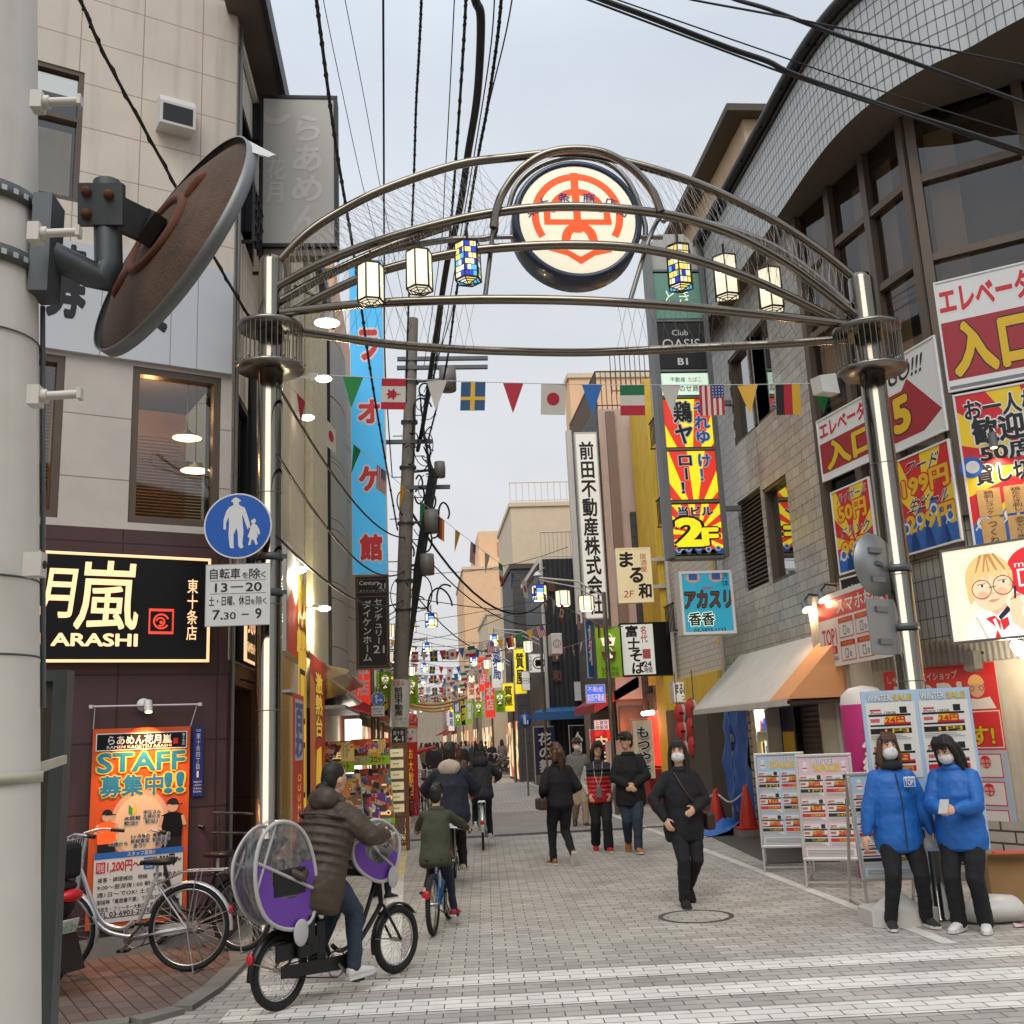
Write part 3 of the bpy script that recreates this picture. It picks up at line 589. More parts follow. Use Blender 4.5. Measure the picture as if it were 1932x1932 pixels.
for i in range(20): b.cyl((6.15, 17.4+i*.25, 10.2), (6.15, 17.4+i*.25, 11.5), .012, 'brown_frame', 5)
for z in (10.2, 11.5): b.cyl((6.15, 17.3, z), (6.15, 22.3, z), .025, 'brown_frame', 6)
for i in range(8): b.cyl((6.2+i*.25, 17.3, 10.2), (6.2+i*.25, 17.3, 11.5), .012, 'brown_frame', 5)
b.cyl((6.15, 17.3, 11.5), (8.2, 17.3, 11.5), .025, 'brown_frame', 6); b.make('terrace_rail', T)
b = MB(); b.bx(6.12, 6.6, 20.4, 22.2, 8.9, 11.9, 'yellow_paint'); b.make('stair_fin', T)
# grey-sided izakaya house
mat('siding_dark', '4d4a4a', .6, var=.06, brick=(30, .3, .012, 0, '2c2a2a', -.02), bump=.5); mat('pinkish', 'cbb3a6', .75, var=.06, dirt=.12); mat('corr_dark', '35363a', .5, .3, var=.08, stripe=(.16, .9, 90)); mat('mauve', '8a7468', .75, var=.06)
T = thing('izakaya_house', 'grey sided house with pinkish end wall behind the tall black lettered sign', 'building', (7, 29, 0))
b = MB(); b.bx(5.15, 10, 27, 32.6, 2.6, 10.6, 'pinkish'); b.bx(5.15, 10, 27.05, 32.6, 0, 2.6, 'mauve'); b.bx(5.1, 5.15, 27, 32.6, 2.6, 10.7, 'siding_dark'); b.bx(5.85, 6.15, 26.82, 27, 2.6, 7.6, 'siding_dark'); b.make('wall', T)
b = MB(); b.bx(5.35, 5.6, 26.9, 27, 4, 10.5, 'mauve'); b.make('downpipe_casing', T)
for y, z in ((28, 4.2), (30, 4.2), (28, 7.2), (30, 7.2)): window_in(T, V((5.1, y+1.2, 0)), -EY, (0, z, 1.1, z+1.4), .04, 'steel_white', 'glass_dark', .05, (('v', .5),))
def railing(par, P0, P1, h, m, gap=.14, name='roof_rail'):
    b = MB(); d = P1-P0; k = int(d.length/gap)
    for i in range(k+1): q = P0+d*(i/k); b.cyl(q, q+Z*h, .014, m, 5)
    b.cyl(P0+Z*h, P1+Z*h, .025, m, 6); b.cyl(P0+Z*.1, P1+Z*.1, .018, m, 6); return b.make(name, par)
railing(T, V((5.15, 27, 10.6)), V((5.15, 32, 10.6)), 1.1, 'brown_frame'); railing(T, V((5.15, 27, 10.6)), V((8, 27, 10.6)), 1.1, 'brown_frame'); railing(T, V((5.7, 27.5, 11.2)), V((8, 27.5, 11.2)), 1.2, 'brown_frame')
T = thing('dark_corrugated_house', 'dark corrugated house with railed roof terrace and wide sash window', 'building', (6, 36, 0))
b = MB(); b.bx(4.25, 9, 34, 40, 0, 7.6, 'corr_dark'); b.make('wall', T); O_ = V((4.25, 34, 0))
window_in(T, V((4.9, 34, 0)), EX, (0, 3.35, 1.3, 4.55), .05, 'steel_white', 'glass_dark', .06, (('v', .72),))
railing(T, V((4.25, 34.1, 7.6)), V((7, 34.1, 7.6)), .95, 'steel_white')
b = MB(); b.bx(4.1, 4.25, 34, 40, 7.45, 7.62, 'steel_white'); b.cyl((4.2, 33.95, .5), (4.2, 33.95, 7.5), .06, 'steel_white', 8); b.make('trim', T)
mat('lit_orange', 'eec49c', .8, var=.06); mat('lit_cream', 'dccbb0', .8, var=.06)  # evening glow put into the orange; the cream is plain wall colour
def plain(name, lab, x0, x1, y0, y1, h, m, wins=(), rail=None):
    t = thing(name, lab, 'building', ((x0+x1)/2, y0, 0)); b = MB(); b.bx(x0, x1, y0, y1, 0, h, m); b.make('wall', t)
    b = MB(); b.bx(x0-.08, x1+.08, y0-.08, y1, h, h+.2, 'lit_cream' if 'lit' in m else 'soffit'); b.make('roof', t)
    for x, z, w, q in wins: window_in(t, V((x, y0, 0)), EX, (0, z, w, z+q), .05, 'steel_white', 'glass_dark', .06, (('v', .5),))
    for yy in range(int(y0)+1, int(y1)-1, 3):
        for z in (3.6, 6.2):
            if z+1.4 < h: window_in(t, V((x0, yy+1.2, 0)), -EY, (0, z, 1.2, z+1.3), .05, 'steel_white', 'glass_dark', .06, (('v', .5),))
    b = MB(); b.poly([V((x0-.02, y0+.3, .1)), V((x0-.02, y0+.3, 2.4)), V((x0-.02, y1-.3, 2.4)), V((x0-.02, y1-.3, .1))], 'shop_glow'); b.make('shopfront', t)
    if rail: railing(t, V((x0, y0, h+.2)), V((x1, y0, h+.2)), 1, 'lit_cream', .3)
    return t
plain('narrow_house', 'narrow dark grey house with white sash windows left of the dark corrugated house', 3.95, 8, 42, 47, 8.6, 'siding_dark', ((4.2, 5.6, .7, 1.3),))
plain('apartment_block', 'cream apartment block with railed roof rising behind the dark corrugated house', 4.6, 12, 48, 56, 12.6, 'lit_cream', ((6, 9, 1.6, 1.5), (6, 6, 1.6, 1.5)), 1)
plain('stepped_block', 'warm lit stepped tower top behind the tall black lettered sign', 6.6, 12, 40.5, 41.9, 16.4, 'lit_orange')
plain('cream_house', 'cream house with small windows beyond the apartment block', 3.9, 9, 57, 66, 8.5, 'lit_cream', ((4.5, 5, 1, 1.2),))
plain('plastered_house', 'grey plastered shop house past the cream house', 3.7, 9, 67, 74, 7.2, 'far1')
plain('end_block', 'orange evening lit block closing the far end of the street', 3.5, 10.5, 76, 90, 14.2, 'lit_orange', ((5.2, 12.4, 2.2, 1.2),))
b = MB(); b.bx(4.8, 10, 77, 89, 14.2, 17.3, 'lit_orange'); b.poly([V((6.2, 76.97, 15.3)), V((7.8, 76.97, 15.3)), V((7.8, 76.97, 16.4)), V((6.2, 76.97, 16.4))], 'peach'); b.make('rooftop_block', label='stepped orange roof block with a panel on top of the far end block', cat='building')
for i, (y0, y1, h, m) in enumerate([(92, 108, 7, 3), (110, 130, 8, 1)]): row_house(['grey shop house past the orange end block', 'last tan shop house on the right'][i], 3.2-i*.4, 9, y0, y1, h, 'far%d' % m, 1, 30+i, 'shop_red')
b = MB(); b.bx(-6, 6, 165, 175, 0, 9, 'far1'); b.make('end_house', label='grey house closing the view far down the shopping street', cat='building')
# ================================================ STREET ARCH
mat('chrome', '7d766b', .12, 1, var=.05, vs=4); mat('chrome_dull', '8a8782', .3, 1, var=.1); mat('navy', '1d2a44', .35, var=.04, coat=.3); mat('emblem_white', 'e8dec4', .4, var=.03, emit=.52); mat('orange', 'ee5a20', .5, var=0, emit=.4); mat('blue_ink', '27357e', .5, var=0)
mat('lantern_glass', 'efe6c8', .5, var=.05, emit=.75); mat('lantern_core', 'fff8e4', emit=7, var=0); mat('bronze', '3a342c', .45, .6, var=.1)
PLx, PRx, YL, YR = -1.42, 4.585, 10.0, 9.35
def Ya(x): return YL+(YR-YL)*(x-PLx)/(PRx-PLx)
def arc(pts, bulge, dy=0):
    """photo points along a bent tube; bulge = how far its middle stands towards (-) or away from (+) the viewer"""
    out = []
    for x, y in pts:
        X = PY(x, y, 9.4).x; t = (X-1.6)/3.0; Yq = Ya(X)+dy+bulge*(1-min(1, t*t)); out.append(PY(x, y, Yq))
    return smooth_path(out, 5)
T = thing('street_arch', 'shiny steel arch of bent tubes spanning the shopping street between two posts', 'arch', (1.6, 9.4, 0))
for x, y, zt in ((PLx, YL, 6.72), (PRx, YR, 6.2)):
    b = MB(); b.lathe([(.15, 0), (.15, .02), (.126, .03), (.126, zt-.06), (.11, zt-.01), (.06, zt+.02), (0, zt+.025)], (x, y, .004), 'chrome', 28)
    for z in (2.1, 3.1, 4.2): b.torus((x, y, z), .1265, .004, 'chrome_dull', (EX, EY), 24, 4)
    b.make('post', T)
    zr = 5.16 if x > 0 else 5.5; b = MB()
    for dz in (0, .44): b.lathe([(.13, -.012), (.335, -.012), (.335, .022), (.13, .022)], (x, y, zr+dz), 'chrome_dull', 32)
    for i in range(36): a = i*math.pi/18; p = V((x+.315*math.cos(a), y+.315*math.sin(a), zr)); b.cyl(p, p+Z*.44, .005, 'chrome', 5)
    for i in range(18): a = i*math.pi/9; b.ball((x+.345*math.cos(a), y+.345*math.sin(a), zr+.04), .012, 'chrome', 6, 4)
    b.make('lamp_cage', T)
r_ = .046
TB = [([(526, 494), (575, 444), (633, 404), (723, 358), (858, 312), (966, 297), (1085, 288), (1191, 308), (1316, 347), (1449, 410), (1540, 468), (1606, 520)], 0),
      ([(524, 541), (600, 500), (700, 460), (800, 430), (900, 407), (1000, 393), (1100, 390), (1200, 397), (1290, 412), (1390, 446), (1480, 495), (1550, 545), (1618, 600)], -.45),
      ([(524, 572), (600, 528), (700, 480), (790, 445), (850, 425)], -.1),
      ([(521, 606), (590, 568), (680, 525), (770, 497), (870, 476), (966, 466), (1085, 462), (1200, 468), (1300, 487), (1400, 520), (1490, 560), (1560, 595), (1624, 628)], -.4),
      ([(531, 590), (640, 578), (740, 570), (860, 566), (966, 565), (1085, 567), (1190, 572), (1300, 580), (1449, 595), (1600, 612)], -.55),
      ([(532, 622), (620, 634), (740, 650), (860, 659), (966, 663), (1085, 665), (1190, 662), (1320, 656), (1449, 650), (1600, 640)], .7)]
TP = []
for p, bu in TB:
    q = arc(p, bu); TP.append(q); b = MB(); b.tube(q, r_, 'chrome', 12); b.make('arch_tube', T)
# hoop round the emblem, its legs, and the lantern beams
hp = arc([(931, 430), (936, 400), (950, 362), (982, 320), (1030, 290), (1088, 281), (1145, 290), (1195, 320), (1230, 360), (1247, 400)], -.45, -.05)
b = MB(); b.tube(hp, .042, 'chrome', 12); b.make('hoop', T)
for q in ([(931, 425), (925, 480), (915, 562)], [(1247, 405), (1225, 450), (1188, 570)]): b = MB(); b.tube(arc(q, -.3), .024, 'chrome_dull', 8); b.make('hoop_leg', T)
hq = arc([(958, 400), (975, 350), (1020, 312), (1088, 296), (1150, 310), (1190, 350), (1216, 420), (1216, 452)], .35)
b = MB(); b.tube(hq, .03, 'chrome_dull', 10); b.make('hoop', T)
for pts in ([(600, 528), (640, 505), (690, 484), (765, 466), (850, 452), (924, 448), (935, 418)], [(1250, 418), (1262, 412), (1330, 420), (1400, 440), (1470, 470), (1540, 520), (1600, 575)]):
    b = MB(); b.tube(arc(pts, 0), .035, 'chrome_dull', 8); b.make('lantern_beam', T)
def net(A, B_, n, name='netting', s0=0, s1=1):
    b = MB(); f = lambda P, t: P[min(len(P)-1, max(0, int(t*(len(P)-1)+.5)))]
    def at(P, t): t = t*(len(P)-1); i = min(int(t), len(P)-2); return P[i]+(P[i+1]-P[i])*(t-i)
    for k in range(n):
        t0 = s0+(s1-s0)*k/n; t1 = s0+(s1-s0)*(k+1.0)/n
        b.tube([at(A, t0), at(B_, t1)], .0018, 'chrome_dull', 4, caps=False); b.tube([at(B_, t0), at(A, t1)], .0018, 'chrome_dull', 4, caps=False)
    b.make(name, T)
net(TP[0], TP[1], 26, s0=.03, s1=.40); net(TP[0], TP[1], 26, s0=.6, s1=.97); net(TP[0], TP[3], 22, s0=.03, s1=.4); net(TP[0], TP[3], 22, s0=.62, s1=.97)
net(TP[4], TP[5], 17, s0=.02, s1=.37); net(TP[4], TP[5], 17, s0=.64, s1=.97); net(TP[1], TP[3], 22, s0=.03, s1=.4); net(TP[1], TP[3], 20, s0=.64, s1=.97)
# emblem drum
c = PY(1090, 414, 9.6)
T = thing('emblem_sign', 'round backlit sign with navy rim and orange crest in the middle of the arch', 'sign', c)
AX = (EX, Z, -EY); rw_ = .6
b = MB(); b.lathe([(.56, -.36), (.66, -.34), (.68, -.3), (.68, -.02), (.665, .012), (.61, .012), (.605, -.01)], c, 'navy', 56, AX); b.make('rim', T)
F = Face(MB(), c, EX, 1, 1); k = rw_/435
def E(x, y): return ((x-495)*k, (690-y)*k)
F.circ(0, 0, .606, 'emblem_white', 0, n=56); u, v = E(495, 690)
cu, cv = E(495, 660)
F.circ(cu, cv, 348*k, 'orange', 1, -32, 212, 293*k, 60); F.circ(cu, cv, 225*k, 'orange', 1, 8, 172, 170*k, 40)
F.poly([E(455, 305), E(515, 305), E(522, 800), E(468, 800)][::-1], 'orange', 1.5)
F.poly([E(240, 735), E(752, 735), E(752, 690), E(240, 690)], 'orange', 1.4); F.poly([E(240, 735), E(240, 600), E(290, 600), E(290, 690)], 'orange', 1.2); F.poly([E(752, 735), E(695, 690), E(695, 600), E(740, 600)], 'orange', 1.2)
hu, hv = E(500, 850); F.circ(hu, hv, 135*k, 'orange', 1.1, 0, 180, 66*k, 30)
F.poly([E(255, 940), E(370, 915), E(500, 995), E(640, 915), E(750, 955), E(610, 985), E(500, 1055), E(400, 985)], 'orange', 1.3)
F.poly([E(365, 850), E(430, 850), E(410, 930), E(365, 930)], 'orange', 1.15); F.poly([E(570, 850), E(635, 850), E(660, 930), E(600, 930)], 'orange', 1.15)
for i, ch in enumerate('東十条商店街'):
    a = R(168-i*31.2); x, y = .49*math.cos(a), .2*math.sin(a)+.05; F.text(ch, x-.062, y-.055, x+.062, y+.055, 'blue_ink', 3, .02, rot=(math.degrees(a)-90)*.35)
F.mb.make('emblem_face', T)
for sx in (-1, 1): b = MB(); b.cyl(c+EX*sx*.66+EY*.15-Z*.12, c+EX*sx*.93+EY*.2-Z*.1, .025, 'chrome_dull', 8); b.make('bracket', T)
b = MB()
b.cyl(c+Z*.66+EY*.2, c+Z*.78+EY*.3, .03, 'chrome_dull', 8); b.make('bracket', T)
# hexagonal lanterns
SG = ['2340c8', 'f6dc7a', 'f4efdc', '5ab4e8', 'f8e27a', '2a3cb0', 'eef2ea', 'f4eab0']
for i, cc in enumerate(SG): mat('stain%d' % i, cc, .2, var=.05, emit=.7)
def lantern(px, y0, y1, stained, lab, Yq=9.45, rr=.132, grp='hexagonal lanterns of the arch', pts=None):
    a = pts[0] if pts else PY(px, y1-6, Yq); h = (pts[1] if pts else (PY(px, y0, Yq).z-a.z)*.86)
    t = thing('street_lantern', lab, 'lantern', a, grp); b = MB(); hx = [(math.cos(R(60*i+12)), math.sin(R(60*i+12))) for i in range(6)]
    C = lambda i, r, z: a+V((hx[i % 6][0]*r, hx[i % 6][1]*r, z))
    for i in range(6): b.bar(C(i, rr, 0), C(i, rr*.96, h), .014, .014, 'bronze'); b.bar(C(i, rr, .006), C(i+1, rr, .006), .014, .016, 'bronze'); b.bar(C(i, rr*.96, h), C(i+1, rr*.96, h), .014, .016, 'bronze')
    for i in range(6): b.bar(C(i, rr, 0)-Z*.0, a-Z*.035, .008, .008, 'bronze')
    for q in (.45, .75): 
        for i in range(6): b.bar(C(i, rr*q, -.03*(1-q)), C(i+1, rr*q, -.03*(1-q)), .007, .007, 'bronze')
    b.poly([C(i, rr, h+.0) for i in range(6)], 'bronze'); b.prism([C(i, rr*.5, h) for i in range(6)], Z*.04, 'bronze'); b.cyl(a+Z*h, a+Z*(h+.16), .014, 'bronze', 6); b.make('lantern_frame', t)
    g = MB(); rnd = random.Random(int(px)); r2 = rr*.97
    for i in range(6):
        if stained:
            for ky in range(6):
                for kx in range(3):
                    u0, u1, v0, v1 = kx/3, (kx+1)/3, ky/6, (ky+1)/6; q = lambda u, v: (C(i, r2, .01+v*(h-.02))*(1-u)+C(i+1, r2, .01+v*(h-.02))*u)
                    sft = (.12*((ky*5+kx*3+i) % 3-1)); w0 = u0+(sft if 0 < kx else 0); w1 = u1+(sft if kx < 2 else 0)
                    g.poly([q(w0+.02, v0+.015), q(w1-.02, v0+.015), q(w1-.02, v1-.012), q(w0+.02, v1-.012)], 'stain%d' % rnd.randrange(8))
        else: g.poly([C(i, r2, .01), C(i+1, r2, .01), C(i+1, r2, h-.01), C(i, r2, h-.01)], 'lantern_glass')
        g.poly([C(i, rr*.95, .002), a-Z*.03, C(i+1, rr*.95, .002)], 'stain%d' % (2, 4, 3)[i % 3] if stained else 'lantern_glass')
    if stained:
        for i in range(6): g.poly([C(i, r2*.94, .01), C(i+1, r2*.94, .01), C(i+1, r2*.94, h-.01), C(i, r2*.94, h-.01)], 'bronze')
    g.make('lantern_panes', t)
    if not stained: g = MB(); g.ball(a+Z*h*.45, (rr*1.05*.86, rr*.86, h*.2), 'lantern_core', 10, 6); g.make('bulb', t)
    return t
lantern(700, 492, 577, 0, 'cream glass lantern nearest the left arch post')
lantern(792, 466, 554, 0, 'cream glass lantern between the stained glass one and the leftmost one')
lantern(884, 450, 537, 1, 'stained glass lantern left of the round emblem')
lantern(1285, 456, 549, 1, 'blue and yellow stained glass lantern right of the round emblem')
lantern(1373, 476, 568, 0, 'cream glass lantern between the right stained glass one and the right post')
lantern(1457, 500, 592, 0, 'cream glass lantern nearest the right arch post')
# grey flood lamp box and cable on the right post
T = thing('floodlight', 'boxy cream floodlight clamped to the cage on the right arch post', 'floodlight', PY(1590, 705, 9.2))
a = PY(1553, 742, 9.0); b = MB(); ax = dirv(62); b.prism([a+Z*.02, a+ax*.25+Z*.04, a+ax*.22+Z*.24, a-ax*.02+Z*.18], EY*.12-EX*.05, 'steel_white'); b.make('lamp_box', T, bev=.01)
b = MB(); b.bar(a+ax*.28+Z*.12+EY*.05, a+ax*.42+Z*.12+EY*.15, .04, .2, 'dark_metal'); b.make('bracket', T)
T = thing('bulkhead_lamp', 'cream plastic lamp pointing down from the left post cage wire', 'lamp', PY(612, 600, 12)); a = PY(617, 610, 12)
b = MB(); b.lathe([(.0, .16), (.07, .15), (.09, .05), (.16, .0)], a, 'steel_white', 20); b.tube([a+Z*.15, a+Z*.3, a+Z*.36-EX*.15, a+Z*.5-EX*.4], .022, 'grey_metal', 8); b.make('reflector', T); b = MB(); b.lathe([(.0, .0), (.155, .004)], a, 'lamp_white', 20); b.make('bulb', T)
# ================================================ opposite side of the crossing (out of view, added for reflections and to block sky light)
mat('opp', '5b5148', .8, var=.1)
for i, (x0, x1, h, lab) in enumerate(((-14, -3, 9, 'unseen brown building added across the crossing behind the viewer, left'), (-2.5, 6, 7.5, 'unseen brown building added across the crossing behind the viewer, middle'), (6.5, 16, 10, 'unseen brown building added across the crossing behind the viewer, right'))):
    t = thing('opposite_building', lab, 'building', (x0/2+x1/2, -8, 0)); b = MB(); b.bx(x0, x1, -16, -8, 0, h, 'opp'); b.make('wall', t); b = MB(); b.bx(x0+.5, x1-.5, -8, -7.97, .2, 2.4, 'shop_glow'); b.make('shopfront', t)
    for k in range(4): window_in(t, V((x1, -7.98, 0)), -EX, ((k+.3)*(x1-x0)/4, 4, (k+.8)*(x1-x0)/4, 5.6), .05, 'dark_metal', 'glass_dark')
# ================================================ LEFT FOREGROUND
mat('pole_paint', 'd8d3c8', .6, var=.1, vs=1.4, dirt=.22); mat('rust_back', '5a4434', .8, .2, var=.35, vs=6, bump=.5, bs=90); mat('rust', '6b3d26', .85, var=.3, vs=9); mat('galv', '5f6466', .5, .6, var=.15, vs=5); mat('strap', 'bdb5a2', .6)
PYc = 3.2; PXf = lambda z: -1.2-.053*z; PXc = PXf(2)
T = thing('steel_pole', 'thick cream painted steel pole at the left edge of the picture', 'pole', (PXc, PYc, 0))
b = MB(); b.tube([(PXf(z), PYc, z) for z in (0, .2, 2, 4, 7, 12)], [.2, .178, .172, .166, .158, .14], 'pole_paint', 32)
for z in (2.05, 2.28, 3.05): b.torus((PXf(z), PYc, z), .173, .003, 'galv', (EX, EY), 32, 4)
b.make('shaft', T)
b = MB(); mat('old_paint', '8a3a2c', .8, var=.2)
for a_, z_, l_ in ((-1.3, 3.42, .09), (-1.15, 3.4, .07), (-1.45, 3.2, .05), (-1.2, 2.75, .12), (-1.35, 2.6, .06)): d = V((math.cos(a_), math.sin(a_), 0)); p_ = V((PXf(z_), PYc, z_))+d*.172; b.bar(p_, p_+Z*l_*.4+d.cross(Z)*l_, .004, .006, 'old_paint')
b.tube([(PXf(z)+.17, PYc+.06, z) for z in (1.9, 2.5, 3.2)], .008, 'galv', 6); b.make('scuff_marks', T)
for z in (3.3, 3.52):
    b = MB(); r = .174; b.lathe([(r, -.026), (r+.006, -.026), (r+.006, .026), (r, .026)], (PXf(z), PYc, z), 'galv', 36)
    for i in range(30): a = i*math.pi/15; d = V((math.cos(a), math.sin(a), 0)); b.box(V((PXf(z), PYc, z))+d*(r+.006), (.004, .016, .018), 'steel_white', (d, d.cross(Z), Z))
    b.make('clamp_band', T)
for px, y in ((75, 193), (70, 441), (70, 748)):
    p = PY(px-3, y, 3.05); b = MB(); b.box(p+EX*.0, (.035, .05, .06), 'pole_paint'); b.cyl(p, p+EX*.13+Z*.006, .014, 'pole_paint', 8); b.cyl(p+EX*.012, p+EX*.035, .022, 'pole_paint', 6); b.box(p+EX*.13+Z*.006, (.012, .034, .034), 'pole_paint'); b.make('step_peg', T)
p = PY(66, 1066, 3.05); b = MB(); b.box(p, (.05, .05, .07), 'pole_paint'); b.cyl(p+EX*.02, p+EX*.03, .012, 'iron', 8); b.make('step_socket', T)
# convex mirror seen from behind
c = PY(303, 446, 3.5); vw = ray(303, 446).normalized(); md = RT*.818-UP*.577; md = (md-vw*md.dot(vw)).normalized(); nm = (vw*.2+md*.98).normalized(); mj = (RT*.577+UP*.818); mj = (mj-nm*mj.dot(nm)).normalized(); mn = nm.cross(mj)
rad = 240/FPX*(c-EYE).dot(fw); AXm = (mj, mn, nm)
T = thing('traffic_mirror', 'rusty round traffic mirror seen from behind, bolted to the steel pole', 'mirror', c)
b = MB(); b.lathe([(0, -.02), (.14, -.015), (.3*rad/.45, .0), (.88*rad, .035), (.97*rad, .05), (rad, .055)], c, 'rust_back', 56, AXm)
for a in (R(35), R(215)): d = mj*math.cos(a)+mn*math.sin(a)
b.make('back_shell', T)
b = MB(); b.lathe([(rad, .03), (rad+.006, .03), (rad+.006, .075), (rad-.01, .08)], c, 'grey_metal', 56, AXm); b.make('rim', T)
b = MB(); b.lathe([(rad-.01, .075), (rad*.6, .12), (0, .14)], c, 'chrome', 40, AXm); b.make('mirror_face', T)
b = MB()
for s0, s1, q in ((-.62, -.3, -.42), (.3, .62, .35)): b.ball(c+mj*((s0+s1)/2*rad)+mn*q*rad*.3-nm*.0, (abs(s1-s0)*rad*.5, .022, .03), 'rust', 12, 6, AXm)
b.torus(c-nm*.012, rad*.34, .022, 'rust', (mj, mn), 32, 6); b.make('pressed_rib', T)
b = MB(); pts = []
for i in range(13): a = R(-34+60*i/12); d = mj*math.cos(a)+mn*math.sin(a); pts.append((c+d*(rad+.006)+nm*.05, c+d*(rad+.03)+nm*.2*(1-.5*abs(i-6)/6)))
for (p, q), (r, s) in zip(pts, pts[1:]): b.poly([p, q, s, r], 'steel_white')
b.make('hood', T)
b = MB(); p0 = PY(96, 480, 3.22); p1 = PY(192, 528, 3.3); p2 = PY(205, 500, 3.3); p3 = PY(202, 345, 3.3)
b.tube([p0, p0+(p1-p0)*.8, p1, p2, p3], .046, 'galv', 16); b.make('arm', T)
b = MB(); pc = PY(203, 395, 3.3); e_ = (c-pc).normalized(); b.box(pc-UP*.0-fw*.05, (.15, .03, .14), 'galv', (RT, fw, UP)); b.bar(pc-fw*.03, c-nm*.05, .03, .12, 'galv', UP); b.box(c-nm*.05-mj*.0, (.12, .14, .05), 'iron', AXm)
for dx, dz in ((-.045, .04), (-.045, -.035), (.03, .03)): b.ball(pc+RT*dx+UP*dz-fw*.068, .018, 'rust', 8, 6)
b.make('bracket', T)
b = MB(); q = PY(88, 470, 3.2); b.box(q, (.06, .12, .34), 'galv'); b.make('mounting_plate', T)
# dark board strapped to the pole
mat('olive', '3a3524', .6, var=.15); mat('grey_frame', '4d5352', .45, .4, var=.08)
T = thing('notice_board', 'dark olive board with grey metal edge strapped beside the cream pole', 'board', (-1.36, 4.1, 0))
b = MB(); b.bx(-1.62, -1.35, 4.0, 4.04, .3, 2.03, 'olive'); b.make('panel', T); b = MB(); b.bx(-1.35, -1.3, 3.98, 4.06, 0, 2.07, 'grey_frame'); b.bx(-1.62, -1.35, 3.98, 4.06, 2.03, 2.07, 'grey_frame'); b.bx(-1.62, -1.35, 3.985, 4.055, .1, .3, 'grey_frame'); b.make('frame', T)
b = MB(); b.bar((-1.13, 3.2, 1.72), (-1.3, 4.0, 1.745), .012, .03, 'strap'); b.lathe([(.178, -.016), (.181, -.016), (.181, .016), (.178, .016)], (PXf(1.7), PYc, 1.7), 'strap', 32); b.make('strap', label='pale strap tying the dark board to the cream pole', cat='strap')
# ------------------------------------------------ signs on the ramen shop
mat('sign_black', '0d0d0f', .5, var=0, spec=.3); mat('glow_letters', 'ffcb98', emit=.75, var=0); mat('glow_red', 'e8442c', emit=.7, var=0); mat('paper', 'd8d5cf', .6, var=.02); mat('ink', '17171a', .5, var=0); mat('white', 'e2e0dc', .5, var=0)
Ps = W0+WN*.1
o, ex, w, h = on_face((10, 1249), (397, 1058), ('p', Ps, WX)); h = 1.0
T = thing('shop_sign', 'long black ramen shop sign with glowing cream brush lettering', 'sign', o)
F = sign_box(T, o, ex, w, h, .09, 'sign_black', 'sign_black', .022, 'glow_letters'); U = lambda x: (PP(x, 1150, Ps, WX)-o).dot(ex)/w
F.text('月', U(66), .4, U(134), .84, 'glow_letters', bold=.02, slant=.14); F.text('嵐', U(140), .3, U(258), .93, 'glow_letters', bold=.014, slant=.06)
F.text('U', U(60), .14, U(80), .255, 'glow_letters', bold=.03); F.text('ARASHI', U(100), .145, U(260), .255, 'glow_letters', bold=.035)
F.rect(U(281), .26, U(328), .5, 'glow_red'); F.rect(U(284), .285, U(325), .475, 'sign_black', 1.5)
cu = U(304.5); F.circ(cu, .38, .075, 'glow_red', 2, 20, 330, .058); F.circ(cu-.004, .375, .045, 'glow_red', 2, -120, 170, .03); F.circ(cu, .37, .016, 'glow_red', 2)
F.text('東十条店', U(352), .2, U(373), .8, 'glow_letters', vert=True, bold=.01); F.done()
# blank white panel with painted characters
o = V(PP(20, 700, W0+WN*.05, WX)); w = (W0-o).dot(WX)-.02; o.z = 5.56
T = thing('wall_panel', 'wide white panel with black painted characters over the corner building windows', 'sign', o)
F = sign_box(T, o, WX, w, 1.14, .05, 'white_panel', 'white_panel', 0); U = lambda x: (PP(x, 600, W0+WN*.05, WX)-o).dot(WX)/w
F.text('募', U(78), .3, U(158), .95, 'ink', bold=.03); F.text('集', U(232), .3, U(314), .95, 'ink', bold=.03)
for x in (190, 322, 372): F.rect(U(x), 0, U(x)+.003, 1, 'grey_metal', 1)
F.done()
# hanging staff banner
mat('banner_orange', 'd2541f', .6, var=.05); mat('teal_ink', '1f7fa8', .5, var=0); mat('yellow_ink', 'e8c93c', .5, var=0); mat('red_ink', 'c4202c', .5, var=0); mat('skin_print', 'd9a98a', .6, var=0); mat('blue_band', '2a6ab0', .5, var=0); mat('green_ink', '3d9a48', .5, var=0); mat('grey_ink', '8f8f90', .6, var=0)
Pb = W0+WN*.045
o, ex, w, h = on_face((158, 1757), (357, 1371), ('p', Pb, WX)); o = V(PP(160, 1757, Pb, WX)); w = (PP(352, 1700, Pb, WX)-o).dot(WX); h = PP(265, 1373, Pb, WX).z-o.z
T = thing('shop_banner', 'orange staff recruiting banner hung on the maroon wall', 'banner', o)
b = MB(); b.box(o+ex*w/2+Z*h/2-WN*.006, (w, .006, h), 'banner_orange', (ex, WN, Z)); F = Face(b, o, ex, w, h)
F.rect(.03, .885, .965, .975, 'sign_black'); F.frame(.03, .885, .965, .975, .008, 'white', 1.5); F.text('らあめん花月嵐', .15, .915, .8, .962, 'white', bold=.02); F.text('RAMEN KAGETSU ARASHI', .14, .895, .8, .91, 'white'); F.rect(.82, .91, .87, .94, 'red_ink', 2); F.text('東十条店', .91, .9, .945, .965, 'white', vert=True)
F.text('STAFF', .06, .775, .94, .87, 'teal_ink', out='yellow_ink', bold=.03, ob=.05); F.text('募集中', .09, .65, .72, .755, 'teal_ink', out='yellow_ink', bold=.03, ob=.05); F.text('!!', .75, .655, .93, .755, 'teal_ink', out='yellow_ink', bold=.04, ob=.05)
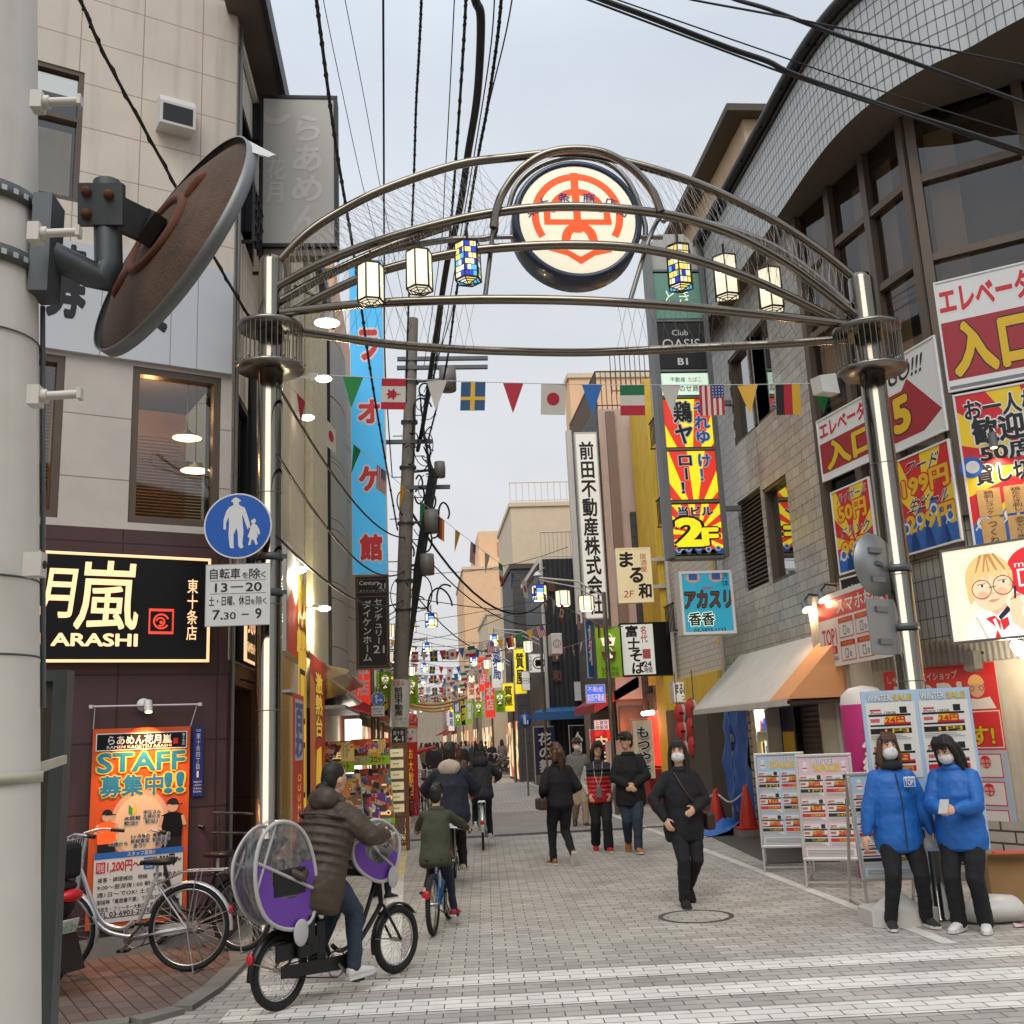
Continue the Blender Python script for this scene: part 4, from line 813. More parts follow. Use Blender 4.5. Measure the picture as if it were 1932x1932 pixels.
F.circ(.5, .5, .26, 'skin_print', .8, sy=1.2); mat('banner_pale', 'eec8a0', .6, var=0); F.circ(.5, .5, .22, 'banner_pale', 1, sy=1.2)
def staff(u, v, s, shirt):
    F.circ(u, v, .05*s, 'skin_print', 2); F.circ(u, v+.012*s, .054*s, 'ink', 2.5, 0, 180); F.rect(u-.02*s, v+.008*s, u+.1*s, v+.013*s, 'ink', 2.6)
    F.poly([(u-.1*s, v-.16*s), (u+.1*s, v-.16*s), (u+.12*s, v-.045*s), (u+.04*s, v-.03*s), (u-.04*s, v-.03*s), (u-.12*s, v-.045*s)], shirt, 1.8); F.poly([(u-.15*s, v-.1*s), (u-.11*s, v-.1*s), (u-.09*s, v-.05*s), (u-.12*s, v-.045*s)], 'skin_print', 1.9); F.poly([(u+.11*s, v-.1*s), (u+.15*s, v-.1*s), (u+.12*s, v-.045*s), (u+.09*s, v-.05*s)], 'skin_print', 1.9); F.rect(u-.1*s, v-.24*s, u+.1*s, v-.16*s, 'ink', 1.8)
staff(.17, .55, .85, 'orange'); staff(.83, .58, 1, 'sign_black')
F.poly([(.38, .605), (.38, .56), (.42, .545), (.42, .585)], 'green_ink', 2); F.poly([(.46, .605), (.46, .56), (.42, .545), (.42, .585)], 'yellow_ink', 2)
for tt, u, v, ww in (('未経験', .34, .525, .16), ('歓迎!!', .34, .5, .14), ('学生さん', .53, .55, .18), ('主婦の方', .53, .527, .17), ('歓迎!!', .55, .503, .13), ('3ヶ月毎の', .41, .43, .19), ('昇給査定', .41, .407, .19), ('あり!!', .44, .384, .12), ('食事補助', .63, .43, .18), ('制服貸与', .63, .407, .18), ('あり!!', .66, .384, .12), ('18歳から', .2, .4, .18)): F.text(tt, u, v, u+ww, v+.02, 'ink', 3, .02, 'white', .05)
F.rect(.06, .025, .95, .37, 'paper', 2); F.rect(.06, .34, .95, .37, 'blue_band', 3); F.text('スタッフ募集!!', .38, .343, .66, .366, 'white', 4); F.rect(.08, .27, .17, .325, 'red_ink', 3); F.text('時給', .09, .275, .16, .32, 'white', 4); F.text('1,200円～', .19, .27, .52, .325, 'red_ink', 3, .03); F.rect(.55, .27, .66, .33, 'blue_band', 3); F.text('22時', .56, .3, .65, .325, 'white', 4); F.text('以降', .57, .275, .64, .298, 'white', 4); F.text('1,500円～', .67, .275, .93, .335, 'ink', 3, .03)
for i, tt in enumerate(('接客・調理補助　時給　食事補助あり', '9:00～翌深夜1:00 朝～深夜', '週1日～でOK! 土日・祝日', '面接時「履歴書不要」下記迄お電話下さい', '高校生・フリーター大歓迎・学生さん大歓迎')): F.text(tt, .1, .225-i*.036, (.93, .8, .82, .92, .9)[i], .248-i*.036, 'ink', 3, .012)
F.rect(.08, .048, .93, .052, 'ink', 3); F.text('TEL 03-6903-2078', .09, .055, .63, .078, 'ink', 3, .02); F.rect(.68, .03, .92, .11, 'olive', 3)
b.make('printed_cloth', T)
b = MB(); a0, a1 = o+ex*-.03+Z*(h+.2)+WN*.03, o+ex*(w+.08)+Z*(h+.2)+WN*.03; b.cyl(a0, a1, .009, 'steel_white', 8); b.cyl(o+Z*h, a0+ex*.03, .004, 'steel_white', 5); b.cyl(o+ex*w+Z*h, a1-ex*.03, .004, 'steel_white', 5); b.box(a0, (.03, .04, .03), 'steel_white'); b.box(a1, (.03, .04, .03), 'steel_white'); b.make('hanging_rail', T)
T = thing('wall_lamp', 'grey spotlight fixed over the orange staff banner', 'lamp', PP(270, 1330, Pb, WX)); p = V(T.location)
b = MB(); b.lathe([(.0, 0), (.06, .005), (.06, .02), (0, .03)], p, 'steel_white', 20, (WX, Z, WN)); b.cyl(p+WN*.06+Z*.03+WX*.03, p+WN*.1-Z*.07+WX*.03, .038, 'steel_white', 14); b.make('lamp_body', T); b = MB(); b.ball(p+WN*.1-Z*.072+WX*.03, (.032, .032, .01), 'lamp_warm', 10, 6); b.make('bulb', T)
d = bpy.data.lights.new('lamp', 'SPOT'); d.energy = 75; d.color = S('ffb070')[:3]; d.spot_size = R(100); d.spot_blend = .8; d.shadow_soft_size = .03; lo = bpy.data.objects.new('lamp', d); COL.objects.link(lo); lo.parent = T; lo.location = WN*.16-Z*.09+WX*.02; lo.rotation_euler = (R(6), 0, 0)
# address plaque
mat('plaque_blue', '1e2f78', .4, var=0)
o, ex, w, h = on_face((362, 1503), (384, 1371), ('p', W0+WN*.02, WX)); T = thing('address_plaque', 'narrow navy street address plaque beside the staff banner', 'sign', o)
F = sign_box(T, o, ex, w, h, .015, 'plaque_blue', 'plaque_blue', 0); F.text('北区', .25, .93, .75, .965, 'white'); F.text('東十条四丁目', .28, .38, .72, .91, 'white', vert=True); F.text('1', .42, .27, .58, .36, 'white', bold=.02)
for i, tt in enumerate(('Higashi', '-Jujo', '4-chome', 'Kita-ku')): F.text(tt, .12, .19-i*.045, .88, .22-i*.045, 'white')
F.done()
# side sign and entrance fittings
o = V((SX+.12, 11.1, 2.0)); T = thing('shop_sign', 'small lit ramen sign on the street side of the corner building', 'sign', o)
F = sign_box(T, V((SX+.14, 10.5, 2.62)), EY, 1.6, .62, .1, 'sign_black', 'olive', .02, 'glow_letters'); F.text('らあめん花月嵐', .06, .45, .94, .9, 'glow_letters', bold=.02); F.text('RAMEN KAGETSU ARASHI', .06, .16, .94, .32, 'glow_letters', bold=.02); F.done()
for i, y in enumerate((10.75, 11.15)):
    t = thing('spotlight', ['white tube spotlight under the side ramen sign', 'brown tube spotlight under the side ramen sign'][i], 'lamp', (SX+.3, y, 2.35)); b = MB(); q = V((SX+.3, y, 2.4)); b.cyl(q, q+V((.02, .03, -.16)), .035, ('steel_white', 'brown_frame')[i], 12); b.cyl(q, q-EX*.25+Z*.05, .01, 'dark_metal', 6); b.make('lamp_body', t); b = MB(); b.ball(q+V((.02, .03, -.162)), (.03, .03, .008), 'lamp_warm', 8, 5); b.make('bulb', t)
T = thing('handrail', 'low stainless rail of four bars at the side entrance of the corner building', 'rail', (-1.66, 10.3, 0))
b = MB()
for z in (.62, .8, .98, 1.16): b.tube([(-1.95, 10.18, z+.03), (-1.62, 10.25, z), (-1.56, 10.4, z-.02), (-1.56, 11.2, z-.02)], .012, 'chrome', 6)
for p in ((-1.9, 10.19), (-1.57, 10.45), (-1.57, 11.1)): b.cyl((p[0], p[1], .09), (p[0], p[1], 1.18), .014, 'chrome', 6)
b.make('rail_bars', T)
# tall pale blade sign with faded lettering
o, ex, w, h = on_face((488, 466), (636, 183), ('y', 11.4)); h = PY(560, 181, 11.4).z-o.z
mat('sign_grey', 'b3b0aa', .4, var=.05, vs=1.2); mat('sign_faded', 'c0bdb8', .4, var=0)
T = thing('blade_sign', 'tall pale unlit sign box with faded ramen lettering on black brackets', 'sign', o)
F = sign_box(T, o, ex, w, h, .22, 'dark_metal', 'sign_grey', .045, 'dark_metal'); F.text('らあめん', .38, .08, .82, .88, 'sign_faded', vert=True, bold=.03, slant=.08); F.text('花月', .08, .28, .34, .58, 'sign_faded', vert=True, bold=.02); F.circ(.2, .9, .2, 'sign_faded', 2, 200, 340, .13); F.done()
for y in (202, 375): b = MB(); a = PY(441, y, 11.5); q = PY(488, y+68, 11.5); b.bx(a.x, o.x+.03, 11.42, 11.6, q.z, a.z, 'dark_metal'); b.make('bracket', T)
b = MB()
b.bx(o.x, o.x+w, 11.42, 11.6, o.z-.1, o.z-.005, 'brown_frame'); b.make('bracket', T)
# ------------------------------------------------ road signs on the left post
def clampband(t, y, px, z, n='clamp_band', post=(PLx, YL)):
    b = MB(); b.lathe([(.127, -.03), (.136, -.03), (.136, .03), (.127, .03)], (post[0], post[1], z), 'galv', 28); b.bx(post[0]-.45, post[0]-.1, post[1]-.15, post[1]-.12, z-.02, z+.02, 'galv'); b.box((post[0]+.15, post[1]-.04, z), (.05, .03, .04), 'galv'); b.make(n, t)
c = PY(449, 992, 9.8); rs = 63/FPX*(c-EYE).dot(fw)
mat('road_blue', '1a55a8', .4, var=.02); mat('sign_white', 'cfcfcc', .45, var=.03); mat('sign_alu', '8f9192', .4, .6, var=.06)
T = thing('road_sign', 'round blue pedestrian road sign with walking adult and child on the left arch post', 'sign', c)
b = MB(); b.lathe([(0, -.012), (rs, -.012), (rs, 0), (0, 0)], c, 'sign_alu', 48, (EX, Z, -EY)); b.make('plate', T)
F = Face(MB(), c, EX, 1, 1); F.circ(0, 0, rs, 'sign_white', .5, n=56); F.circ(0, 0, rs*.955, 'road_blue', 1, n=56)
man = [(-7, 57), (-1, 60), (4, 57), (9, 52), (4, 50), (5, 44), (16, 38), (22, 20), (26, 6), (27, -4), (22, -6), (19, 2), (14, 18), (11, 25), (12, 8), (14, -10), (12, -34), (14, -42), (8, -44), (4, -38), (3, -14), (0, -2), (-5, -16), (-5, -36), (-4, -43), (-11, -43), (-13, -36), (-15, -14), (-14, 6), (-15, 20), (-20, 8), (-20, -6), (-25, -4), (-25, 14), (-20, 32), (-14, 40), (-6, 44), (-7, 50), (-11, 51)]
kid = [(27, 12), (32, 16), (36, 13), (35, 8), (33, 5), (38, 2), (43, -8), (44, -16), (40, -17), (37, -8), (38, -14), (40, -20), (37, -26), (40, -36), (36, -38), (32, -28), (28, -26), (26, -37), (21, -38), (24, -24), (20, -20), (23, -12), (25, -4), (20, -2), (22, -6), (27, 2), (29, 6), (26, 9)]
for q, dx in ((man, -3), (kid, -1)): F.poly([((x+dx)*rs/66, (y-2)*rs/66) for x, y in q][::-1], 'sign_white', 2)
F.mb.make('sign_face', T); clampband(T, 0, 0, c.z-.28)
o, ex, w, h = on_face((386, 1183), (511, 1062), ('y', 9.8)); T = thing('road_sign', 'white time limit plate under the round blue pedestrian sign', 'sign', o)
F = sign_box(T, o, ex, w, h, .012, 'sign_alu', 'sign_white', 0); F.frame(.0, .0, 1, 1, .006, 'grey_ink', 1)
F.text('自転車', .07, .76, .53, .93, 'ink', bold=.012); F.text('を', .56, .76, .66, .86, 'ink'); F.text('除', .67, .75, .84, .92, 'ink', bold=.012); F.text('く', .85, .76, .93, .87, 'ink'); F.rect(.07, .725, .93, .732, 'ink'); F.text('13－20', .15, .55, .86, .69, 'ink', bold=.015); F.rect(.07, .515, .93, .522, 'ink')
F.text('土・日曜、休日', .06, .33, .68, .48, 'ink', bold=.012); F.text('を', .69, .34, .77, .42, 'ink'); F.text('除', .78, .33, .87, .47, 'ink'); F.text('く', .88, .34, .94, .44, 'ink'); F.text('7.', .12, .11, .27, .26, 'ink', bold=.015); F.text('30', .29, .11, .47, .22, 'ink', bold=.01); F.rect(.56, .17, .67, .19, 'ink'); F.text('9', .77, .11, .86, .27, 'ink', bold=.015); F.done(); clampband(T, 0, 0, o.z+.33)
# ================================================ RIGHT SIDE SIGNS
mat('adv_yellow', 'e6c32a', .45, var=.02); mat('adv_red', 'c6222c', .45, var=.02); mat('adv_maroon', '9c2630', .45, var=.02); mat('adv_white', 'd9d9d8', .45, var=.02); mat('wave_blue', '2a61ae', .45, var=.02); mat('adv_black', '1b1b1e', .45, var=0); mat('gold', 'd8b020', .5, var=0); mat('wood', 'c89f66', .6, var=.12, vs=8)
def rays(F, cu, cv, n, m0, m1, l=1, ph=0):
    """alternating sunburst wedges clipped to the face"""
    F.rect(0, 0, 1, 1, m0, l); asp = F.w/F.h
    for i in range(n):
        a0 = 2*math.pi*(i+ph)/n; a1 = a0+math.pi/n; p = [(cu, cv)]+[(cu+9*math.cos(a), cv+9*math.sin(a)*asp) for a in (a0, (a0+a1)/2, a1)]
        for k, lim, sg in ((0, 0, 1), (0, 1, -1), (1, 0, 1), (1, 1, -1)):
            q = []
            for j in range(len(p)):
                A, B = p[j-1], p[j]; da = (A[k]-lim)*sg; db = (B[k]-lim)*sg
                if (da < 0) != (db < 0): t = da/(da-db); q.append((A[0]+(B[0]-A[0])*t, A[1]+(B[1]-A[1])*t))
                if db >= 0: q.append(B)
            p = q
            if not p: break
        if len(p) > 2: F.poly(p, m1, l+.3)
def waves(F, y, n, l=1.6):
    """curling sea waves along the foot of a poster"""
    for i in range(n):
        u = (i+.5)/n; r = .62*F.w/n; v = y*(.75+.3*((i*7) % 3)/2)
        F.poly([(max(0, u-.9/n), 0), (min(1, u+.9/n), 0), (min(1, u+.5/n), v*.7), (u, v), (max(0, u-.6/n), v*.6)], 'wave_blue', l)
        for k, rr in enumerate((.9, .55)): F.circ(u, v*.72, r*rr*.5, 'adv_white' if k == 0 else 'wave_blue', l+.3+.3*k, n=16)
        F.circ(u, v*.45, r*.62, 'adv_white', l+.2, 20, 160, r*.54, 12)
def facet_sign(name, lab, bl, tr, P0, d, m, zs=None, cat='sign', rim=.02, off=.06):
    n = d.cross(Z); Q = P0+n*off; o = V(PP(*bl, Q, d)); e = V(PP(*tr, Q, d)); w = (e-o).dot(d); h = e.z-o.z
    if zs: o.z = zs[0]; h = zs[1]-zs[0]
    t = thing(name, lab, cat, o); return sign_box(t, o, d, w, h, .04, 'grey_metal', m, rim, 'adv_white')
# wide board right of the corner mullion: lift entrance
F = facet_sign('entrance_sign', 'white and crimson lift entrance board with huge yellow characters under the right windows', (1770, 600), (2110, 400), C0, dC, 'adv_white', (5.3, 6.62))
F.rect(0, .1, 1, .62, 'adv_maroon', 1); F.text('エレベーター', .02, .7, .62, .93, 'adv_red', bold=.04, out='adv_white', ob=.05); F.text('入口', .06, .14, .5, .58, 'gold', bold=.05, out='adv_black', ob=.03); F.rect(0, 0, 1, .05, 'grey_metal', 1); F.done()
F = facet_sign('menu_sign', 'large sunburst pub poster with black welcome lettering and wooden menu tags', (1830, 975), (2110, 640), C0, dC, 'adv_yellow', (3.5, 5.26))
rays(F, .5, .5, 9, 'adv_yellow', 'adv_red'); waves(F, .3, 6)
F.text('お一人様', .06, .82, .52, .95, 'adv_black', bold=.03, out='adv_white', ob=.06); F.text('歓迎', .09, .66, .4, .82, 'adv_black', bold=.04, out='adv_white', ob=.06); F.text('50席', .12, .54, .45, .65, 'adv_black', bold=.03, out='adv_white', ob=.06); F.text('貸し切り', .07, .4, .5, .52, 'adv_black', bold=.03, out='adv_white', ob=.06)
F.circ(.05, .52, .12, 'wave_blue', 2.2); F.circ(.06, .52, .07, 'adv_white', 2.4); F.text('2,980', .42, .02, .75, .2, 'gold', bold=.03, out='adv_red', ob=.06)
for i, tt in enumerate(('鶏刺しユッケ', '鶏たたき刺し', 'つくね', '激辛ヤロー焼き')):
    u = .06+(i % 2)*.16; v = .2 if i < 2 else .015; F.rect(u, v, u+.14, v+.17, 'wood', 4); F.text(tt, u+.04, v+.01, u+.1, v+.16, 'ink', 6, vert=True)
F.done()
T = thing('wall_lamp', 'grey tube lamp shining on the wooden menu tags', 'lamp', PP(1878, 850, C0, dC)); p = V(T.location)+dC.cross(Z)*.16
b = MB(); b.cyl(p, p+Z*.16, .045, 'grey_metal', 14); b.bar(p+Z*.1, p+Z*.1-dC.cross(Z)*.1, .02, .02, 'grey_metal'); b.make('lamp_body', T); b = MB(); b.ball(p-Z*.005, (.035, .035, .01), 'lamp_warm', 10, 5); b.make('bulb', T)
d_ = bpy.data.lights.new('lamp', 'SPOT'); d_.energy = 30; d_.color = S('ffe0b0')[:3]; d_.spot_size = R(110); d_.spot_blend = .9; lo_ = bpy.data.objects.new('lamp', d_); COL.objects.link(lo_); lo_.parent = T; lo_.location = dC.cross(Z)*.17-Z*.02; lo_.rotation_euler = (0, 0, 0)
# facet left of the mullion
F = facet_sign('entrance_sign', 'white panel with crimson arrow and GO lettering between corner mullion and right arch post', (1671, 735), (1752, 560), B0, dB, 'adv_white', (4.86, 5.98))
F.poly([(.0, .1), (.62, .1), (.97, .24), (.42, .72), (.3, .62), (.0, .62)][::1], 'adv_maroon', 1); F.frame(0, 0, 1, 1, .03, 'adv_white', 1.4); F.text('GO!!!', .05, .72, .7, .9, 'adv_black', bold=.02, out='adv_white', slant=.1); F.text('5', .1, .2, .38, .55, 'gold', bold=.05, out='adv_black', ob=.03); F.done()
F = facet_sign('price_sign', 'sunburst price poster reading 199 and 299 yen right of the right arch post', (1686, 905), (1770, 690), B0, dB, 'adv_yellow', (3.62, 4.76))
rays(F, .5, .2, 8, 'adv_yellow', 'adv_red'); waves(F, .5, 4); F.text('フード', .2, .8, .75, .93, 'adv_black', bold=.015, out='adv_white', ob=.05, slant=.15); F.text('199円', .15, .58, .92, .78, 'gold', bold=.04, out='adv_red', ob=.07); F.text('生ビール', .18, .42, .85, .55, 'adv_black', bold=.015, out='adv_white', ob=.05, slant=.15); F.text('299円', .15, .2, .95, .4, 'gold', bold=.04, out='adv_red', ob=.07); F.done()
F = facet_sign('entrance_sign', 'white and crimson lift entrance panel left of the right arch post', (1540, 790), (1650, 690), B0, dB, 'adv_white', (4.9, 5.75))
F.rect(0, .12, 1, .6, 'adv_maroon', 1); F.text('エレベーター', .04, .68, .95, .92, 'adv_red', bold=.04, out='adv_white', ob=.05); F.text('入口', .12, .16, .85, .56, 'gold', bold=.05, out='adv_black', ob=.03); F.done()
F = facet_sign('price_sign', 'narrow sunburst price poster reading 50 and 99 yen left of the right arch post', (1571, 960), (1628, 810), B0, dB, 'adv_yellow', (3.62, 4.72))
rays(F, .5, .3, 8, 'adv_yellow', 'adv_red'); waves(F, .4, 3); F.text('ハイボール', .12, .82, .88, .95, 'adv_black', bold=.01, out='adv_white', ob=.05, slant=.1); F.text('50円', .15, .6, .85, .8, 'gold', bold=.04, out='adv_red', ob=.07); F.text('ドリンク', .15, .4, .85, .54, 'adv_black', bold=.01, out='adv_white', ob=.05, slant=.1); F.text('99円', .15, .17, .85, .37, 'gold', bold=.04, out='adv_red', ob=.07); F.done()
F = facet_sign('floor_sign', 'black second floor sign with yellow figure two half hidden by the right arch post', (1585, 1095), (1650, 975), B0, dB, 'adv_black', (2.72, 3.56), off=.1)
F.text('当ビル', .12, .62, .85, .86, 'adv_black', bold=.01, out='adv_white', ob=.05, slant=.1); F.text('2F', .14, .1, .9, .56, 'gold', bold=.05); F.done()
# boy billboard, backlit
mat('bill_cream', 'ece0c6', .5, var=0, emit=.62); mat('bill_skin', 'f2c6a2', .5, var=0, emit=.6); mat('bill_hair', 'e2bd80', .5, var=0, emit=.55); mat('bill_hair_dark', 'b98a52', .5, var=0, emit=.5); mat('bill_dark', '584238', .5, var=0, emit=.3); mat('bill_shirt', 'e9e4da', .5, var=0, emit=.62); mat('bill_lip', 'd98878', .5, var=0, emit=.5); mat('bill_red', 'd22b34', .5, var=0, emit=.55); mat('bill_navy', '2a2c48', .5, var=0, emit=.25); mat('bill_fold', 'cfc4b4', .5, var=0, emit=.5); mat('bill_blush', 'eab092', .5, var=0, emit=.55)
Wp = W1; BD = -dirv(-40); Wp = C0+V((-.62, -.35, 0)); o = V(PP(1797, 1215, Wp, BD)); e = V(PP(1770, 1040, Wp, BD)); bw = 1.62; bh = e.z-o.z; T = thing('billboard', 'backlit billboard portrait of a fair haired child in round glasses holding a phone', 'billboard', o)
F = sign_box(T, o, BD, bw, bh, .14, 'grey_metal', 'bill_cream', .02)
q = .62
def PO(x, y): return ((x-1275)/865.0*q*1.02, (985-y)/745.0)
F.poly([PO(x, y) for x, y in ((1420, 985), (1435, 850), (1520, 770), (1600, 720), (1740, 740), (1850, 760), (1960, 840), (1990, 985))][::-1], 'bill_shirt', 1)
F.poly([PO(x, y) for x, y in ((1600, 640), (1760, 640), (1770, 740), (1680, 800), (1600, 730))][::-1], 'bill_blush', 1.3)
def ell(cx, cy, rx, ry, m, l, a0=0, a1=360, n=36): F.poly([PO(cx+rx*math.cos(R(a0+(a1-a0)*i/n)), cy-ry*math.sin(R(a0+(a1-a0)*i/n))) for i in range(n+(0 if a1-a0 >= 360 else 1))], m, l)
ell(1650, 520, 195, 205, 'bill_hair', 1.5); ell(1652, 560, 165, 205, 'bill_skin', 2); ell(1500, 620, 28, 55, 'bill_blush', 1.7); ell(1810, 560, 24, 50, 'bill_blush', 1.7)
ell(1590, 640, 45, 35, 'bill_blush', 2.1); ell(1745, 625, 42, 35, 'bill_blush', 2.1)
F.poly([PO(x, y) for x, y in ((1460, 600), (1465, 470), (1520, 370), (1610, 318), (1720, 325), (1810, 390), (1850, 480), (1845, 560), (1815, 500), (1770, 450), (1790, 520), (1720, 480), (1735, 525), (1660, 470), (1650, 540), (1600, 480), (1580, 545), (1540, 500), (1510, 560), (1500, 700), (1470, 690))][::-1], 'bill_hair', 2.6)
for x0, x1, x2 in ((1640, 1660, 1610), (1655, 1690, 1720), (1650, 1662, 1655), (1600, 1625, 1545), (1700, 1725, 1790)): F.poly([PO(x0, 322), PO(x1, 322), PO(x2+14, 455), PO(x2, 460)][::-1], 'bill_hair_dark', 2.9)
for cx, cy in ((1585, 590), (1762, 575)):
    u, v = PO(cx, cy); F.circ(u, v, .098, 'bill_dark', 3.4, r0=.09, n=30); ell(cx+6, cy-25, 26, 12, 'bill_shirt', 2.8); ell(cx+8, cy-25, 11, 11, 'bill_navy', 3)
    F.poly([PO(cx-34, cy-40), PO(cx+34, cy-44), PO(cx+34, cy-38), PO(cx-34, cy-34)][::-1], 'bill_dark', 3)
F.poly([PO(1645, 580), PO(1705, 574), PO(1705, 580), PO(1645, 587)][::-1], 'bill_dark', 3.4); F.poly([PO(1650, 632), PO(1672, 618), PO(1700, 630), PO(1676, 642)], 'bill_blush', 2.9)
F.poly([PO(1622, 685), PO(1660, 674), PO(1690, 678), PO(1730, 670), (PO(1692, 694)), (PO(1655, 698))], 'bill_lip', 3)
F.poly([PO(x, y) for x, y in ((1585, 815), (1660, 800), (1700, 850), (1690, 970), (1640, 970), (1670, 900))][::-1], 'bill_red', 3); F.poly([PO(x, y) for x, y in ((1700, 840), (1765, 820), (1770, 880), (1715, 920))][::-1], 'bill_red', 3.2); F.poly([PO(x, y) for x, y in ((1640, 830), (1665, 822), (1705, 960), (1688, 968))][::-1], 'bill_shirt', 3.3)
F.poly([PO(x, y) for x, y in ((1690, 810), (1775, 735), (1800, 770), (1705, 840))][::-1], 'bill_navy', 3.4)
F.poly([PO(x, y) for x, y in ((1790, 860), (1790, 720), (1830, 630), (1890, 660), (1900, 740), (1880, 800), (1932, 900), (1900, 960))][::-1], 'bill_skin', 3.6)
for i in range(3): F.poly([PO(1800+i*22, 690-i*22), PO(1870+i*8, 660-i*2), PO(1875+i*8, 668), PO(1806+i*22, 700-i*22)][::-1], 'bill_lip', 3.8)
F.poly([PO(1845, 600), PO(1868, 590), PO(1850, 690), PO(1836, 690)][::-1], 'bill_navy', 4); F.poly([PO(1500, 800), PO(1515, 790), PO(1590, 970), PO(1575, 975)][::-1], 'bill_fold', 1.6)
u, v = PO(2010, 500); F.circ(u, v, .25, 'bill_red', 1.4, n=40); F.text('mobile', u-.1, v+.06, u+.12, v+.12, 'bill_shirt', 2); F.frame(u-.09, v-.14, u+.1, v+.04, .02, 'bill_shirt', 2); F.text('TOP1', .74, .2, .98, .45, 'bill_red', 2, .04); F.done()
# red repair shop board, posters
mat('poster_red', 'cf2f33', .4, var=.02); mat('poster_white', 'dddad6', .4, var=.02); mat('poster_pink', 'b4343f', .5, var=.04)
P9 = V((5.42, 13.3, 0)); o = V(PX(1553, 1262, 5.28)); e = V(PX(1680, 1225, 5.28)); d9 = V((e.x-o.x, e.y-o.y, 0)).normalized()
T = thing('repair_sign', 'white and red phone repair board with boxed icons above the pillar, lit by clip lamps', 'sign', o); w9 = 2.2
F = sign_box(T, o, -EY, w9, .92, .06, 'grey_metal', 'poster_white', 0)
F.rect(.02, .66, .98, .93, 'poster_red', 1); F.text('スマホ相談', .3, .69, .92, .9, 'poster_white', bold=.02); F.text('TOP1', .05, .3, .26, .52, 'poster_red', bold=.02); F.rect(.06, .17, .25, .28, 'poster_red', 1); F.text('十条店', .09, .185, .22, .265, 'poster_white'); F.text('03-5290-0561', .06, .08, .26, .14, 'ink')
for i in range(6):
    u = .3+(i % 3)*.23; v = .36 if i < 3 else .05; F.frame(u, v, u+.2, v+.26, .012, 'poster_red', 1.5); F.rect(u, v+.2, u+.2, v+.27, 'poster_red', 1.7); F.text('修理対応', u+.03, v+.215, u+.17, v+.255, 'gold', 2.4); F.frame(u+.06, v+.04, u+.1, v+.16, .01, 'ink', 2); F.circ(u+.13, v+.08, .03, 'ink', 2, r0=.02, n=12)
F.done()
for i, (x, y) in enumerate(((1517, 1140), (1548, 1122))):
    p = PX(x, y, 5.25); t = thing('spotlight', ['clip lamp on the tiled wall left of the red repair board', 'clip lamp glowing against the red repair board'][i], 'lamp', p); b = MB(); dd = V((.15, -.5, -.8)).normalized(); b.tube([p+V((.25, .05, .12)), p+V((.1, .05, .14)), p-dd*.03], .014, 'dark_metal', 6); b.tube([p-dd*.04, p+dd*.02, p+dd*.1], [.03, .045, .075], 'grey_metal', 14, caps=False); b.make('lamp_body', t); b = MB(); b.ball(p+dd*.07, .05, 'lamp_white', 10, 8); b.make('bulb', t); L0_ = lamp(0, 14, 'ffc890', .05); lo_ = bpy.data.objects.new('lamp', L0_); COL.objects.link(lo_); lo_.parent = t; lo_.location = dd*.16
o = V(PP(1745, 1590, W1+nW*.02, dW)); o = W1+nW*.02+dW*(-1.05); e = V(PP(1876, 1250, W1+nW*.02, dW)); w = (e-o).dot(dW); o.z = .34; h = 2.0
T = thing('shop_poster', 'tall red and white phone shop poster taped to the pale corner wall', 'poster', o); b = MB(); b.box(o+dW*w/2+Z*h/2, (w, .004, h), 'poster_white', (dW, nW, Z)); F = Face(b, o+nW*.003, dW, w, h)
F.rect(0, .74, 1, 1, 'poster_red', 1); F.text('しゃべるケータイショップ', .04, .925, .68, .97, 'poster_white', bold=.012); F.text('TOP1', .1, .76, .7, .9, 'poster_white', bold=.04); F.rect(0, .52, 1, .74, 'poster_red', .8); F.frame(0.01, .53, .99, .735, .012, 'poster_white', 1.2); F.text('お店と', .4, .66, .66, .71, 'poster_white', bold=.02); F.text('います!', .4, .55, .92, .65, 'gold', bold=.03, out='ink', ob=.03)
F.circ(.83, .86, .1, 'skin_print', 2); F.circ(.83, .885, .105, 'bill_hair_dark', 2.4, 0, 180); F.poly([(.7, .745), (.97, .745), (.93, .81), (.83, .8), (.74, .81)], 'poster_white', 2.2); F.circ(.79, .86, .03, 'ink', 3, r0=.024, n=14); F.circ(.87, .86, .03, 'ink', 3, r0=.024, n=14)
mat('pale_blue', 'a9bccb', .5, var=.04); F.rect(0, .06, 1, .52, 'pale_blue', .8); F.rect(0, 0, 1, .06, 'poster_red', .9)
for i, tt in enumerate(('30', '60', '')):
    v = .37-i*.15; F.rect(.05, v, .95, v+.13, 'poster_white', 1.2); F.frame(.05, v, .95, v+.13, .012, 'poster_red', 1.6)
    if tt: F.circ(.4, v+.02, .16, 'gold', 1.5, 10, 170); F.text(tt, .35, v+.02, .62, v+.115, 'poster_red', 3, .04, 'poster_white', .05); F.text('分', .64, v+.02, .74, v+.06, 'poster_red', 3, .02); F.circ(.82, v+.085, .07, 'poster_red', 2); F.text('最短', .76, v+.08, .88, v+.1, 'poster_white', 3); F.text('無料', .76, v+.055, .88, v+.075, 'poster_white', 3)
    else: F.frame(.55, v+.02, .68, v+.115, .012, 'ink', 2); F.circ(.8, v+.03, .07, 'poster_red', 2, 0, 180)
b.make('printed_sheet', T)
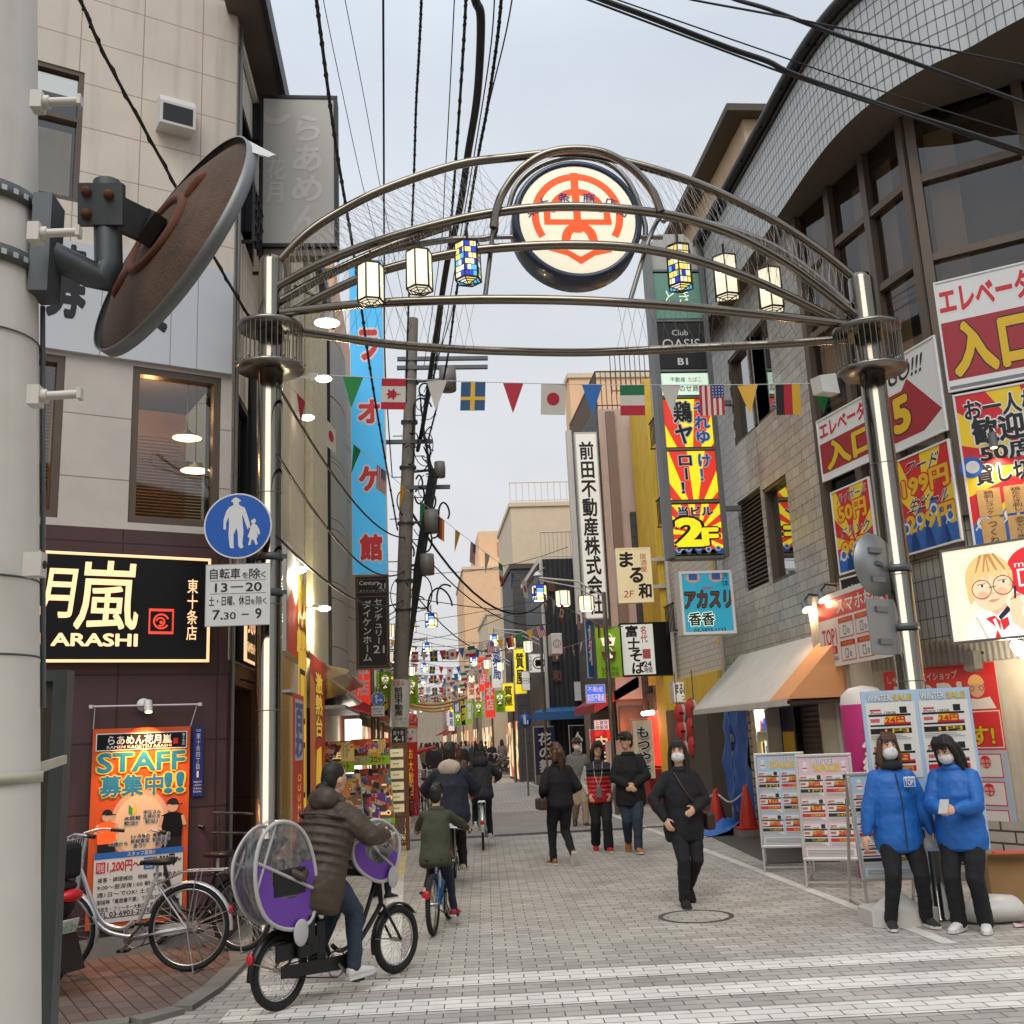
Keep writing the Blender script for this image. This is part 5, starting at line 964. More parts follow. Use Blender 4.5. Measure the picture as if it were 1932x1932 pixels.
T = thing('speaker', 'small beige loudspeaker fixed under the child billboard', 'speaker', PP(1845, 1262, W1+nW*.12, dW)); p = V(T.location); b = MB(); b.prism([p+dW*.07, p+dW*.07+Z*.2, p-dW*.07+Z*.2, p-dW*.07, p-dW*.03-Z*.03, p+dW*.03-Z*.03], nW*.14, 'grey_metal'); b.make('speaker_case', T, bev=.015); b = MB(); b.bar(p+Z*.18, p+Z*.18-nW*.12, .03, .03, 'dark_metal'); b.make('bracket', T)
p = PP(1928, 1226, W1+nW*.4, dW); T = thing('spotlight', 'bright white shop lamp at the right picture edge under the billboard', 'lamp', p); b = MB(); b.ball(p, (.09, .09, .13), 'lamp_white', 12, 8, (dW, nW, (Z-dW*.6).normalized())); b.make('bulb', T); b = MB(); b.tube([p+Z*.1, p+Z*.2, p+Z*.22-nW*.35], .02, 'dark_metal', 6); b.make('lamp_arm', T); L0_ = lamp(0, 25, 'ffe8c0', .08); lo_ = bpy.data.objects.new('lamp', L0_); COL.objects.link(lo_); lo_.parent = T; lo_.location = nW*.15-Z*.1
# road sign backs on the right post
c = PY(1664, 1060, 9.22); T = thing('road_sign', 'back of a round road sign clamped to the right arch post', 'sign', PY(1652, 1066, 9.2)); c = V(T.location); AXs = (V((.42, -.9, 0)).normalized(), Z, V((.9, .42, 0)).normalized()); AXs = (dirv(62), Z, dirv(62).cross(Z)*-1)
b = MB(); b.lathe([(0, 0), (.3, 0), (.3, .012), (0, .012)], c, 'sign_alu', 40, AXs); b.make('plate', T); b = MB()
for dz in (.14, -.14): b.box(c+Z*dz-AXs[2]*.012, (.18, .02, .05), 'grey_metal', (AXs[0], AXs[2], Z))
b.lathe([(.127, -.03), (.137, -.03), (.137, .03), (.127, .03)], (PRx, YR, c.z-.02), 'galv', 28); b.lathe([(.127, -.03), (.137, -.03), (.137, .03), (.127, .03)], (PRx, YR, c.z-.58), 'galv', 28); b.bar(c-AXs[2]*.02+Z*.02, (PRx-.1, YR, c.z-.02), .03, .04, 'galv'); b.make('bracket', T)
T = thing('road_sign', 'back of a square plate under the round sign back on the right post', 'sign', c-Z*.6)
b = MB(); b.box(c-Z*.58+AXs[0]*.02, (.46, .012, .52), 'sign_alu', (AXs[0], AXs[2], Z)); b.make('plate', T, bev=.01); b = MB()
for dz in (-.42, -.72): b = MB(); b.box(c+Z*dz-AXs[2]*.018, (.18, .02, .05), 'grey_metal', (AXs[0], AXs[2], Z)); b.make('bracket', T)
# ------------------------------------------------ tobacco shop: awning, doorway contents
mat('awning_white', 'c9c5bd', .7, var=.06, dirt=.12); mat('awning_peach', 'd69a68', .7, var=.05); mat('shutter', '4a4038', .5, .3, var=.08, stripe=(.075, .9, 'z')); mat('foil', 'a8a59c', .25, .9, var=.3, vs=12, bump=1, bs=14); mat('tarp_blue', '2465b8', .45, var=.12, vs=3, bump=.9, bs=5); mat('navy_paint', '14183a', .5, var=.05)
T = thing('shop_awning', 'sloping tobacco shop awning, pale grey front with a peach end bay', 'awning', (5.1, 15.5, 2.05))
z0, z1, xa, xb = 2.07, 2.92, 4.62, 5.48; y0, y1 = 11.75, 17.35; ym = 13.45
b = MB()
b.prism([V((xa, ym, z0)), V((xa, y1, z0)), V((xb, y1, z1)), V((xb, ym, z1))], V((.02, 0, .03)), 'awning_white'); b.make('awning_cloth', T)
b = MB(); b.prism([V((xa, 12.75, z0)), V((xa, ym-.006, z0)), V((xb, ym-.006, z1)), V((xb, 12.75, z1))], V((.02, 0, .03)), 'awning_peach'); b.poly([V((xa, 12.75, z0)), V((xb, 12.75, z1)), V((xb, 12.75, z0))], 'awning_peach'); b.make('awning_end', T)
b = MB(); b.bx(xa, xb, 12.8, y1, z0-.06, z0-.02, 'soffit'); b.bx(xa-.01, xa+.03, 12.8, y1, z0-.08, z0, 'steel_white'); b.make('awning_frame', T)
sl = V((xb-xa, 0, z1-z0)).normalized(); F = Face(MB(), V((xa, y1, z0)), -EY, y1-ym, 1.2, sl, V((-sl.z, 0, sl.x)))
mat('faded_blue', '6a7394', .6, var=0); mat('faded_red', 'c05a58', .6, var=0); F.text('㈱いのせ商店', .1, .5, .36, .68, 'faded_blue', slant=.05); F.text('たばこ', .58, .5, .9, .8, 'faded_red', bold=.01); F.text('CIGARETTES', .52, .26, .86, .42, 'faded_blue'); F.text('03-5927-0123', .08, .1, .34, .2, 'faded_blue'); F.mb.make('awning_print', T)
def simple(name, lab, cat, mk, group=None, bev=0, part=None):
    b = MB(); mk(b); o = b.make(name, label=lab, cat=cat, group=group, bev=bev); return o
b = MB(); b.poly([V((5.7, 14.0, .02)), V((5.7, 15.3, .02)), V((5.7, 15.3, 2.3)), V((5.7, 14.0, 2.3))], 'shutter'); b.bx(5.6, 5.74, 13.9, 14.02, 0, 2.35, 'dark_metal'); b.bx(5.6, 5.74, 15.28, 15.36, 0, 2.35, 'dark_metal'); b.make('roller_shutter', label='dark brown roller shutter beside the yellow shop poster', cat='shutter')
for i, (y0, y1) in enumerate(((13.76, 13.98), (16.75, 17.0))): b = MB(); b.bx(5.48, 5.72, y0, y1, 0 if i == 0 else .9, 2.3, 'foil'); b.make('foil_pillar', label=('crinkled silver clad pillar next to the cream pillar', 'glittering mosaic clad pillar beside the blue tarpaulin')[i], cat='pillar')
b = MB(); b.bx(5.5, 5.74, 17.0, 17.25, 0, 2.5, 'brick_pale'); b.bx(5.5, 5.7, 16.75, 17.0, 0, .9, 'brick_pale'); b.make('brick_pier', label='pale brick pier between tarpaulin and mosaic pillar', cat='pillar')
mat('yellow_poster', 'd9a824', .5, var=.05); T = thing('shop_poster', 'yellow poster in the navy doorway of the tobacco shop', 'poster', (5.68, 15.6, .6))
b = MB(); b.box((5.70, 15.75, 1.15), (.05, .9, 2.3), 'navy_paint'); b.make('backing_panel', T); F = Face(MB(), V((5.67, 16.05, .5)), -EY, .55, 1.15); F.rect(0, 0, 1, 1, 'yellow_poster'); F.circ(.5, .62, .14, 'teal_ink', 2); F.circ(.45, .4, .16, 'teal_ink', 2, sy=1.3); F.poly([(.2, .3), (.42, .26), (.4, .42), (.25, .45)], 'ink', 2.5); F.text('おいで', .2, .06, .8, .16, 'red_ink', bold=.03); F.mb.make('printed_sheet', T)
T = thing('showcase', 'lit white cigarette showcase with shelves of coloured packets', 'showcase', (5.55, 16.5, 0)); b = MB(); b.bx(5.45, 5.95, 16.12, 16.2, .25, 2.1, 'adv_white'); b.bx(5.45, 5.95, 16.68, 16.74, .25, 2.1, 'adv_white'); b.bx(5.9, 5.95, 16.2, 16.68, .25, 2.1, 'adv_white'); b.bx(5.45, 5.95, 16.12, 16.74, 0, .25, 'navy_paint'); b.bx(5.45, 5.95, 16.12, 16.74, 2.1, 2.2, 'lantern_glass'); b.make('case', T, bev=.005)
rnd = random.Random(3)
for z in (.6, .95, 1.3, 1.65):
    b = MB(); b.bx(5.47, 5.88, 16.2, 16.68, z, z+.02, 'adv_white'); b.make('shelf', T); b = MB()
    for k in range(9): b.bx(5.52, 5.6, 16.21+k*.052, 16.255+k*.052, z+.021, z+.13+rnd.random()*.1, 'stain%d' % rnd.randrange(8) if rnd.random() < .5 else rnd.choice(['adv_red', 'gold', 'adv_white', 'wave_blue']))
    q = b.make('packet_row', T)
L0_ = lamp(0, 12, 'fff0d8', .05); lo_ = bpy.data.objects.new('lamp', L0_); COL.objects.link(lo_); lo_.parent = T; lo_.location = (-.05, -.05, 1.95)
def tarp(b):
    n = 8; m = 10; vs = []
    for i in range(n+1):
        for j in range(m+1): vs.append(V((5.52+.05*math.sin(i*1.7+j*.8)+.03*math.sin(j*2.1), 17.3+1.5*i/n, .12+2.05*j/m)))
    b.add(vs, [(i*(m+1)+j, i*(m+1)+j+1, (i+1)*(m+1)+j+1, (i+1)*(m+1)+j) for i in range(n) for j in range(m)], 'tarp_blue', True)
    g = []; 
    for i in range(9):
        for j in range(6): g.append(V((5.52-.85*j/5+.05*math.sin(i*2.3+j), 17.25+1.6*i/8, max(.015, .3*math.exp(-((j-2.5)**2)/3)*(.6+.4*math.sin(i*1.9+j*1.3)) if j < 5 else .015))))
    b.add(g, [(i*6+j, i*6+j+1, (i+1)*6+j+1, (i+1)*6+j) for i in range(8) for j in range(5)], 'tarp_blue', True)
simple('tarpaulin', 'creased bright blue tarpaulin closing the shop front beside the traffic cones', 'tarpaulin', tarp)
mat('cone_red', 'c43222', .5, var=.08); mat('cone_band', 'cfcac2', .4, var=0)
def cone(x, y, lab, z=0, h=.7, bands=True):
    t = thing('traffic_cone', lab, 'traffic cone', (x, y, 0), 'red traffic cones by the blue tarpaulin'); p = V((x, y, z))
    b = MB(); b.prism([p+V((sx*.19, sy*.19, .005)) for sx, sy in ((-1, -1), (1, -1), (1, 1), (-1, 1))], Z*.035, 'cone_red'); b.make('base', t, bev=.01)
    b = MB(); b.lathe([(.15, .04), (.1, h*.5), (.03, h), (0, h)], p, 'cone_red', 20); b.make('cone_body', t); b = MB(); b.lathe([(.034, h*.96), (.05, h*.8), (.052, h*.8)], p+Z*.002, 'cone_band', 20); b.make('band', t)
cp = [G(1355, 1568), PX(1366, 1535, 5.25), PX(1388, 1527, 5.3), PX(1402, 1545, 5.35)]
cone(cp[0].x, cp[0].y, 'red traffic cone with white tape, nearest the street'); cone(5.1, 19.3, 'red traffic cone farthest left behind the taped one'); cone(5.25, 18.6, 'tall red traffic cone between two others against the tarpaulin'); cone(5.3, 17.05, 'red traffic cone standing on a block beside the brick pier', .12)
b = MB(); b.bx(5.1, 5.5, 16.85, 17.25, 0, .12, 'concrete'); b.make('kerb_block', label='concrete block under the cone beside the brick pier', cat='block')
b = MB(); q = [V((5.1, 19.3, .6)), V((5.17, 19.0, .52)), V((5.25, 18.6, .6)), V((5.28, 17.9, .5)), V((5.3, 17.05, .72))]; b.tube(smooth_path(q, 5), .018, 'cone_band', 6); b.make('barrier_rope', label='white and yellow barrier rope linking the cone tops', cat='rope')
# ================================================ SIGNS OVER THE STREET, RIGHT ROW
mat('lit_yellow', 'f0d820', .4, var=0, emit=.55); mat('lit_red', 'e03a2a', .4, var=0, emit=.4); mat('lit_mint', 'cfe8d4', .4, var=0, emit=.45); mat('teal_sign', '6f9c8c', .4, var=.06); mat('lit_cream_sign', 'e2cfa4', .4, var=.05, emit=.25); mat('lit_white', 'e4e2dc', .4, var=.02, emit=.22); mat('lit_sky', '2d9ab8', .4, var=.05, emit=.25); mat('lit_blue', '2a62d8', .4, var=0, emit=.7); mat('lime', '8fbf26', .6, var=.08); mat('brush', '1c1a1a', .5, var=0); mat('sign_blue', '4cb6ec', .45, var=.02, emit=.18); mat('copper', '6e4632', .5, var=0)
def blade(name, lab, bl, tr, Y, dep, body, face, rim=.03, rimm=None, zr=None, side=None):
    o, ex, w, h = on_face(bl, tr, ('y', Y))
    t = thing(name, lab, 'sign', o); F = sign_box(t, o, ex, w, h, dep, body, face, rim, rimm); return F
a = PY(1270, 1048, 16.5); X0 = a.x; Wt = PY(1366, 1045, 16.5).x-X0; zz = lambda y: PY(1310, y, 16.5).z
T = thing('sign_tower', 'tall grey framed tower of stacked tenant signs with yellow sunburst panels', 'sign', a)
b = MB()
for x in (X0-.03, X0+Wt+.03): b.bx(x-.045, x+.045, 16.42, 16.78, zz(1052), zz(445), 'grey_metal')
for y in (1052, 947, 848, 750, 700, 606, 512): b.bx(X0-.0, X0+Wt, 16.46, 16.74, zz(y)-.02, zz(y)+.02, 'grey_metal')
b.bx(X0+.02, X0+Wt-.02, 16.7, 16.76, zz(1050), zz(515), 'dark_metal'); b.prism([V((X0-.05, 16.5, zz(512))), V((X0+Wt+.05, 16.5, zz(512))), V((X0+Wt+.05, 16.5, zz(470))), V((X0+Wt*.75, 16.5, zz(442))), V((X0+Wt*.2, 16.5, zz(442))), V((X0-.05, 16.5, zz(470)))], EY*.2, 'sign_grey')
for y in (560, 760, 960): b.bx(X0+Wt+.05, 5.5, 16.5, 16.6, zz(y)-.04, zz(y)+.04, 'grey_metal')
b.make('frame', T)
def tp(y0, y1, m, nm='sign_panel'): F = Face(MB(), V((X0+.015, 16.47, zz(y1)+.02)), EX, Wt-.03, zz(y0)-zz(y1)-.04); F.rect(0, 0, 1, 1, m, 0); F.done = lambda: F.mb.make(nm, T); return F
F = tp(515, 604, 'teal_sign'); F.text('とき', .25, .3, .75, .62, 'lit_mint'); F.done()
F = tp(608, 698, 'adv_black'); F.text('Club', .32, .72, .66, .84, 'adv_white'); F.text('OASIS', .1, .42, .9, .64, 'adv_white'); F.text('B1', .4, .08, .6, .22, 'adv_white', bold=.03); F.done()
F = tp(703, 748, 'lit_mint'); F.text('不動産', .2, .6, .52, .82, 'ink'); F.text('たばこ', .58, .6, .86, .82, 'red_ink'); F.text('㈱いのせ商店', .1, .15, .92, .45, 'ink', bold=.01); F.done()
F = tp(752, 846, 'lit_yellow'); rays(F, .5, -.6, 12, 'lit_yellow', 'lit_red', 1, .3); F.text('鶏ヤ', .2, .04, .6, .96, 'ink', out='adv_white', vert=True, bold=.03, l=3); F.text('それゆ', .62, .06, .95, .96, 'wave_blue', out='adv_white', vert=True, bold=.03, l=3); F.done()
F = tp(850, 945, 'lit_yellow'); rays(F, .5, -.4, 12, 'lit_yellow', 'lit_red', 1, .1); F.text('ロー！', .2, .1, .55, .96, 'ink', out='adv_white', vert=True, bold=.03, l=3); F.text('け！', .62, .35, .92, .96, 'wave_blue', out='adv_white', vert=True, bold=.03, l=3); F.done()
F = tp(950, 1048, 'lit_yellow'); rays(F, .5, .4, 14, 'lit_yellow', 'lit_red', 1); waves(F, .16, 5); F.text('当ビル', .15, .76, .85, .95, 'ink', out='adv_white', bold=.03, l=3); F.text('2', .1, .18, .6, .7, 'lit_yellow', out='ink', bold=.05, l=3); F.text('F', .62, .18, .9, .5, 'lit_yellow', out='ink', bold=.05, l=3); F.done()
F = blade('spa_sign', 'turquoise body scrub sign in a white frame under the yellow sunburst tower', (1290, 1198), (1379, 1076), 16.3, .35, 'steel_white', 'lit_sky', .04, 'adv_white')
for u in (.18, .62): F.rect(u, .86, u+.16, .96, 'wave_blue', 2); F.circ(u+.08, .9, .12, 'skin_print', 1.5, sy=.7)
F.text('洗体', .8, .74, .94, .97, 'ink', vert=True); F.text('2時間', .4, .7, .62, .75, 'red_ink'); F.text('アカスリ', .06, .42, .94, .68, 'copper', out='ink', bold=.02, slant=.03, l=3); F.text('香香', .12, .14, .6, .34, 'ink', out='lit_mint', bold=.03, l=3); F.text('03-5923-1123', .2, .02, .8, .09, 'ink', bold=.02); F.done()
F = blade('pub_sign', 'cream pub sign with black brush characters above the white soba sign', (1168, 1138), (1226, 1033), 24.5, .2, 'steel_white', 'lit_cream_sign', .03, 'lit_cream_sign')
for ch, u, v in (('ま', .1, .66), ('る', .36, .37), ('和', .58, .08)): F.text(ch, u, v, u+.36, v+.26, 'brush', bold=.04, slant=.06)
F.text('居酒屋', .68, .55, .88, .9, 'red_ink', vert=True); F.text('2F', .14, .1, .42, .22, 'red_ink', slant=.1); F.done()
for y in (1056, 1107): b = MB(); p = PY(1228, y, 24.55); b.bx(p.x, RX, 24.52, 24.6, p.z-.04, p.z+.04, 'steel_white'); b.make('sign_bracket', F.t)
F = blade('soba_sign', 'white soba shop sign with black brush characters in a wide black case', (1176, 1277), (1262, 1173), 24.2, .25, 'sign_black', 'sign_black', .02, 'sign_black'); w_ = .66
F.rect(.01, .03, w_, .97, 'lit_white', 1); 
for i, ch in enumerate('富士そば'): F.text(ch, .1+.03*i, .74-i*.23, .33+.03*i, .95-i*.23, 'brush', bold=.035, slant=.08)
F.text('名代', .4, .62, .54, .94, 'red_ink', vert=True, bold=.02); F.rect(.42, .32, .58, .5, 'faded_red', 2); F.text('24', .43, .17, .58, .27, 'ink', bold=.03); F.text('時間', .43, .06, .59, .16, 'ink', bold=.02); F.done()
o = PY(1126, 1160, 26.8); zt = PY(1150, 815, 26.8).z; T = thing('estate_sign', 'tall narrow white sign with one column of black characters on the izakaya house', 'sign', o)
F = sign_box(T, V((4.42, 26.8, o.z-.1)), EX, .62, zt-o.z+.1, .25, 'steel_white', 'lit_white', .03, 'steel_white'); F.text('前田不動産株式会社', .16, .02, .84, .95, 'ink', vert=True, bold=.03); F.done()
b = MB(); b.bx(4.22, 4.36, 26.9, 27.1, o.z-.2, zt+.1, 'steel_white'); b.bx(4.3, 5.1, 27.05, 27.12, o.z, o.z+.05, 'steel_white'); b.bx(4.3, 5.1, 27.05, 27.12, zt-.3, zt-.25, 'steel_white'); b.make('sign_bracket', T)
def shop_flag(lab, px0, py0, px1, py1, Y):
    o, ex, w, h = on_face((px0, py1), (px1, py0), ('y', Y)); t = thing('shopping_flag', lab, 'flag', o, 'lime green shopping bag flags'); n = 6; b = MB(); P = lambda i, z: o+ex*(w*i/n)+Z*z-EY*(.03*math.sin(i*1.3))
    for i in range(n): b.poly([P(i, 0), P(i+1, 0), P(i+1, h), P(i, h)], 'lime')
    b.make('cloth', t); F = Face(MB(), o-EY*.04, ex, w, h)
    for v, m1, m2 in ((.64, 'bill_cream', 'copper'), (.36, 'copper', 'bill_cream')):
        F.poly([(.28, v), (.72, v), (.8, v+.16), (.2, v+.16)], m1, 1); F.circ(.5, v+.17, w*.16, 'bill_cream', .5, 0, 180, w*.13, 12)
        for a, c in ((.4, .05), (.58, .06), (.5, .11)): F.circ(a, v+c, w*.07, m2, 2, n=10)
    F.text('お買い物は', .15, .14, .85, .22, 'ink'); F.text('十条商店街', .15, .04, .85, .12, 'ink'); F.mb.make('print', t)
    b = MB(); b.cyl(o+Z*(h+.02)-ex*.05, o+Z*(h+.02)+ex*(w+.1), .012, 'grey_metal', 6); b.make('flag_arm', t)
shop_flag('large lime flag printed with shopping bags beside the soba sign', 1128, 1184, 1168, 1280, 24.0)
for i, (x, y, w, h, Y) in enumerate(((764, 1277, 24, 52, 27), (716, 1267, 22, 52, 24), (991, 1382-1, 0, 0, 0), (934, 1304, 18, 40, 38), (896, 1324, 14, 30, 50), (858, 1345, 12, 24, 62), (878, 1340, 10, 26, 64), (883, 1370, 9, 20, 80))):
    if w: shop_flag(['lime shopping bag flag right of the utility pole', 'lime shopping bag flag left of the utility pole', '', 'lime flag on the lamp post before the white cloth banner', 'lime flag farther back on the right side of the street', 'small lime flag far down the middle of the street', 'narrow lime flag turned aside, far down the street', 'tiny lime flag lowest and farthest over the crowd'][i], x, y, x+w, y+h, Y)
F = blade('pub_sign', 'small white pub sign box on the yellow pillar over the paper lanterns', (1271, 1326), (1320, 1284), 23.2, .3, 'steel_white', 'lit_white', .02); F.text('まる和', .08, .4, .5, .9, 'brush', bold=.03, slant=.1); F.text('2F', .3, .1, .7, .3, 'red_ink'); F.done()
F = blade('led_sign', 'bright blue lit estate sign beside the red awning', (1107, 1327), (1141, 1291), 27, .15, 'steel_white', 'lit_blue', .02); F.text('不動産', .08, .6, .9, .9, 'lit_white'); F.text('前田不動産', .06, .1, .94, .5, 'lit_white', bold=.02); F.done()
F = blade('fascia_sign', 'plain white board with a small red mark on the dark corrugated house', (1085, 1322), (1119, 1285), 33.8, .06, 'steel_white', 'adv_white', .01); F.poly([(.3, .4), (.5, .45), (.55, .6)], 'red_ink', 2); F.text('ATO', .55, .42, .9, .6, 'ink'); F.done()
F = blade('crest_sign', 'white shop sign with black four petal crest', (998, 1270), (1027, 1232), 33, .1, 'grey_metal', 'lit_white', .02); F.circ(.62, .5, .2, 'ink', 2); F.circ(.62, .5, .17, 'lit_white', 2.3)
for a in (45, 135, 225, 315): F.circ(.62+.13*math.cos(R(a)), .5+.1*math.sin(R(a)), .07, 'ink', 3, n=12)
F.text('大衆鉄板', .06, .1, .22, .9, 'ink', vert=True); F.done()
F = blade('blade_sign', 'narrow white sign lettered DO on the right side', (985, 1303), (999, 1266), 34, .1, 'grey_metal', 'lit_white', .01); F.text('DO', .2, .2, .8, .8, 'ink', rot=-90); F.done()
F = blade('drugstore_sign', 'yellow pharmacy sign with large black character', (981, 1265), (1000, 1132+95), 48, .2, 'grey_metal', 'lit_yellow', .02); F.text('薬', .15, .5, .85, .95, 'ink', bold=.04); F.circ(.5, .3, .16, 'lit_red', 2); F.done()
F = blade('shop_sign', 'tall lit orange sign with brush lettering beyond the crest sign', (994, 1300), (1011, 1234), 46, .2, 'grey_metal', 'lit_cream_sign', .02); F.text('いち番', .2, .05, .8, .95, 'lit_red', vert=True, bold=.03); F.done()
F = blade('shop_sign', 'square red sign with white ring over the narrow white sign', (1015, 1187-7+40), (1034, 1159+40), 44, .2, 'grey_metal', 'lit_red', .01); F.circ(.5, .5, .25, 'lit_white', 2, r0=.19); F.text('ゆ', .35, .35, .65, .65, 'lit_white'); F.done()
for i, (x, y, ch) in enumerate(((1040, 1105, '悠'), (1047, 1238, '悠'), (1050, 1276, '和'))):
    o = PY(x-6, y+10, 33.9); b = MB(); F = Face(b, o, EX, .26, .36); F.text(ch, 0, 0, 1, 1, 'copper', 1, .04); b.make('wall_character', label=['upper', 'middle', 'lower'][i]+' brown metal character fixed on the dark corrugated house', cat='lettering')
# awnings and shopfronts of the right row
mat('awning_blue', '2c5f92', .6, var=.08, dirt=.1); mat('awning_red', '9c3138', .6, var=.08, dirt=.15); mat('glow_shop_red', 'e23a2c', emit=.9, var=.15, vs=3); mat('lamp_pt', 'fff2d8', emit=6, var=0)
p0 = PY(1004, 1360, 33.4); p1 = PY(1108, 1360, 33.4); zt = PY(1090, 1333, 34).z
b = MB(); b.prism([V((p0.x, 32.9, p0.z)), V((p0.x, 32.9, p0.z+.25)), V((p0.x+.5, 33.98, zt)), V((p0.x+.5, 33.98, p0.z))], EX*(p1.x-p0.x), 'awning_blue'); b.make('shop_awning', label='blue shop awning on the dark corrugated house', cat='awning')
b = MB(); q0 = PY(1110, 1362, 27.2); b.prism([V((4.55, 27.0, 2.28)), V((4.55, 27.0, 2.5)), V((5.78, 27.0, 3.2)), V((5.78, 27.0, 2.9))], EY*3.5, 'awning_red'); b.make('shop_awning', label='faded red awning below the blue lit estate sign', cat='awning')
b = MB(); b.poly([V((5.09, 27, .1)), V((5.09, 31, .1)), V((5.09, 31, 2.4)), V((5.09, 27, 2.4))], 'shutter'); b.bx(5.2, 5.8, 26.95, 27.04, .2, 2.4, 'brown_frame'); b.make('roller_shutter', label='brown slatted shopfront under the faded red awning', cat='shutter')
b = MB(); b.bx(5.9, 6.08, 25.15, 26.75, 0, 2.7, 'soffit'); b.poly([V((5.88, 26.7, .9)), V((5.88, 25.2, .9)), V((5.88, 25.2, 2.25)), V((5.88, 26.7, 2.25))], 'glow_shop_red'); b.bx(5.5, 5.9, 25.2, 26.7, 0, .85, 'awning_red'); b.make('food_counter', label='glowing red food counter beside the yellow pillar', cat='counter')
for i in range(4): p = V((5.7, 25.3+i*.35, 2.2)); b = MB(); b.ball(p, .06, 'lamp_pt', 8, 6); b.cyl(p, p+Z*.3, .008, 'black', 5); b.make('bare_bulb', label=['first', 'second', 'third', 'last'][i]+' bare bulb from the yellow pillar, over the glowing red counter', cat='bulb', group='bulbs over the red counter')
L0_ = lamp(0, 26, 'ff9068', .1); lo_ = bpy.data.objects.new('lamp', L0_); COL.objects.link(lo_); lo_.location = (5.3, 26, 1.9)
def nobori(lab, px0, py0, px1, py1, Y, bg, txt, ink, out=None, grp=None, vw=(.15, .04, .85, .9), cat='banner'):
    o, ex, w, h = on_face((px0, py1), (px1, py0), ('y', Y)); t = thing('nobori_banner', lab, cat, V((o.x, o.y, 0)), grp); F = Face(MB(), o, ex, w, h); n = 5
    for i in range(n):
        y_ = lambda k: -.025*math.sin(k*1.7); F.mb.poly([o+ex*w*i/n+EY*y_(i), o+ex*w*(i+1)/n+EY*y_(i+1), o+ex*w*(i+1)/n+EY*y_(i+1)+Z*h, o+ex*w*i/n+EY*y_(i)+Z*h], bg)
    F.O = o-EY*.045
    if txt: F.text(txt, *vw, ink, 2, .03, out, .06, True)
    F.mb.make('cloth', t); b = MB(); b.cyl((o.x-.03, o.y, 0), o-ex*.03+Z*(h+.06), .012, 'steel_white', 6); b.cyl(o-ex*.03+Z*(h+.03), o+ex*w+Z*(h+.03), .008, 'steel_white', 6); b.make('pole', t); return F
nobori('orange and white brush lettered banner by the glowing red counter', 1200, 1358, 1229, 1470, 24.6, 'lit_cream', 'もつやき', 'brush', 'adv_white')
nobori('red banner with white characters below the blue lit sign', 1120, 1378, 1152, 1470, 26.4, 'poster_red', '中古品', 'lit_cream_sign', 'ink')
nobori('black key cutting banner with white characters under the blue awning', 1080, 1370, 1102, 1465, 32.6, 'sign_black', '合鍵', 'adv_white')
nobori('navy banner with pale flowing lettering left of the brown shopfront', 1012, 1372, 1045, 1462, 33, 'navy_paint', '花の舞', 'sign_grey')
F = blade('menu_board', 'white standing pub board behind the couple in the street', (1148, 1478), (1198, 1396), 25.6, .1, 'steel_white', 'pinkish', .03, 'steel_white'); F.text('まる', .2, .15, .7, .6, 'brush', bold=.04); F.done()
F = blade('lit_sign', 'small white lit sign of blue characters under the red awning', (1122, 1378), (1148, 1358), 26.8, .1, 'steel_white', 'lit_white', .01); F.text('土建貸', .06, .52, .94, .92, 'road_blue', bold=.02); F.text('地築賃', .06, .08, .94, .48, 'road_blue', bold=.02); F.done()
mat('paper_red', 'b8302c', .6, var=.05, emit=.06); mat('paper_white', 'd6d2ca', .6, var=.03, emit=.06)
for i, (x, y) in enumerate(((1284, 1346), (1305, 1338), (1287, 1380), (1307, 1372), (1290, 1415), (1310, 1407), (1313, 1440))):
    p = PY(x, y, 22.4+(i % 2)*-.5); t = thing('paper_lantern', ['top left', 'top right', 'second row left', 'second row right', 'third row left', 'third row right', 'bottom'][i]+' red and white paper lantern hanging by the yellow pillar', 'lantern', p-Z*.2, 'paper lanterns by the yellow pillar')
    b = MB(); n = 12; pr = [(.12*math.sin(math.pi*(k+.9)/13)**.55+.02, -.2+.4*k/11) for k in range(12)]
    for h0, mm in ((0, 'paper_red'), (6, 'paper_white')):
        vs = []; 
        for r, hh in pr:
            for j in range(7): a = math.pi*(h0+j)/6+1.75; vs.append(p+V((r*math.cos(a), r*math.sin(a), hh)))
        b.add(vs, [(q*7+j, q*7+j+1, (q+1)*7+j+1, (q+1)*7+j) for q in range(11) for j in range(6)], mm, True)
    b.make('paper_shade', t); b = MB(); b.cyl(p+Z*.19, p+Z*.215, .07, 'black', 12); b.cyl(p-Z*.215, p-Z*.19, .07, 'black', 12); b.cyl(p+Z*.21, p+Z*.26, .006, 'black', 4); b.box(p-EY*.135-EX*.01, (.1, .004, .05), 'ink'); b.make('cap', t)
b = MB()
for x, y in ((5.6, 22.4), (5.85, 21.9)): b.cyl((x-.0, y, .9), (x, y, 3.0), .01, 'black', 5)
b.bx(5.75, 6.1, 20.6, 24.1, 0, 2.2, 'soffit'); b.make('stair_entrance', label='dark stair entrance behind the paper lanterns', cat='entrance')
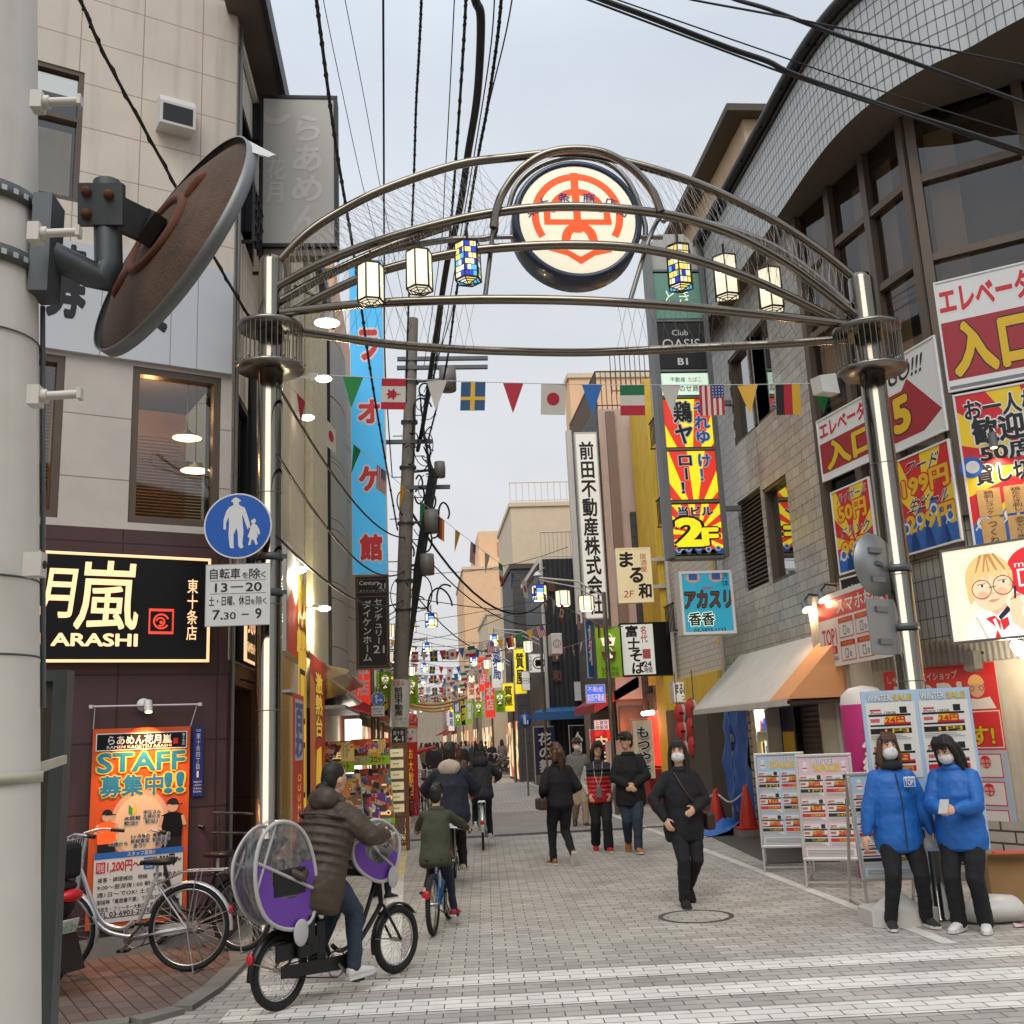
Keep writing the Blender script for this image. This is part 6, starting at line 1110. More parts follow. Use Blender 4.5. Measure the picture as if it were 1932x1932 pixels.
# ================================================ LEFT ROW SIGNS
o = PY(666, 1085, 20.5); zt = PY(690, 515, 20.5).z; T = thing('karaoke_sign', 'tall sky blue blade sign with red white edged characters', 'sign', o)
F = sign_box(T, V((-1.27, 20.5, o.z)), EX, .71, zt-o.z+.3, .25, 'cream', 'sign_blue', .012, 'sign_white'); F.rect(.97, 0, 1, 1, 'cream', 1)
zf = lambda y: (PY(690, y, 20.5).z-o.z)/F.h
for ch, y0, y1 in (('カ', 520, 570), ('ラ', 625, 677), ('オ', 756, 797), ('ケ', 882, 925), ('館', 1010, 1056)): F.text(ch, .24, zf(y1), .82, zf(y0), 'poster_red', out='adv_white', bold=.05, ob=.07, l=3)
F.circ(.76, zf(1063), .035, 'adv_white', 2, r0=.022); F.done()
F = blade('agency_sign', 'black agency sign with silver lettering hung below the sky blue sign', (672, 1264), (733, 1086), 19.9, .18, 'sign_black', 'sign_black', .02, 'brown_frame')
F.frame(.06, .82, .94, .97, .012, 'copper', 1); F.frame(.06, .03, .94, .78, .012, 'copper', 1); F.text('Century', .12, .89, .72, .95, 'sign_grey', bold=.015); F.text('21', .7, .86, .9, .92, 'sign_grey', bold=.015); F.poly([(.35, .875), (.5, .885), (.65, .875), (.5, .88)], 'copper', 2); F.text('ダイケンホーム㈱', .12, .83, .88, .852, 'sign_grey'); F.text('ダイケンホーム', .2, .08, .48, .74, 'sign_grey', vert=True, bold=.012); F.text('センチュリー', .54, .26, .82, .76, 'sign_grey', vert=True, bold=.012); F.text('21', .52, .17, .84, .25, 'sign_grey', bold=.012); F.done()
# red parlour signs on the cream building
mat('fire_red', 'c83a24', .5, var=.06); mat('fire_orange', 'e08a48', .5, var=.05); mat('gold_lit', 'f0c23a', .4, var=0, emit=.25); mat('mirror_steel', '9a9484', .12, 1, var=.05, vs=3)
T = thing('parlour_sign', 'white to red wall sign with flame lettering beside the left arch post', 'sign', (-1.3, 12.5, 2.7)); y0, y1 = PX(536, 1150, -1.33).y, PX(579, 1185, -1.33).y; zb, zt = 2.72, 3.86; y0 = max(y0-.8, 10.7)
b = MB(); b.bx(-1.46, -1.34, y0, y1, zb, zt, 'steel_white'); b.make('housing', T); F = Face(MB(), V((-1.335, y0, zb)), EY, y1-y0, zt-zb); F.rect(0, 0, 1, 1, 'adv_white', 0); F.poly([(0, 0), (1, 0), (1, .62), (.85, .66), (.7, .5), (.55, .62), (.4, .48), (.2, .6), (0, .45)], 'fire_red', 1); F.text('炎火', .5, .35, .95, .9, 'gold_lit', bold=.05, out='ink', ob=.04, l=3); F.text('劇熱', .45, .06, .95, .3, 'gold_lit', bold=.05, out='ink', ob=.04, l=3); F.done = F.mb.make('sign_face', T)
def wallflag(lab, x0, x1, zb, zt, X, draw):
    ya, yb = PX(x0, 1300, X).y, PX(x1, 1300, X).y; t = thing('wall_banner', lab, 'banner', (X, ya, zb)); F = Face(MB(), V((X, ya, zb)), EY, yb-ya, zt-zb); F.rect(0, 0, 1, 1, 'fire_red', 0); draw(F); F.mb.make('cloth', t); b = MB(); b.bx(X-.12, X-.02, ya, yb, zt, zt+.03, 'steel_white'); b.make('hanger', t)
wallflag('red banner with yellow lettering and orange flames along the cream building', 585, 613, .55, 2.95, -1.4, lambda F: (F.poly([(0, .0), (.5, 0), (.6, .3), (.25, .5), (.8, .75), (0, .9)], 'fire_orange', 1), F.text('激熱台', .3, .55, .8, .92, 'gold_lit', vert=True, out='ink', bold=.03, l=3), F.poly([(.3, .2), (.75, .22), (.7, .5), (.4, .48)], 'gold_lit', 2)))
wallflag('dark red banner with blue edged lettering nearer the left arch post', 552, 573, .5, 2.3, -1.28, lambda F: (F.rect(.2, .62, .9, .97, 'steel_white', 1), F.text('百', .25, .78, .85, .94, 'wave_blue', 3, .05), F.text('わ', .25, .64, .85, .77, 'wave_blue', 3, .05), F.text('OUUHPAPUU', .35, .05, .75, .55, 'gold_lit', 2, rot=0, vert=True), F.poly([(0, 0), (1, 0), (.6, .12), (.2, .08)], 'fire_orange', 1.5)))
T = thing('parlour_sign', 'yellow framed parlour panel right against the left arch post', 'sign', (-1.3, 11.9, 1.2)); F = Face(MB(), V((-1.3, 11.4, .8)), EY, .8, 2.0); F.rect(0, 0, 1, 1, 'gold_lit', 0); F.frame(.15, .6, .85, .9, .06, 'ink', 1); F.frame(.15, .2, .85, .5, .06, 'ink', 1); F.mb.make('sign_face', T)
T = thing('entrance_canopy', 'shiny wavy steel canopy over the parlour entrance', 'canopy', (-1.2, 18.5, 2.3)); b = MB(); pr = [(0, 0), (.05, .1), (.28, .22), (.12, .45), (.3, .62), (.08, .75), (.0, .9)]; za = PX(660, 1345, -1.3).z; yA, yB = 15.6, 19.6
pr = smooth_path([V((-1.5+p[0]*1.6, 0, za+p[1]*.8)) for p in pr], 4); vs = [q+EY*yA for q in pr]+[q+EY*yB for q in pr]; k = len(pr); b.add(vs, [(i, i+1, k+i+1, k+i) for i in range(k-1)], 'mirror_steel', True); b.poly([q+EY*yA for q in pr]+[V((-1.6, yA, za+.72)), V((-1.6, yA, za))], 'mirror_steel'); b.make('canopy_skin', T); b = MB(); b.bx(-1.6, -1.1, yA, yB, za-.05, za, 'grey_metal'); b.make('canopy_frame', T)
b = MB(); p = PX(670, 1400, -1.3); b.bx(-1.5, -1.22, p.y, p.y+.95, .7, za-.08, 'lamp_white'); mat('panel_glow', 'fffaf0', emit=1.5, var=0); b.mats[0] = MT['panel_glow']; b.make('light_panel', label='glowing white panel in the parlour entrance under the steel canopy', cat='light panel')
b = MB(); b.bx(-1.6, -1.52, 14.6, 17.3, 0, za-.06, 'copper'); b.make('entrance_wall', label='polished brown parlour entrance wall under the steel canopy', cat='wall')
for i, (x, y, Y) in enumerate(((564, 1075, 11.5), (612, 1148, 14.6), (611, 715, 11), (580, 788, 12.5))):
    p = PY(x, y, Y); t = thing('flood_lamp', ['white arm lamp above the flame lettered sign', 'white arm lamp lighting the red banners', 'small white lamp on the bunting wire by the left post', 'small lamp on the cream wall behind the red pennant'][i], 'lamp', p); b = MB(); b.ball(p, (.09, .05, .04), 'lamp_white', 10, 6); b.make('bulb', t); b = MB(); b.bar(p-EX*.08+Z*.02, p-EX*.4+Z*.03, .02, .02, 'steel_white'); b.box(p-EX*.12+Z*.03, (.1, .1, .05), 'steel_white'); b.make('lamp_arm', t)
    if i < 2: L0_ = lamp(0, 55, 'fff0c8', .06); lo_ = bpy.data.objects.new('lamp', L0_); COL.objects.link(lo_); lo_.parent = t; lo_.location = (0, 0, -.1)
# easel poster and two poster racks
collage('print_bright', ['f0c84a', 'e27a3a', '8ec4d8', 'f2e6c8', '7a5aa8', 'f0d070', 'd8e4e0'], 9, .12); collage('print_fire', ['c84a1e', '8a1e16', 'e8a02c', 'f0d080', '5a1a14', 'd8622a', '2a2020'], 5); collage('print_mix', ['6a2a22', 'b8482a', '3a4a78', 'd8b48a', '2a2024', '8a5a3a', '4a78a8', 'c8a070', 'a83030'], 5.5)
T = thing('easel_poster', 'bright poster on a leaning stand beside the left arch post', 'poster', (-1.15, 12.2, 0)); o = V((-1.2, 11.6, .42)); e_ = dirv(72); up = (Z+EY*.12-EX*.05).normalized(); F = Face(MB(), o, e_, .3, .78, up); F.rect(0, 0, 1, 1, 'fire_orange', 0); F.rect(.06, .03, .94, .97, 'print_bright', 1); F.circ(.55, .5, .09, 'bill_cream', 2); F.mb.make('printed_sheet', T); b = MB(); b.bar(o+e_*.05-EY*-.02, o+e_*.05-Z*.42+EY*.0, .02, .02, 'dark_metal'); b.bar(o+e_*.26, o+e_*.26-Z*.42, .02, .02, 'dark_metal'); b.bar(o+up*.6+e_*.15+EY*.03, o+e_*.15+EY*.35-Z*.42, .02, .02, 'dark_metal'); b.make('stand', T)
JC = ['adv_red', 'gold', 'wave_blue', 'adv_white', 'fire_orange', 'skin_print', 'ink', 'bill_hair', 'fire_red', 'pale_blue', 'poster_red', 'purple_ink']; mat('purple_ink', '6a3a8a', .5, var=0)
def jumble(F, n, v0, v1, seed):
    r = random.Random(seed)
    for i in range(n):
        u, v = r.uniform(.06, .94), r.uniform(v0+.04*(v1-v0), v1-.04*(v1-v0)); m = r.choice(JC); l = 1.6+i*.05; a = r.uniform(.03, .13); k = r.random(); d = min(a, u, 1-u); e_ = min(a*.8, v-v0, v1-v)
        if k < .35: F.poly([(u-d, v-e_*.4), (u+d*.7, v-e_), (u+d, v+e_*.5), (u-d*.6, v+e_)], m, l)
        elif k < .6: F.circ(u, v, min(d*F.w, e_*F.h)*.8, m, l, n=12); F.circ(u, v, min(d*F.w, e_*F.h)*.4, r.choice(JC), l+.02, n=8)
        elif k < .8: F.rect(u-d, v-e_*.3, u+d, v+e_*.3, m, l)
        else: F.text(r.choice('極激神熱炎王龍新祭超'), u-d, v-e_, u+d, v+e_, m, l, .04, 'adv_white' if m != 'adv_white' else 'ink', .06)
def rack(lab, hx0, hx1, hy0, hy1, px0, px1, py0, py1, Y, m):
    o = PY(px0, py1, Y); t = thing('poster_rack', lab, 'poster rack', V((o.x, o.y, 0))); e = PY(px1, py0, Y); w = e.x-o.x; h = e.z-o.z; e_ = (EX+EY*.1).normalized(); F = Face(MB(), o, e_, w, h, (Z+EY*.15-EX*.08).normalized()); F.rect(0, 0, 1, 1, 'lime', 0); F.rect(.02, .1, .98, 1, m, 1); jumble(F, 46, .1, 1, int(px0)); F.text('新台入替', .5, .02, .9, .08, 'adv_white', bold=.02); F.mb.make('poster', t)
    o2 = PY(hx0, hy1, Y-.1); e2 = PY(hx1, hy0, Y-.1); F = Face(MB(), o2, e_, e2.x-o2.x, e2.z-o2.z); F.rect(0, 0, 1, 1, 'lime', 0); F.rect(.0, .36, 1, 1, 'print_fire', 1); jumble(F, 16, .38, 1, int(hx0)); F.text('パチンコ', .06, .08, .42, .32, 'fire_red', 3, .04, 'adv_white', .07); F.text('スロット', .5, .08, .86, .32, 'ink', 3, .04, 'gold', .07); F.text('1F' if hx0 < 640 else '2F', .7, .5, .88, .9, 'gold', 3, .05, 'adv_white', .06); F.circ(.12, .2, .02, 'adv_white', 2); F.mb.make('header_board', t)
    b = MB()
    for u in (.05, .95): q = o+e_*w*u; b.bar(q+V((0, .03, 0)), V((q.x, q.y+.03, 0)), .04, .04, 'wood')
    b.bar(o+e_*w*.5+Z*h*.8+EY*.2, V((o.x+w*.5, o.y+.5, 0)), .04, .04, 'wood'); b.make('stand', t)
rack('left poster rack with orange header board and green border', 597, 668, 1397, 1461, 618, 686, 1458, 1550, 16.6, 'print_mix')
rack('right poster rack with orange header board next to the lattice frame', 662, 735, 1392, 1445, 676, 744, 1447, 1557, 17.4, 'print_mix')
T = thing('price_stand', 'wooden frame of white paper slips on a lattice base by the poster racks', 'menu frame', (-.3, 17.9, 0)); x0, x1 = PY(733, 1500, 17.9).x, PY(768, 1500, 17.9).x; mat('lattice_wood', '7a4a2a', .7, var=.15, vs=8); b = MB()
for x in (x0, x1): b.bx(x-.03, x+.03, 17.87, 17.95, 0, 1.72, 'lattice_wood')
for z in (.08, .52, 1.7): b.bx(x0, x1, 17.88, 17.94, z, z+.05, 'lattice_wood')
for i in range(5):
    u = x0+(x1-x0)*i/5; b.bar((u, 17.9, .1), (u+(x1-x0)/5, 17.9, .3), .015, .02, 'lattice_wood', EY); b.bar((u+(x1-x0)/5, 17.91, .1), (u, 17.91, .3), .015, .02, 'lattice_wood', EY); b.bar((u, 17.9, .3), (u+(x1-x0)/5, 17.9, .5), .015, .02, 'lattice_wood', EY); b.bar((u+(x1-x0)/5, 17.91, .3), (u, 17.91, .5), .015, .02, 'lattice_wood', EY)
b.make('frame', T); b = MB()
for i in range(6): b.bx(x0+.04, x1-.05, 17.895, 17.9, .62+i*.18, .75+i*.18, 'lit_cream_sign'); b.bx(x0+.08, x1-.12, 17.89, 17.895, .68+i*.18, .69+i*.18, 'ink')
b.make('paper_slips', T)
mat('inflate_red', 'c92c30', .45, var=.04); mat('inflate_white', 'dcd6d2', .45, var=.02); mat('inflate_pink', 'c9317e', .45, var=.04)
T = thing('inflatable_figure', 'red welcome inflatable figure with a white smiling face', 'inflatable', V((PY(775, 1420, 26).x, 26, 0))); p = V(T.location); b = MB(); b.lathe([(.14, .0), (.17, .05), (.17, 1.75)], p, 'inflate_red', 24); b.lathe([(.185, 2.15), (.19, 2.3), (.15, 2.42), (0, 2.46)], p, 'inflate_red', 24); b.tube([p+Z*1.5+EX*.15, p+Z*1.55+EX*.35, p+Z*1.62+EX*.62], [.06, .05, .03], 'inflate_red', 10); b.make('body', T); b = MB(); b.lathe([(.17, 1.75), (.175, 2.1)], p, 'inflate_white', 24); b.lathe([(.192, 2.1), (.192, 2.15)], p, 'fire_orange', 24); b.make('face_band', T); F = Face(MB(), p+V((-.15, -.2, 1.2)), EX, .3, 1.2); F.circ(.3, .66, .02, 'red_ink'); F.circ(.7, .66, .02, 'red_ink'); F.poly([(.3, .55), (.7, .55), (.6, .5), (.4, .5)], 'red_ink'); F.text('ようこそ', -.05, .84, 1.05, .94, 'adv_white', bold=.02); F.text('お大歓迎', .3, -.6, .7, .35, 'gold_lit', vert=True); F.mb.make('print', T)
T = thing('inflatable_column', 'magenta inflatable advertising column with white domed top behind the right arch post', 'inflatable', (5.35, 12.1, 0)); p = V((5.22, 11.9, 0)); b = MB(); b.lathe([(.26, 0), (.27, .05), (.27, 1.95)], p, 'inflate_pink', 32); b.make('column_body', T); b = MB(); b.lathe([(.27, 1.95), (.25, 2.06), (.16, 2.14), (0, 2.17)], p, 'inflate_white', 32); b.make('dome', T); F = Face(MB(), p+V((-.26, -.29, .4)), dirv(100), .45, 1.5); F.text('トク得スマホ', .1, .02, .5, .95, 'adv_white', vert=True, bold=.05); F.text('機種変', .55, .1, .85, .8, 'adv_white', vert=True, bold=.03); F.mb.make('print', T)
# ================================================ UTILITY POLE, WIRES, BUNTING, STREET LAMPS
mat('concrete_pole', '827a70', .85, var=.2, vs=4, bump=.5, bs=70, dirt=.3); mat('cable', '18181a', .6, var=0); mat('insul', '6f6c68', .5, var=.1)
pb = V((-.52, 21, 0)); pt = V((.06, 21, 10.75)); pa = lambda z: pb+(pt-pb)*(z/10.75)
T = thing('utility_pole', 'leaning concrete utility pole wrapped in cables in front of the sky blue sign', 'utility pole', pb)
b = MB(); b.tube([pb, pa(5), pt], [.165, .15, .12], 'concrete_pole', 20); b.make('shaft', T)
for z in (2.9, 4.4, 5.0, 6.2, 7.4, 8.4, 9.3): b = MB(); b.lathe([(.17, -.03), (.178, -.03), (.178, .03), (.17, .03)], pa(z), 'galv', 18); b.make('pole_band', T)
for i in range(12): b = MB(); z = 3.6+i*.45; d = EX*(1 if i % 2 else -1); b.cyl(pa(z)+d*.12, pa(z)+d*.34, .012, 'galv', 5); b.make('step_peg', T)
for z, x0, x1 in ((9.75, -.3, 1.65), (9.55, -.3, 1.65), (6.9, -.1, .9), (7.9, -.55, .5)): b = MB(); b.bx(pa(z).x+x0, pa(z).x+x1, 20.86, 20.94, z, z+.08, 'galv'); b.make('crossarm', T)
for x, z, s in ((1.15, 9.3, .22), (.72, 6.2, .2), (.6, 5.3, .18), (.95, 7.3, .14)): b = MB(); b.lathe([(0, -s*1.3), (s*.8, -s*1.25), (s*.85, 0), (s*.8, s*1.1), (0, s*1.15)], (pa(z).x+x*.6+.1, 20.8, z), 'insul', 14); b.cyl((pa(z).x+x*.6+.1, 20.8, z), pa(z), .03, 'galv', 6); b.make('transformer', T)
rnd = random.Random(11); b = MB()
for i in range(34):
    z = 4.4+rnd.random()*5; c = pa(z)+V((rnd.uniform(-.1, .9)*(.4+.6*rnd.random()), rnd.uniform(-.4, .3), 0)); r = rnd.uniform(.12, .42); a0 = rnd.random()*6; n = 14; k = rnd.uniform(.5, 1.2)
    b.tube([c+V((math.cos(a0+5*k*j/n)*r*.6, math.sin(j*.5)*.1, math.sin(a0+5*k*j/n)*r)) for j in range(n+1)], rnd.choice([.01, .014, .02]), 'cable', 5)
for i in range(7): q = .2+i*.03; b.tube([pa(9-i*.3)+V((q, -.2, 0)), pa(7.2)+V((q+.25, -.25, 0)), pa(5.2)+V((q, -.2, 0)), pa(3.4)+V((.15, -.15, 0))], .016, 'cable', 5)
b.make('cable_tangle', T)
mat('wrap_white', 'cbc9c0', .5, var=.04); T = thing('pole_sign', 'white estate sign wrapped round the utility pole', 'sign', pa(1.9)); zA, zB_ = PY(749, 1372, 20.8).z, PY(750, 1282, 20.8).z
b = MB(); b.tube([pa(zA), pa(zB_)], .19, 'wrap_white', 24); b.make('wrap', T); F = Face(MB(), pa(zA)+V((-.14, -.205, 0)), EX, .28, zB_-zA); F.text('前田不動産', .2, .24, .8, .84, 'ink', vert=True, bold=.03); F.text('貸建土', .05, .93, .95, .98, 'red_ink'); F.text('貸築地', .05, .87, .95, .92, 'red_ink'); F.text('この前→', .0, .14, 1, .2, 'ink'); F.text('3912-1000', .02, .06, .98, .11, 'grey_ink'); F.mb.make('print', T)
F = Face(MB(), pa(zA-.3)+V((-.13, -.2, 0)), EX, .26, .26); T = thing('pole_plate', 'small black address plate at the foot of the wrapped estate sign', 'sign', pa(zA-.3)); F.rect(0, 0, 1, 1, 'ink', 0); F.text('東十条', .1, .55, .9, .9, 'adv_white'); F.text('4-1', .15, .1, .85, .48, 'adv_white', bold=.03); F.mb.make('plate', T)
c = PY(713, 1319, 19.6); T = thing('road_sign', 'small round blue sign with white arrows left of the utility pole', 'sign', c); b = MB(); b.lathe([(0, 0), (.13, 0), (.13, .01), (0, .01)], c, 'sign_alu', 28, (EX, Z, EY)); b.cyl(c+EY*.04-Z*2.2+Z*0, c+EY*.04+Z*.2, .03, 'chrome_dull', 8); b.cyl((c.x, c.y+.04, 0), c+EY*.04, .03, 'chrome_dull', 8); b.make('plate', T); F = Face(MB(), c-EY*.004, EX, 1, 1); F.circ(0, 0, .13, 'sign_white', .3); F.circ(0, 0, .122, 'road_blue', 1); F.rect(-.04, -.08, -.018, .05, 'sign_white', 2); F.poly([(-.065, .04), (.007, .04), (-.029, .09)], 'sign_white', 2); F.rect(-.03, -.03, .05, -.01, 'sign_white', 2); F.poly([(.045, -.055), (.09, -.02), (.045, .015)], 'sign_white', 2); F.mb.make('sign_face', T)
F = blade('road_sign', 'small white one way plate under the round arrow sign', (701, 1352), (725, 1332), 19.55, .01, 'sign_alu', 'sign_white', 0); F.text('自転車を除く', .06, .62, .94, .88, 'ink'); F.text('一方通行', .1, .36, .9, .58, 'ink'); F.rect(.12, .14, .8, .2, 'ink', 2); F.poly([(.78, .08), (.92, .17), (.78, .26)], 'ink', 2); F.done()
c = PY(991, 1353+6, 32); T = thing('road_sign', 'small round blue pedestrian sign on the right lamp post far ahead', 'sign', c); b = MB(); b.lathe([(0, 0), (.2, 0), (.2, .01), (0, .01)], c, 'road_blue', 24, (EX, Z, EY)); b.cyl((c.x, c.y+.05, 0), c+EY*.05+Z*.3, .03, 'grey_metal', 8); b.make('plate', T); F = Face(MB(), c-EY*.004, EX, 1, 1); F.rect(-.05, -.12, .02, .1, 'sign_white', 1); F.circ(-.015, .13, .03, 'sign_white', 1); F.rect(.05, -.12, .09, .0, 'sign_white', 1); F.mb.make('sign_face', T)
# overhead cables
NW = [0]
def wire(lab, pts, z0, z1, r, twist=0, cat='cable'):
    n = len(pts); P = [G(x, y, z0+(z1-z0)*i/(n-1)) for i, (x, y) in enumerate(pts)]; P = smooth_path(P, 5); b = MB(); b.tube(P, r, 'cable', 6)
    if twist:
        for s in (0, 1): b.tube([p+V((math.sin(i*2.1+s*3)*r*1.05, 0, math.cos(i*2.1+s*3)*r*1.05)) for i, p in enumerate(smooth_path(P, 3))], r*.5, 'cable', 4)
    b.make('overhead_cable', label=lab, cat=cat)
WZ = 9.3
wire('thickest black overhead cable running to the utility pole', [(890, -60), (897, 0), (907, 30), (905, 120), (898, 200), (883, 290), (870, 380), (855, 450), (843, 500), (820, 650), (800, 790), (788, 850)], 9.0, 8.0, .045)
wire('twisted cable just left of the thickest overhead cable', [(880, -60), (876, 60), (858, 330), (845, 480), (820, 700), (798, 800)], 9.2, 8.2, .016, 1)
wire('bundled cable just right of the thickest overhead cable', [(950, -60), (940, 60), (920, 200), (903, 290), (880, 430), (860, 560), (840, 700), (808, 830)], 9.4, 8.0, .018, 1)
wire('thin cable farthest right of the central cable bundle', [(975, -60), (955, 60), (915, 230), (880, 420), (850, 600), (800, 740)], 9.8, 9.3, .009)
wire('thin cable left of the twisted cable in the central bundle', [(860, -60), (850, 150), (840, 330), (830, 480), (800, 690)], 9.8, 9.3, .007)
wire('thin cable close behind the bundled cable', [(935, -60), (927, 80), (900, 260), (868, 450), (835, 640), (800, 790)], 9.5, 8.4, .008)
wire('black cable with loose knots left of the central bundle', [(795, -60), (795, 0), (790, 110), (785, 200), (781, 330), (775, 483), (770, 600), (766, 760)], 9.2, 8.3, .014, 1)
wire('straight vertical looking cable over the blade sign side', [(723, -60), (723, 0), (724, 240), (725, 483), (727, 700), (740, 900)], 9.0, 7.0, .011)
wire('black cable slanting past the pale blade sign', [(592, -60), (597, 0), (633, 270), (668, 483), (700, 708), (728, 873), (750, 1000)], 8.6, 6.2, .016, 1)
wire('faint grey line, outer one above the left half of the arch', [(600, -60), (612, 10), (645, 170), (688, 365), (740, 560), (772, 640)], 10, 9.8, .005)
wire('faint grey line, inner one above the left half of the arch', [(640, -60), (653, 10), (690, 200), (718, 355), (760, 560), (775, 620)], 10, 9.9, .005)
RW = [('heavy upper wire slanting across the right corner building', [(1080, -25), (1138, 0), (1216, 29), (1371, 89), (1449, 116), (1504, 143), (1691, 208), (1824, 250), (1990, 305)], .018), ('thin wire below the heavy upper right wire', [(1060, -20), (1111, 0), (1449, 127), (1600, 180), (1990, 312)], .007), ('thin wire above the heavy upper right wire', [(1110, -20), (1166, 0), (1449, 98), (1664, 172), (1990, 272)], .005), ('wire crossing the dark gutter at the top right', [(1340, -20), (1391, 0), (1449, 17), (1556, 57), (1674, 100), (1990, 215)], .013), ('topmost thin wire over the curved fascia', [(1250, -15), (1308, 0), (1449, 26), (1556, 47), (1990, 135)], .007)]
for lab, pts, r in RW: wire(lab, pts, 6.3, 5.6, r)
P = [PY(120, -40, 7), PY(155, 8, 7.3), PY(200, 110, 7.9), PY(310, 312, 9), PY(395, 470, 9.7), PY(470, 598, 10.2), PY(490, 625, 10.4)]; b = MB(); b.tube(smooth_path(P, 5), .016, 'cable', 6); b.tube([p+V((math.sin(i*1.9)*.02, 0, math.cos(i*1.9)*.02)) for i, p in enumerate(smooth_path(P, 8))], .008, 'cable', 4); b.make('overhead_cable', label='twisted black cable falling to the corner building behind the mirror', cat='cable')
for lab, A, B_, s in (('sagging cable from the left arch post to the utility pole', (-1.3, 9.6, 4.5), pa(5.2), .5), ('upper cable from the left arch post to the utility pole', (-1.3, 9.6, 5.2), pa(5.9), .4), ('lower cable from the left arch post to the utility pole', (-1.3, 9.6, 3.7), pa(4.6), .35), ('black cable from the utility pole over the street to the right lamp post', pa(6.0), (3.9, 30, 5.0), .7), ('looping cable from the utility pole to the narrow dark house', pa(5.0), (3.95, 42, 5.6), .9), ('heavy drooping cable across the street under the bunting', pa(6.6), (4.3, 34, 6.2), 1.2)):
    A, B_ = V(A), V(B_); b = MB(); b.tube([A+(B_-A)*t-Z*(s*4*t*(1-t)) for t in [i/14 for i in range(15)]], .03 if 'heavy' in lab else .015, 'cable', 5); b.make('overhead_cable', label=lab, cat='cable')
rnd = random.Random(5)
for i in range(22):
    y = 24+i*2.9; A = V((-1.5, y+rnd.uniform(-2, 2), rnd.uniform(4.6, 6.4))); B_ = V((4.2-.012*y, y+rnd.uniform(-3, 3), rnd.uniform(4.6, 6.6))); b = MB(); s = rnd.uniform(.1, .5); b.tube([A+(B_-A)*t-Z*(s*4*t*(1-t)) for t in [k/8 for k in range(9)]], rnd.choice([.008, .012]), 'cable', 4); b.make('overhead_cable', label='thin dark wire crossing high over the far part of the street', cat='cable', group='thin wires over the far street')
# bunting
FC = {'green': '1c7a3a', 'red': 'a81f34', 'blue': '2a66a8', 'yellow': 'c99a32', 'grey': 'b4b0a8'}
for k, c in FC.items(): mat('pen_'+k, c, .75, var=.05)
for k, c in (('fl_red', 'ac1f32'), ('fl_white', 'c9c3b8'), ('fl_blue', '20486e'), ('fl_yel', 'c8a030'), ('fl_green', '1a6a42'), ('fl_black', '1c1b1e'), ('fl_navy', '2c3c70')): mat(k, c, .75, var=.05)
FN = {'JP': 'white flag with red disc', 'CA': 'red and white maple leaf flag', 'SE': 'blue flag with yellow cross', 'IT': 'green white red flag', 'US': 'striped flag with starred blue corner', 'DE': 'black red yellow flag', 'FR': 'blue white red flag'}
FMESH = {}
def flag_mesh(k):
    if k in FMESH: return FMESH[k]
    b = MB(); w = .24
    if k in FC: b.poly([(-.1, 0, 0), (.1, 0, 0), (0, .012, -.31)], 'pen_'+k)
    else:
        h = .3; F = Face(b, V((-w/2, 0, -h)), EX, w, h, Z, V((0, -1, 0)))
        def two(fn):
            for s in (1, -1): fn(1.5*s)
        if k in ('IT', 'DE', 'FR'):
            c3 = {'IT': ('fl_green', 'fl_white', 'fl_red'), 'DE': ('fl_black', 'fl_red', 'fl_yel'), 'FR': ('fl_navy', 'fl_white', 'fl_red')}[k]
            for i in range(3):
                if k == 'DE': F.rect(i/3, 0, (i+1)/3, 1, c3[i], 0)
                else: F.rect(0, 1-(i+1)/3, 1, 1-i/3, c3[i], 0)
        elif k == 'JP': F.rect(0, 0, 1, 1, 'fl_white', 0); two(lambda l: F.circ(.5, .52, .062, 'fl_red', l, n=18))
        elif k == 'SE': F.rect(0, 0, 1, 1, 'fl_blue', 0); two(lambda l: (F.rect(.4, 0, .58, 1, 'fl_yel', l), F.rect(0, .36, 1, .48, 'fl_yel', l*1.2)))
        elif k == 'CA':
            for v0, v1, m in ((0, .24, 'fl_red'), (.24, .76, 'fl_white'), (.76, 1, 'fl_red')): F.rect(0, v0, 1, v1, m, 0)
            leaf = [(.2, .5), (.3, .55), (.26, .66), (.42, .6), (.52, .7), (.55, .6), (.62, .58), (.62, .52), (.8, .51), (.8, .49), (.62, .48), (.62, .42), (.55, .4), (.52, .3), (.42, .4), (.26, .34), (.3, .45)]; two(lambda l: F.poly(leaf, 'fl_red', l))
        elif k == 'US':
            for i in range(9): F.rect(i/9, 0, (i+1)/9, 1, 'fl_red' if i % 2 == 0 else 'fl_white', 0)
            two(lambda l: F.rect(.5, .58, 1, 1, 'fl_navy', l))
            for i in range(4):
                for j in range(4): two(lambda l: F.circ(.56+i*.125, .63+j*.1, .007, 'fl_white', l*1.4, n=5))
    me = b.make('tmp', org=(0, 0, 0)); d = me.data; bpy.data.objects.remove(me); d.name = k; FMESH[k] = d; return d
OR = ['first', 'second', 'third', 'fourth', 'fifth', 'sixth', 'seventh', 'eighth', 'ninth', 'tenth', 'eleventh', 'twelfth', 'thirteenth', 'fourteenth', 'fifteenth', 'sixteenth', 'seventeenth', 'eighteenth', 'nineteenth', 'twentieth', 'twenty-first', 'twenty-second', 'twenty-third', 'twenty-fourth']
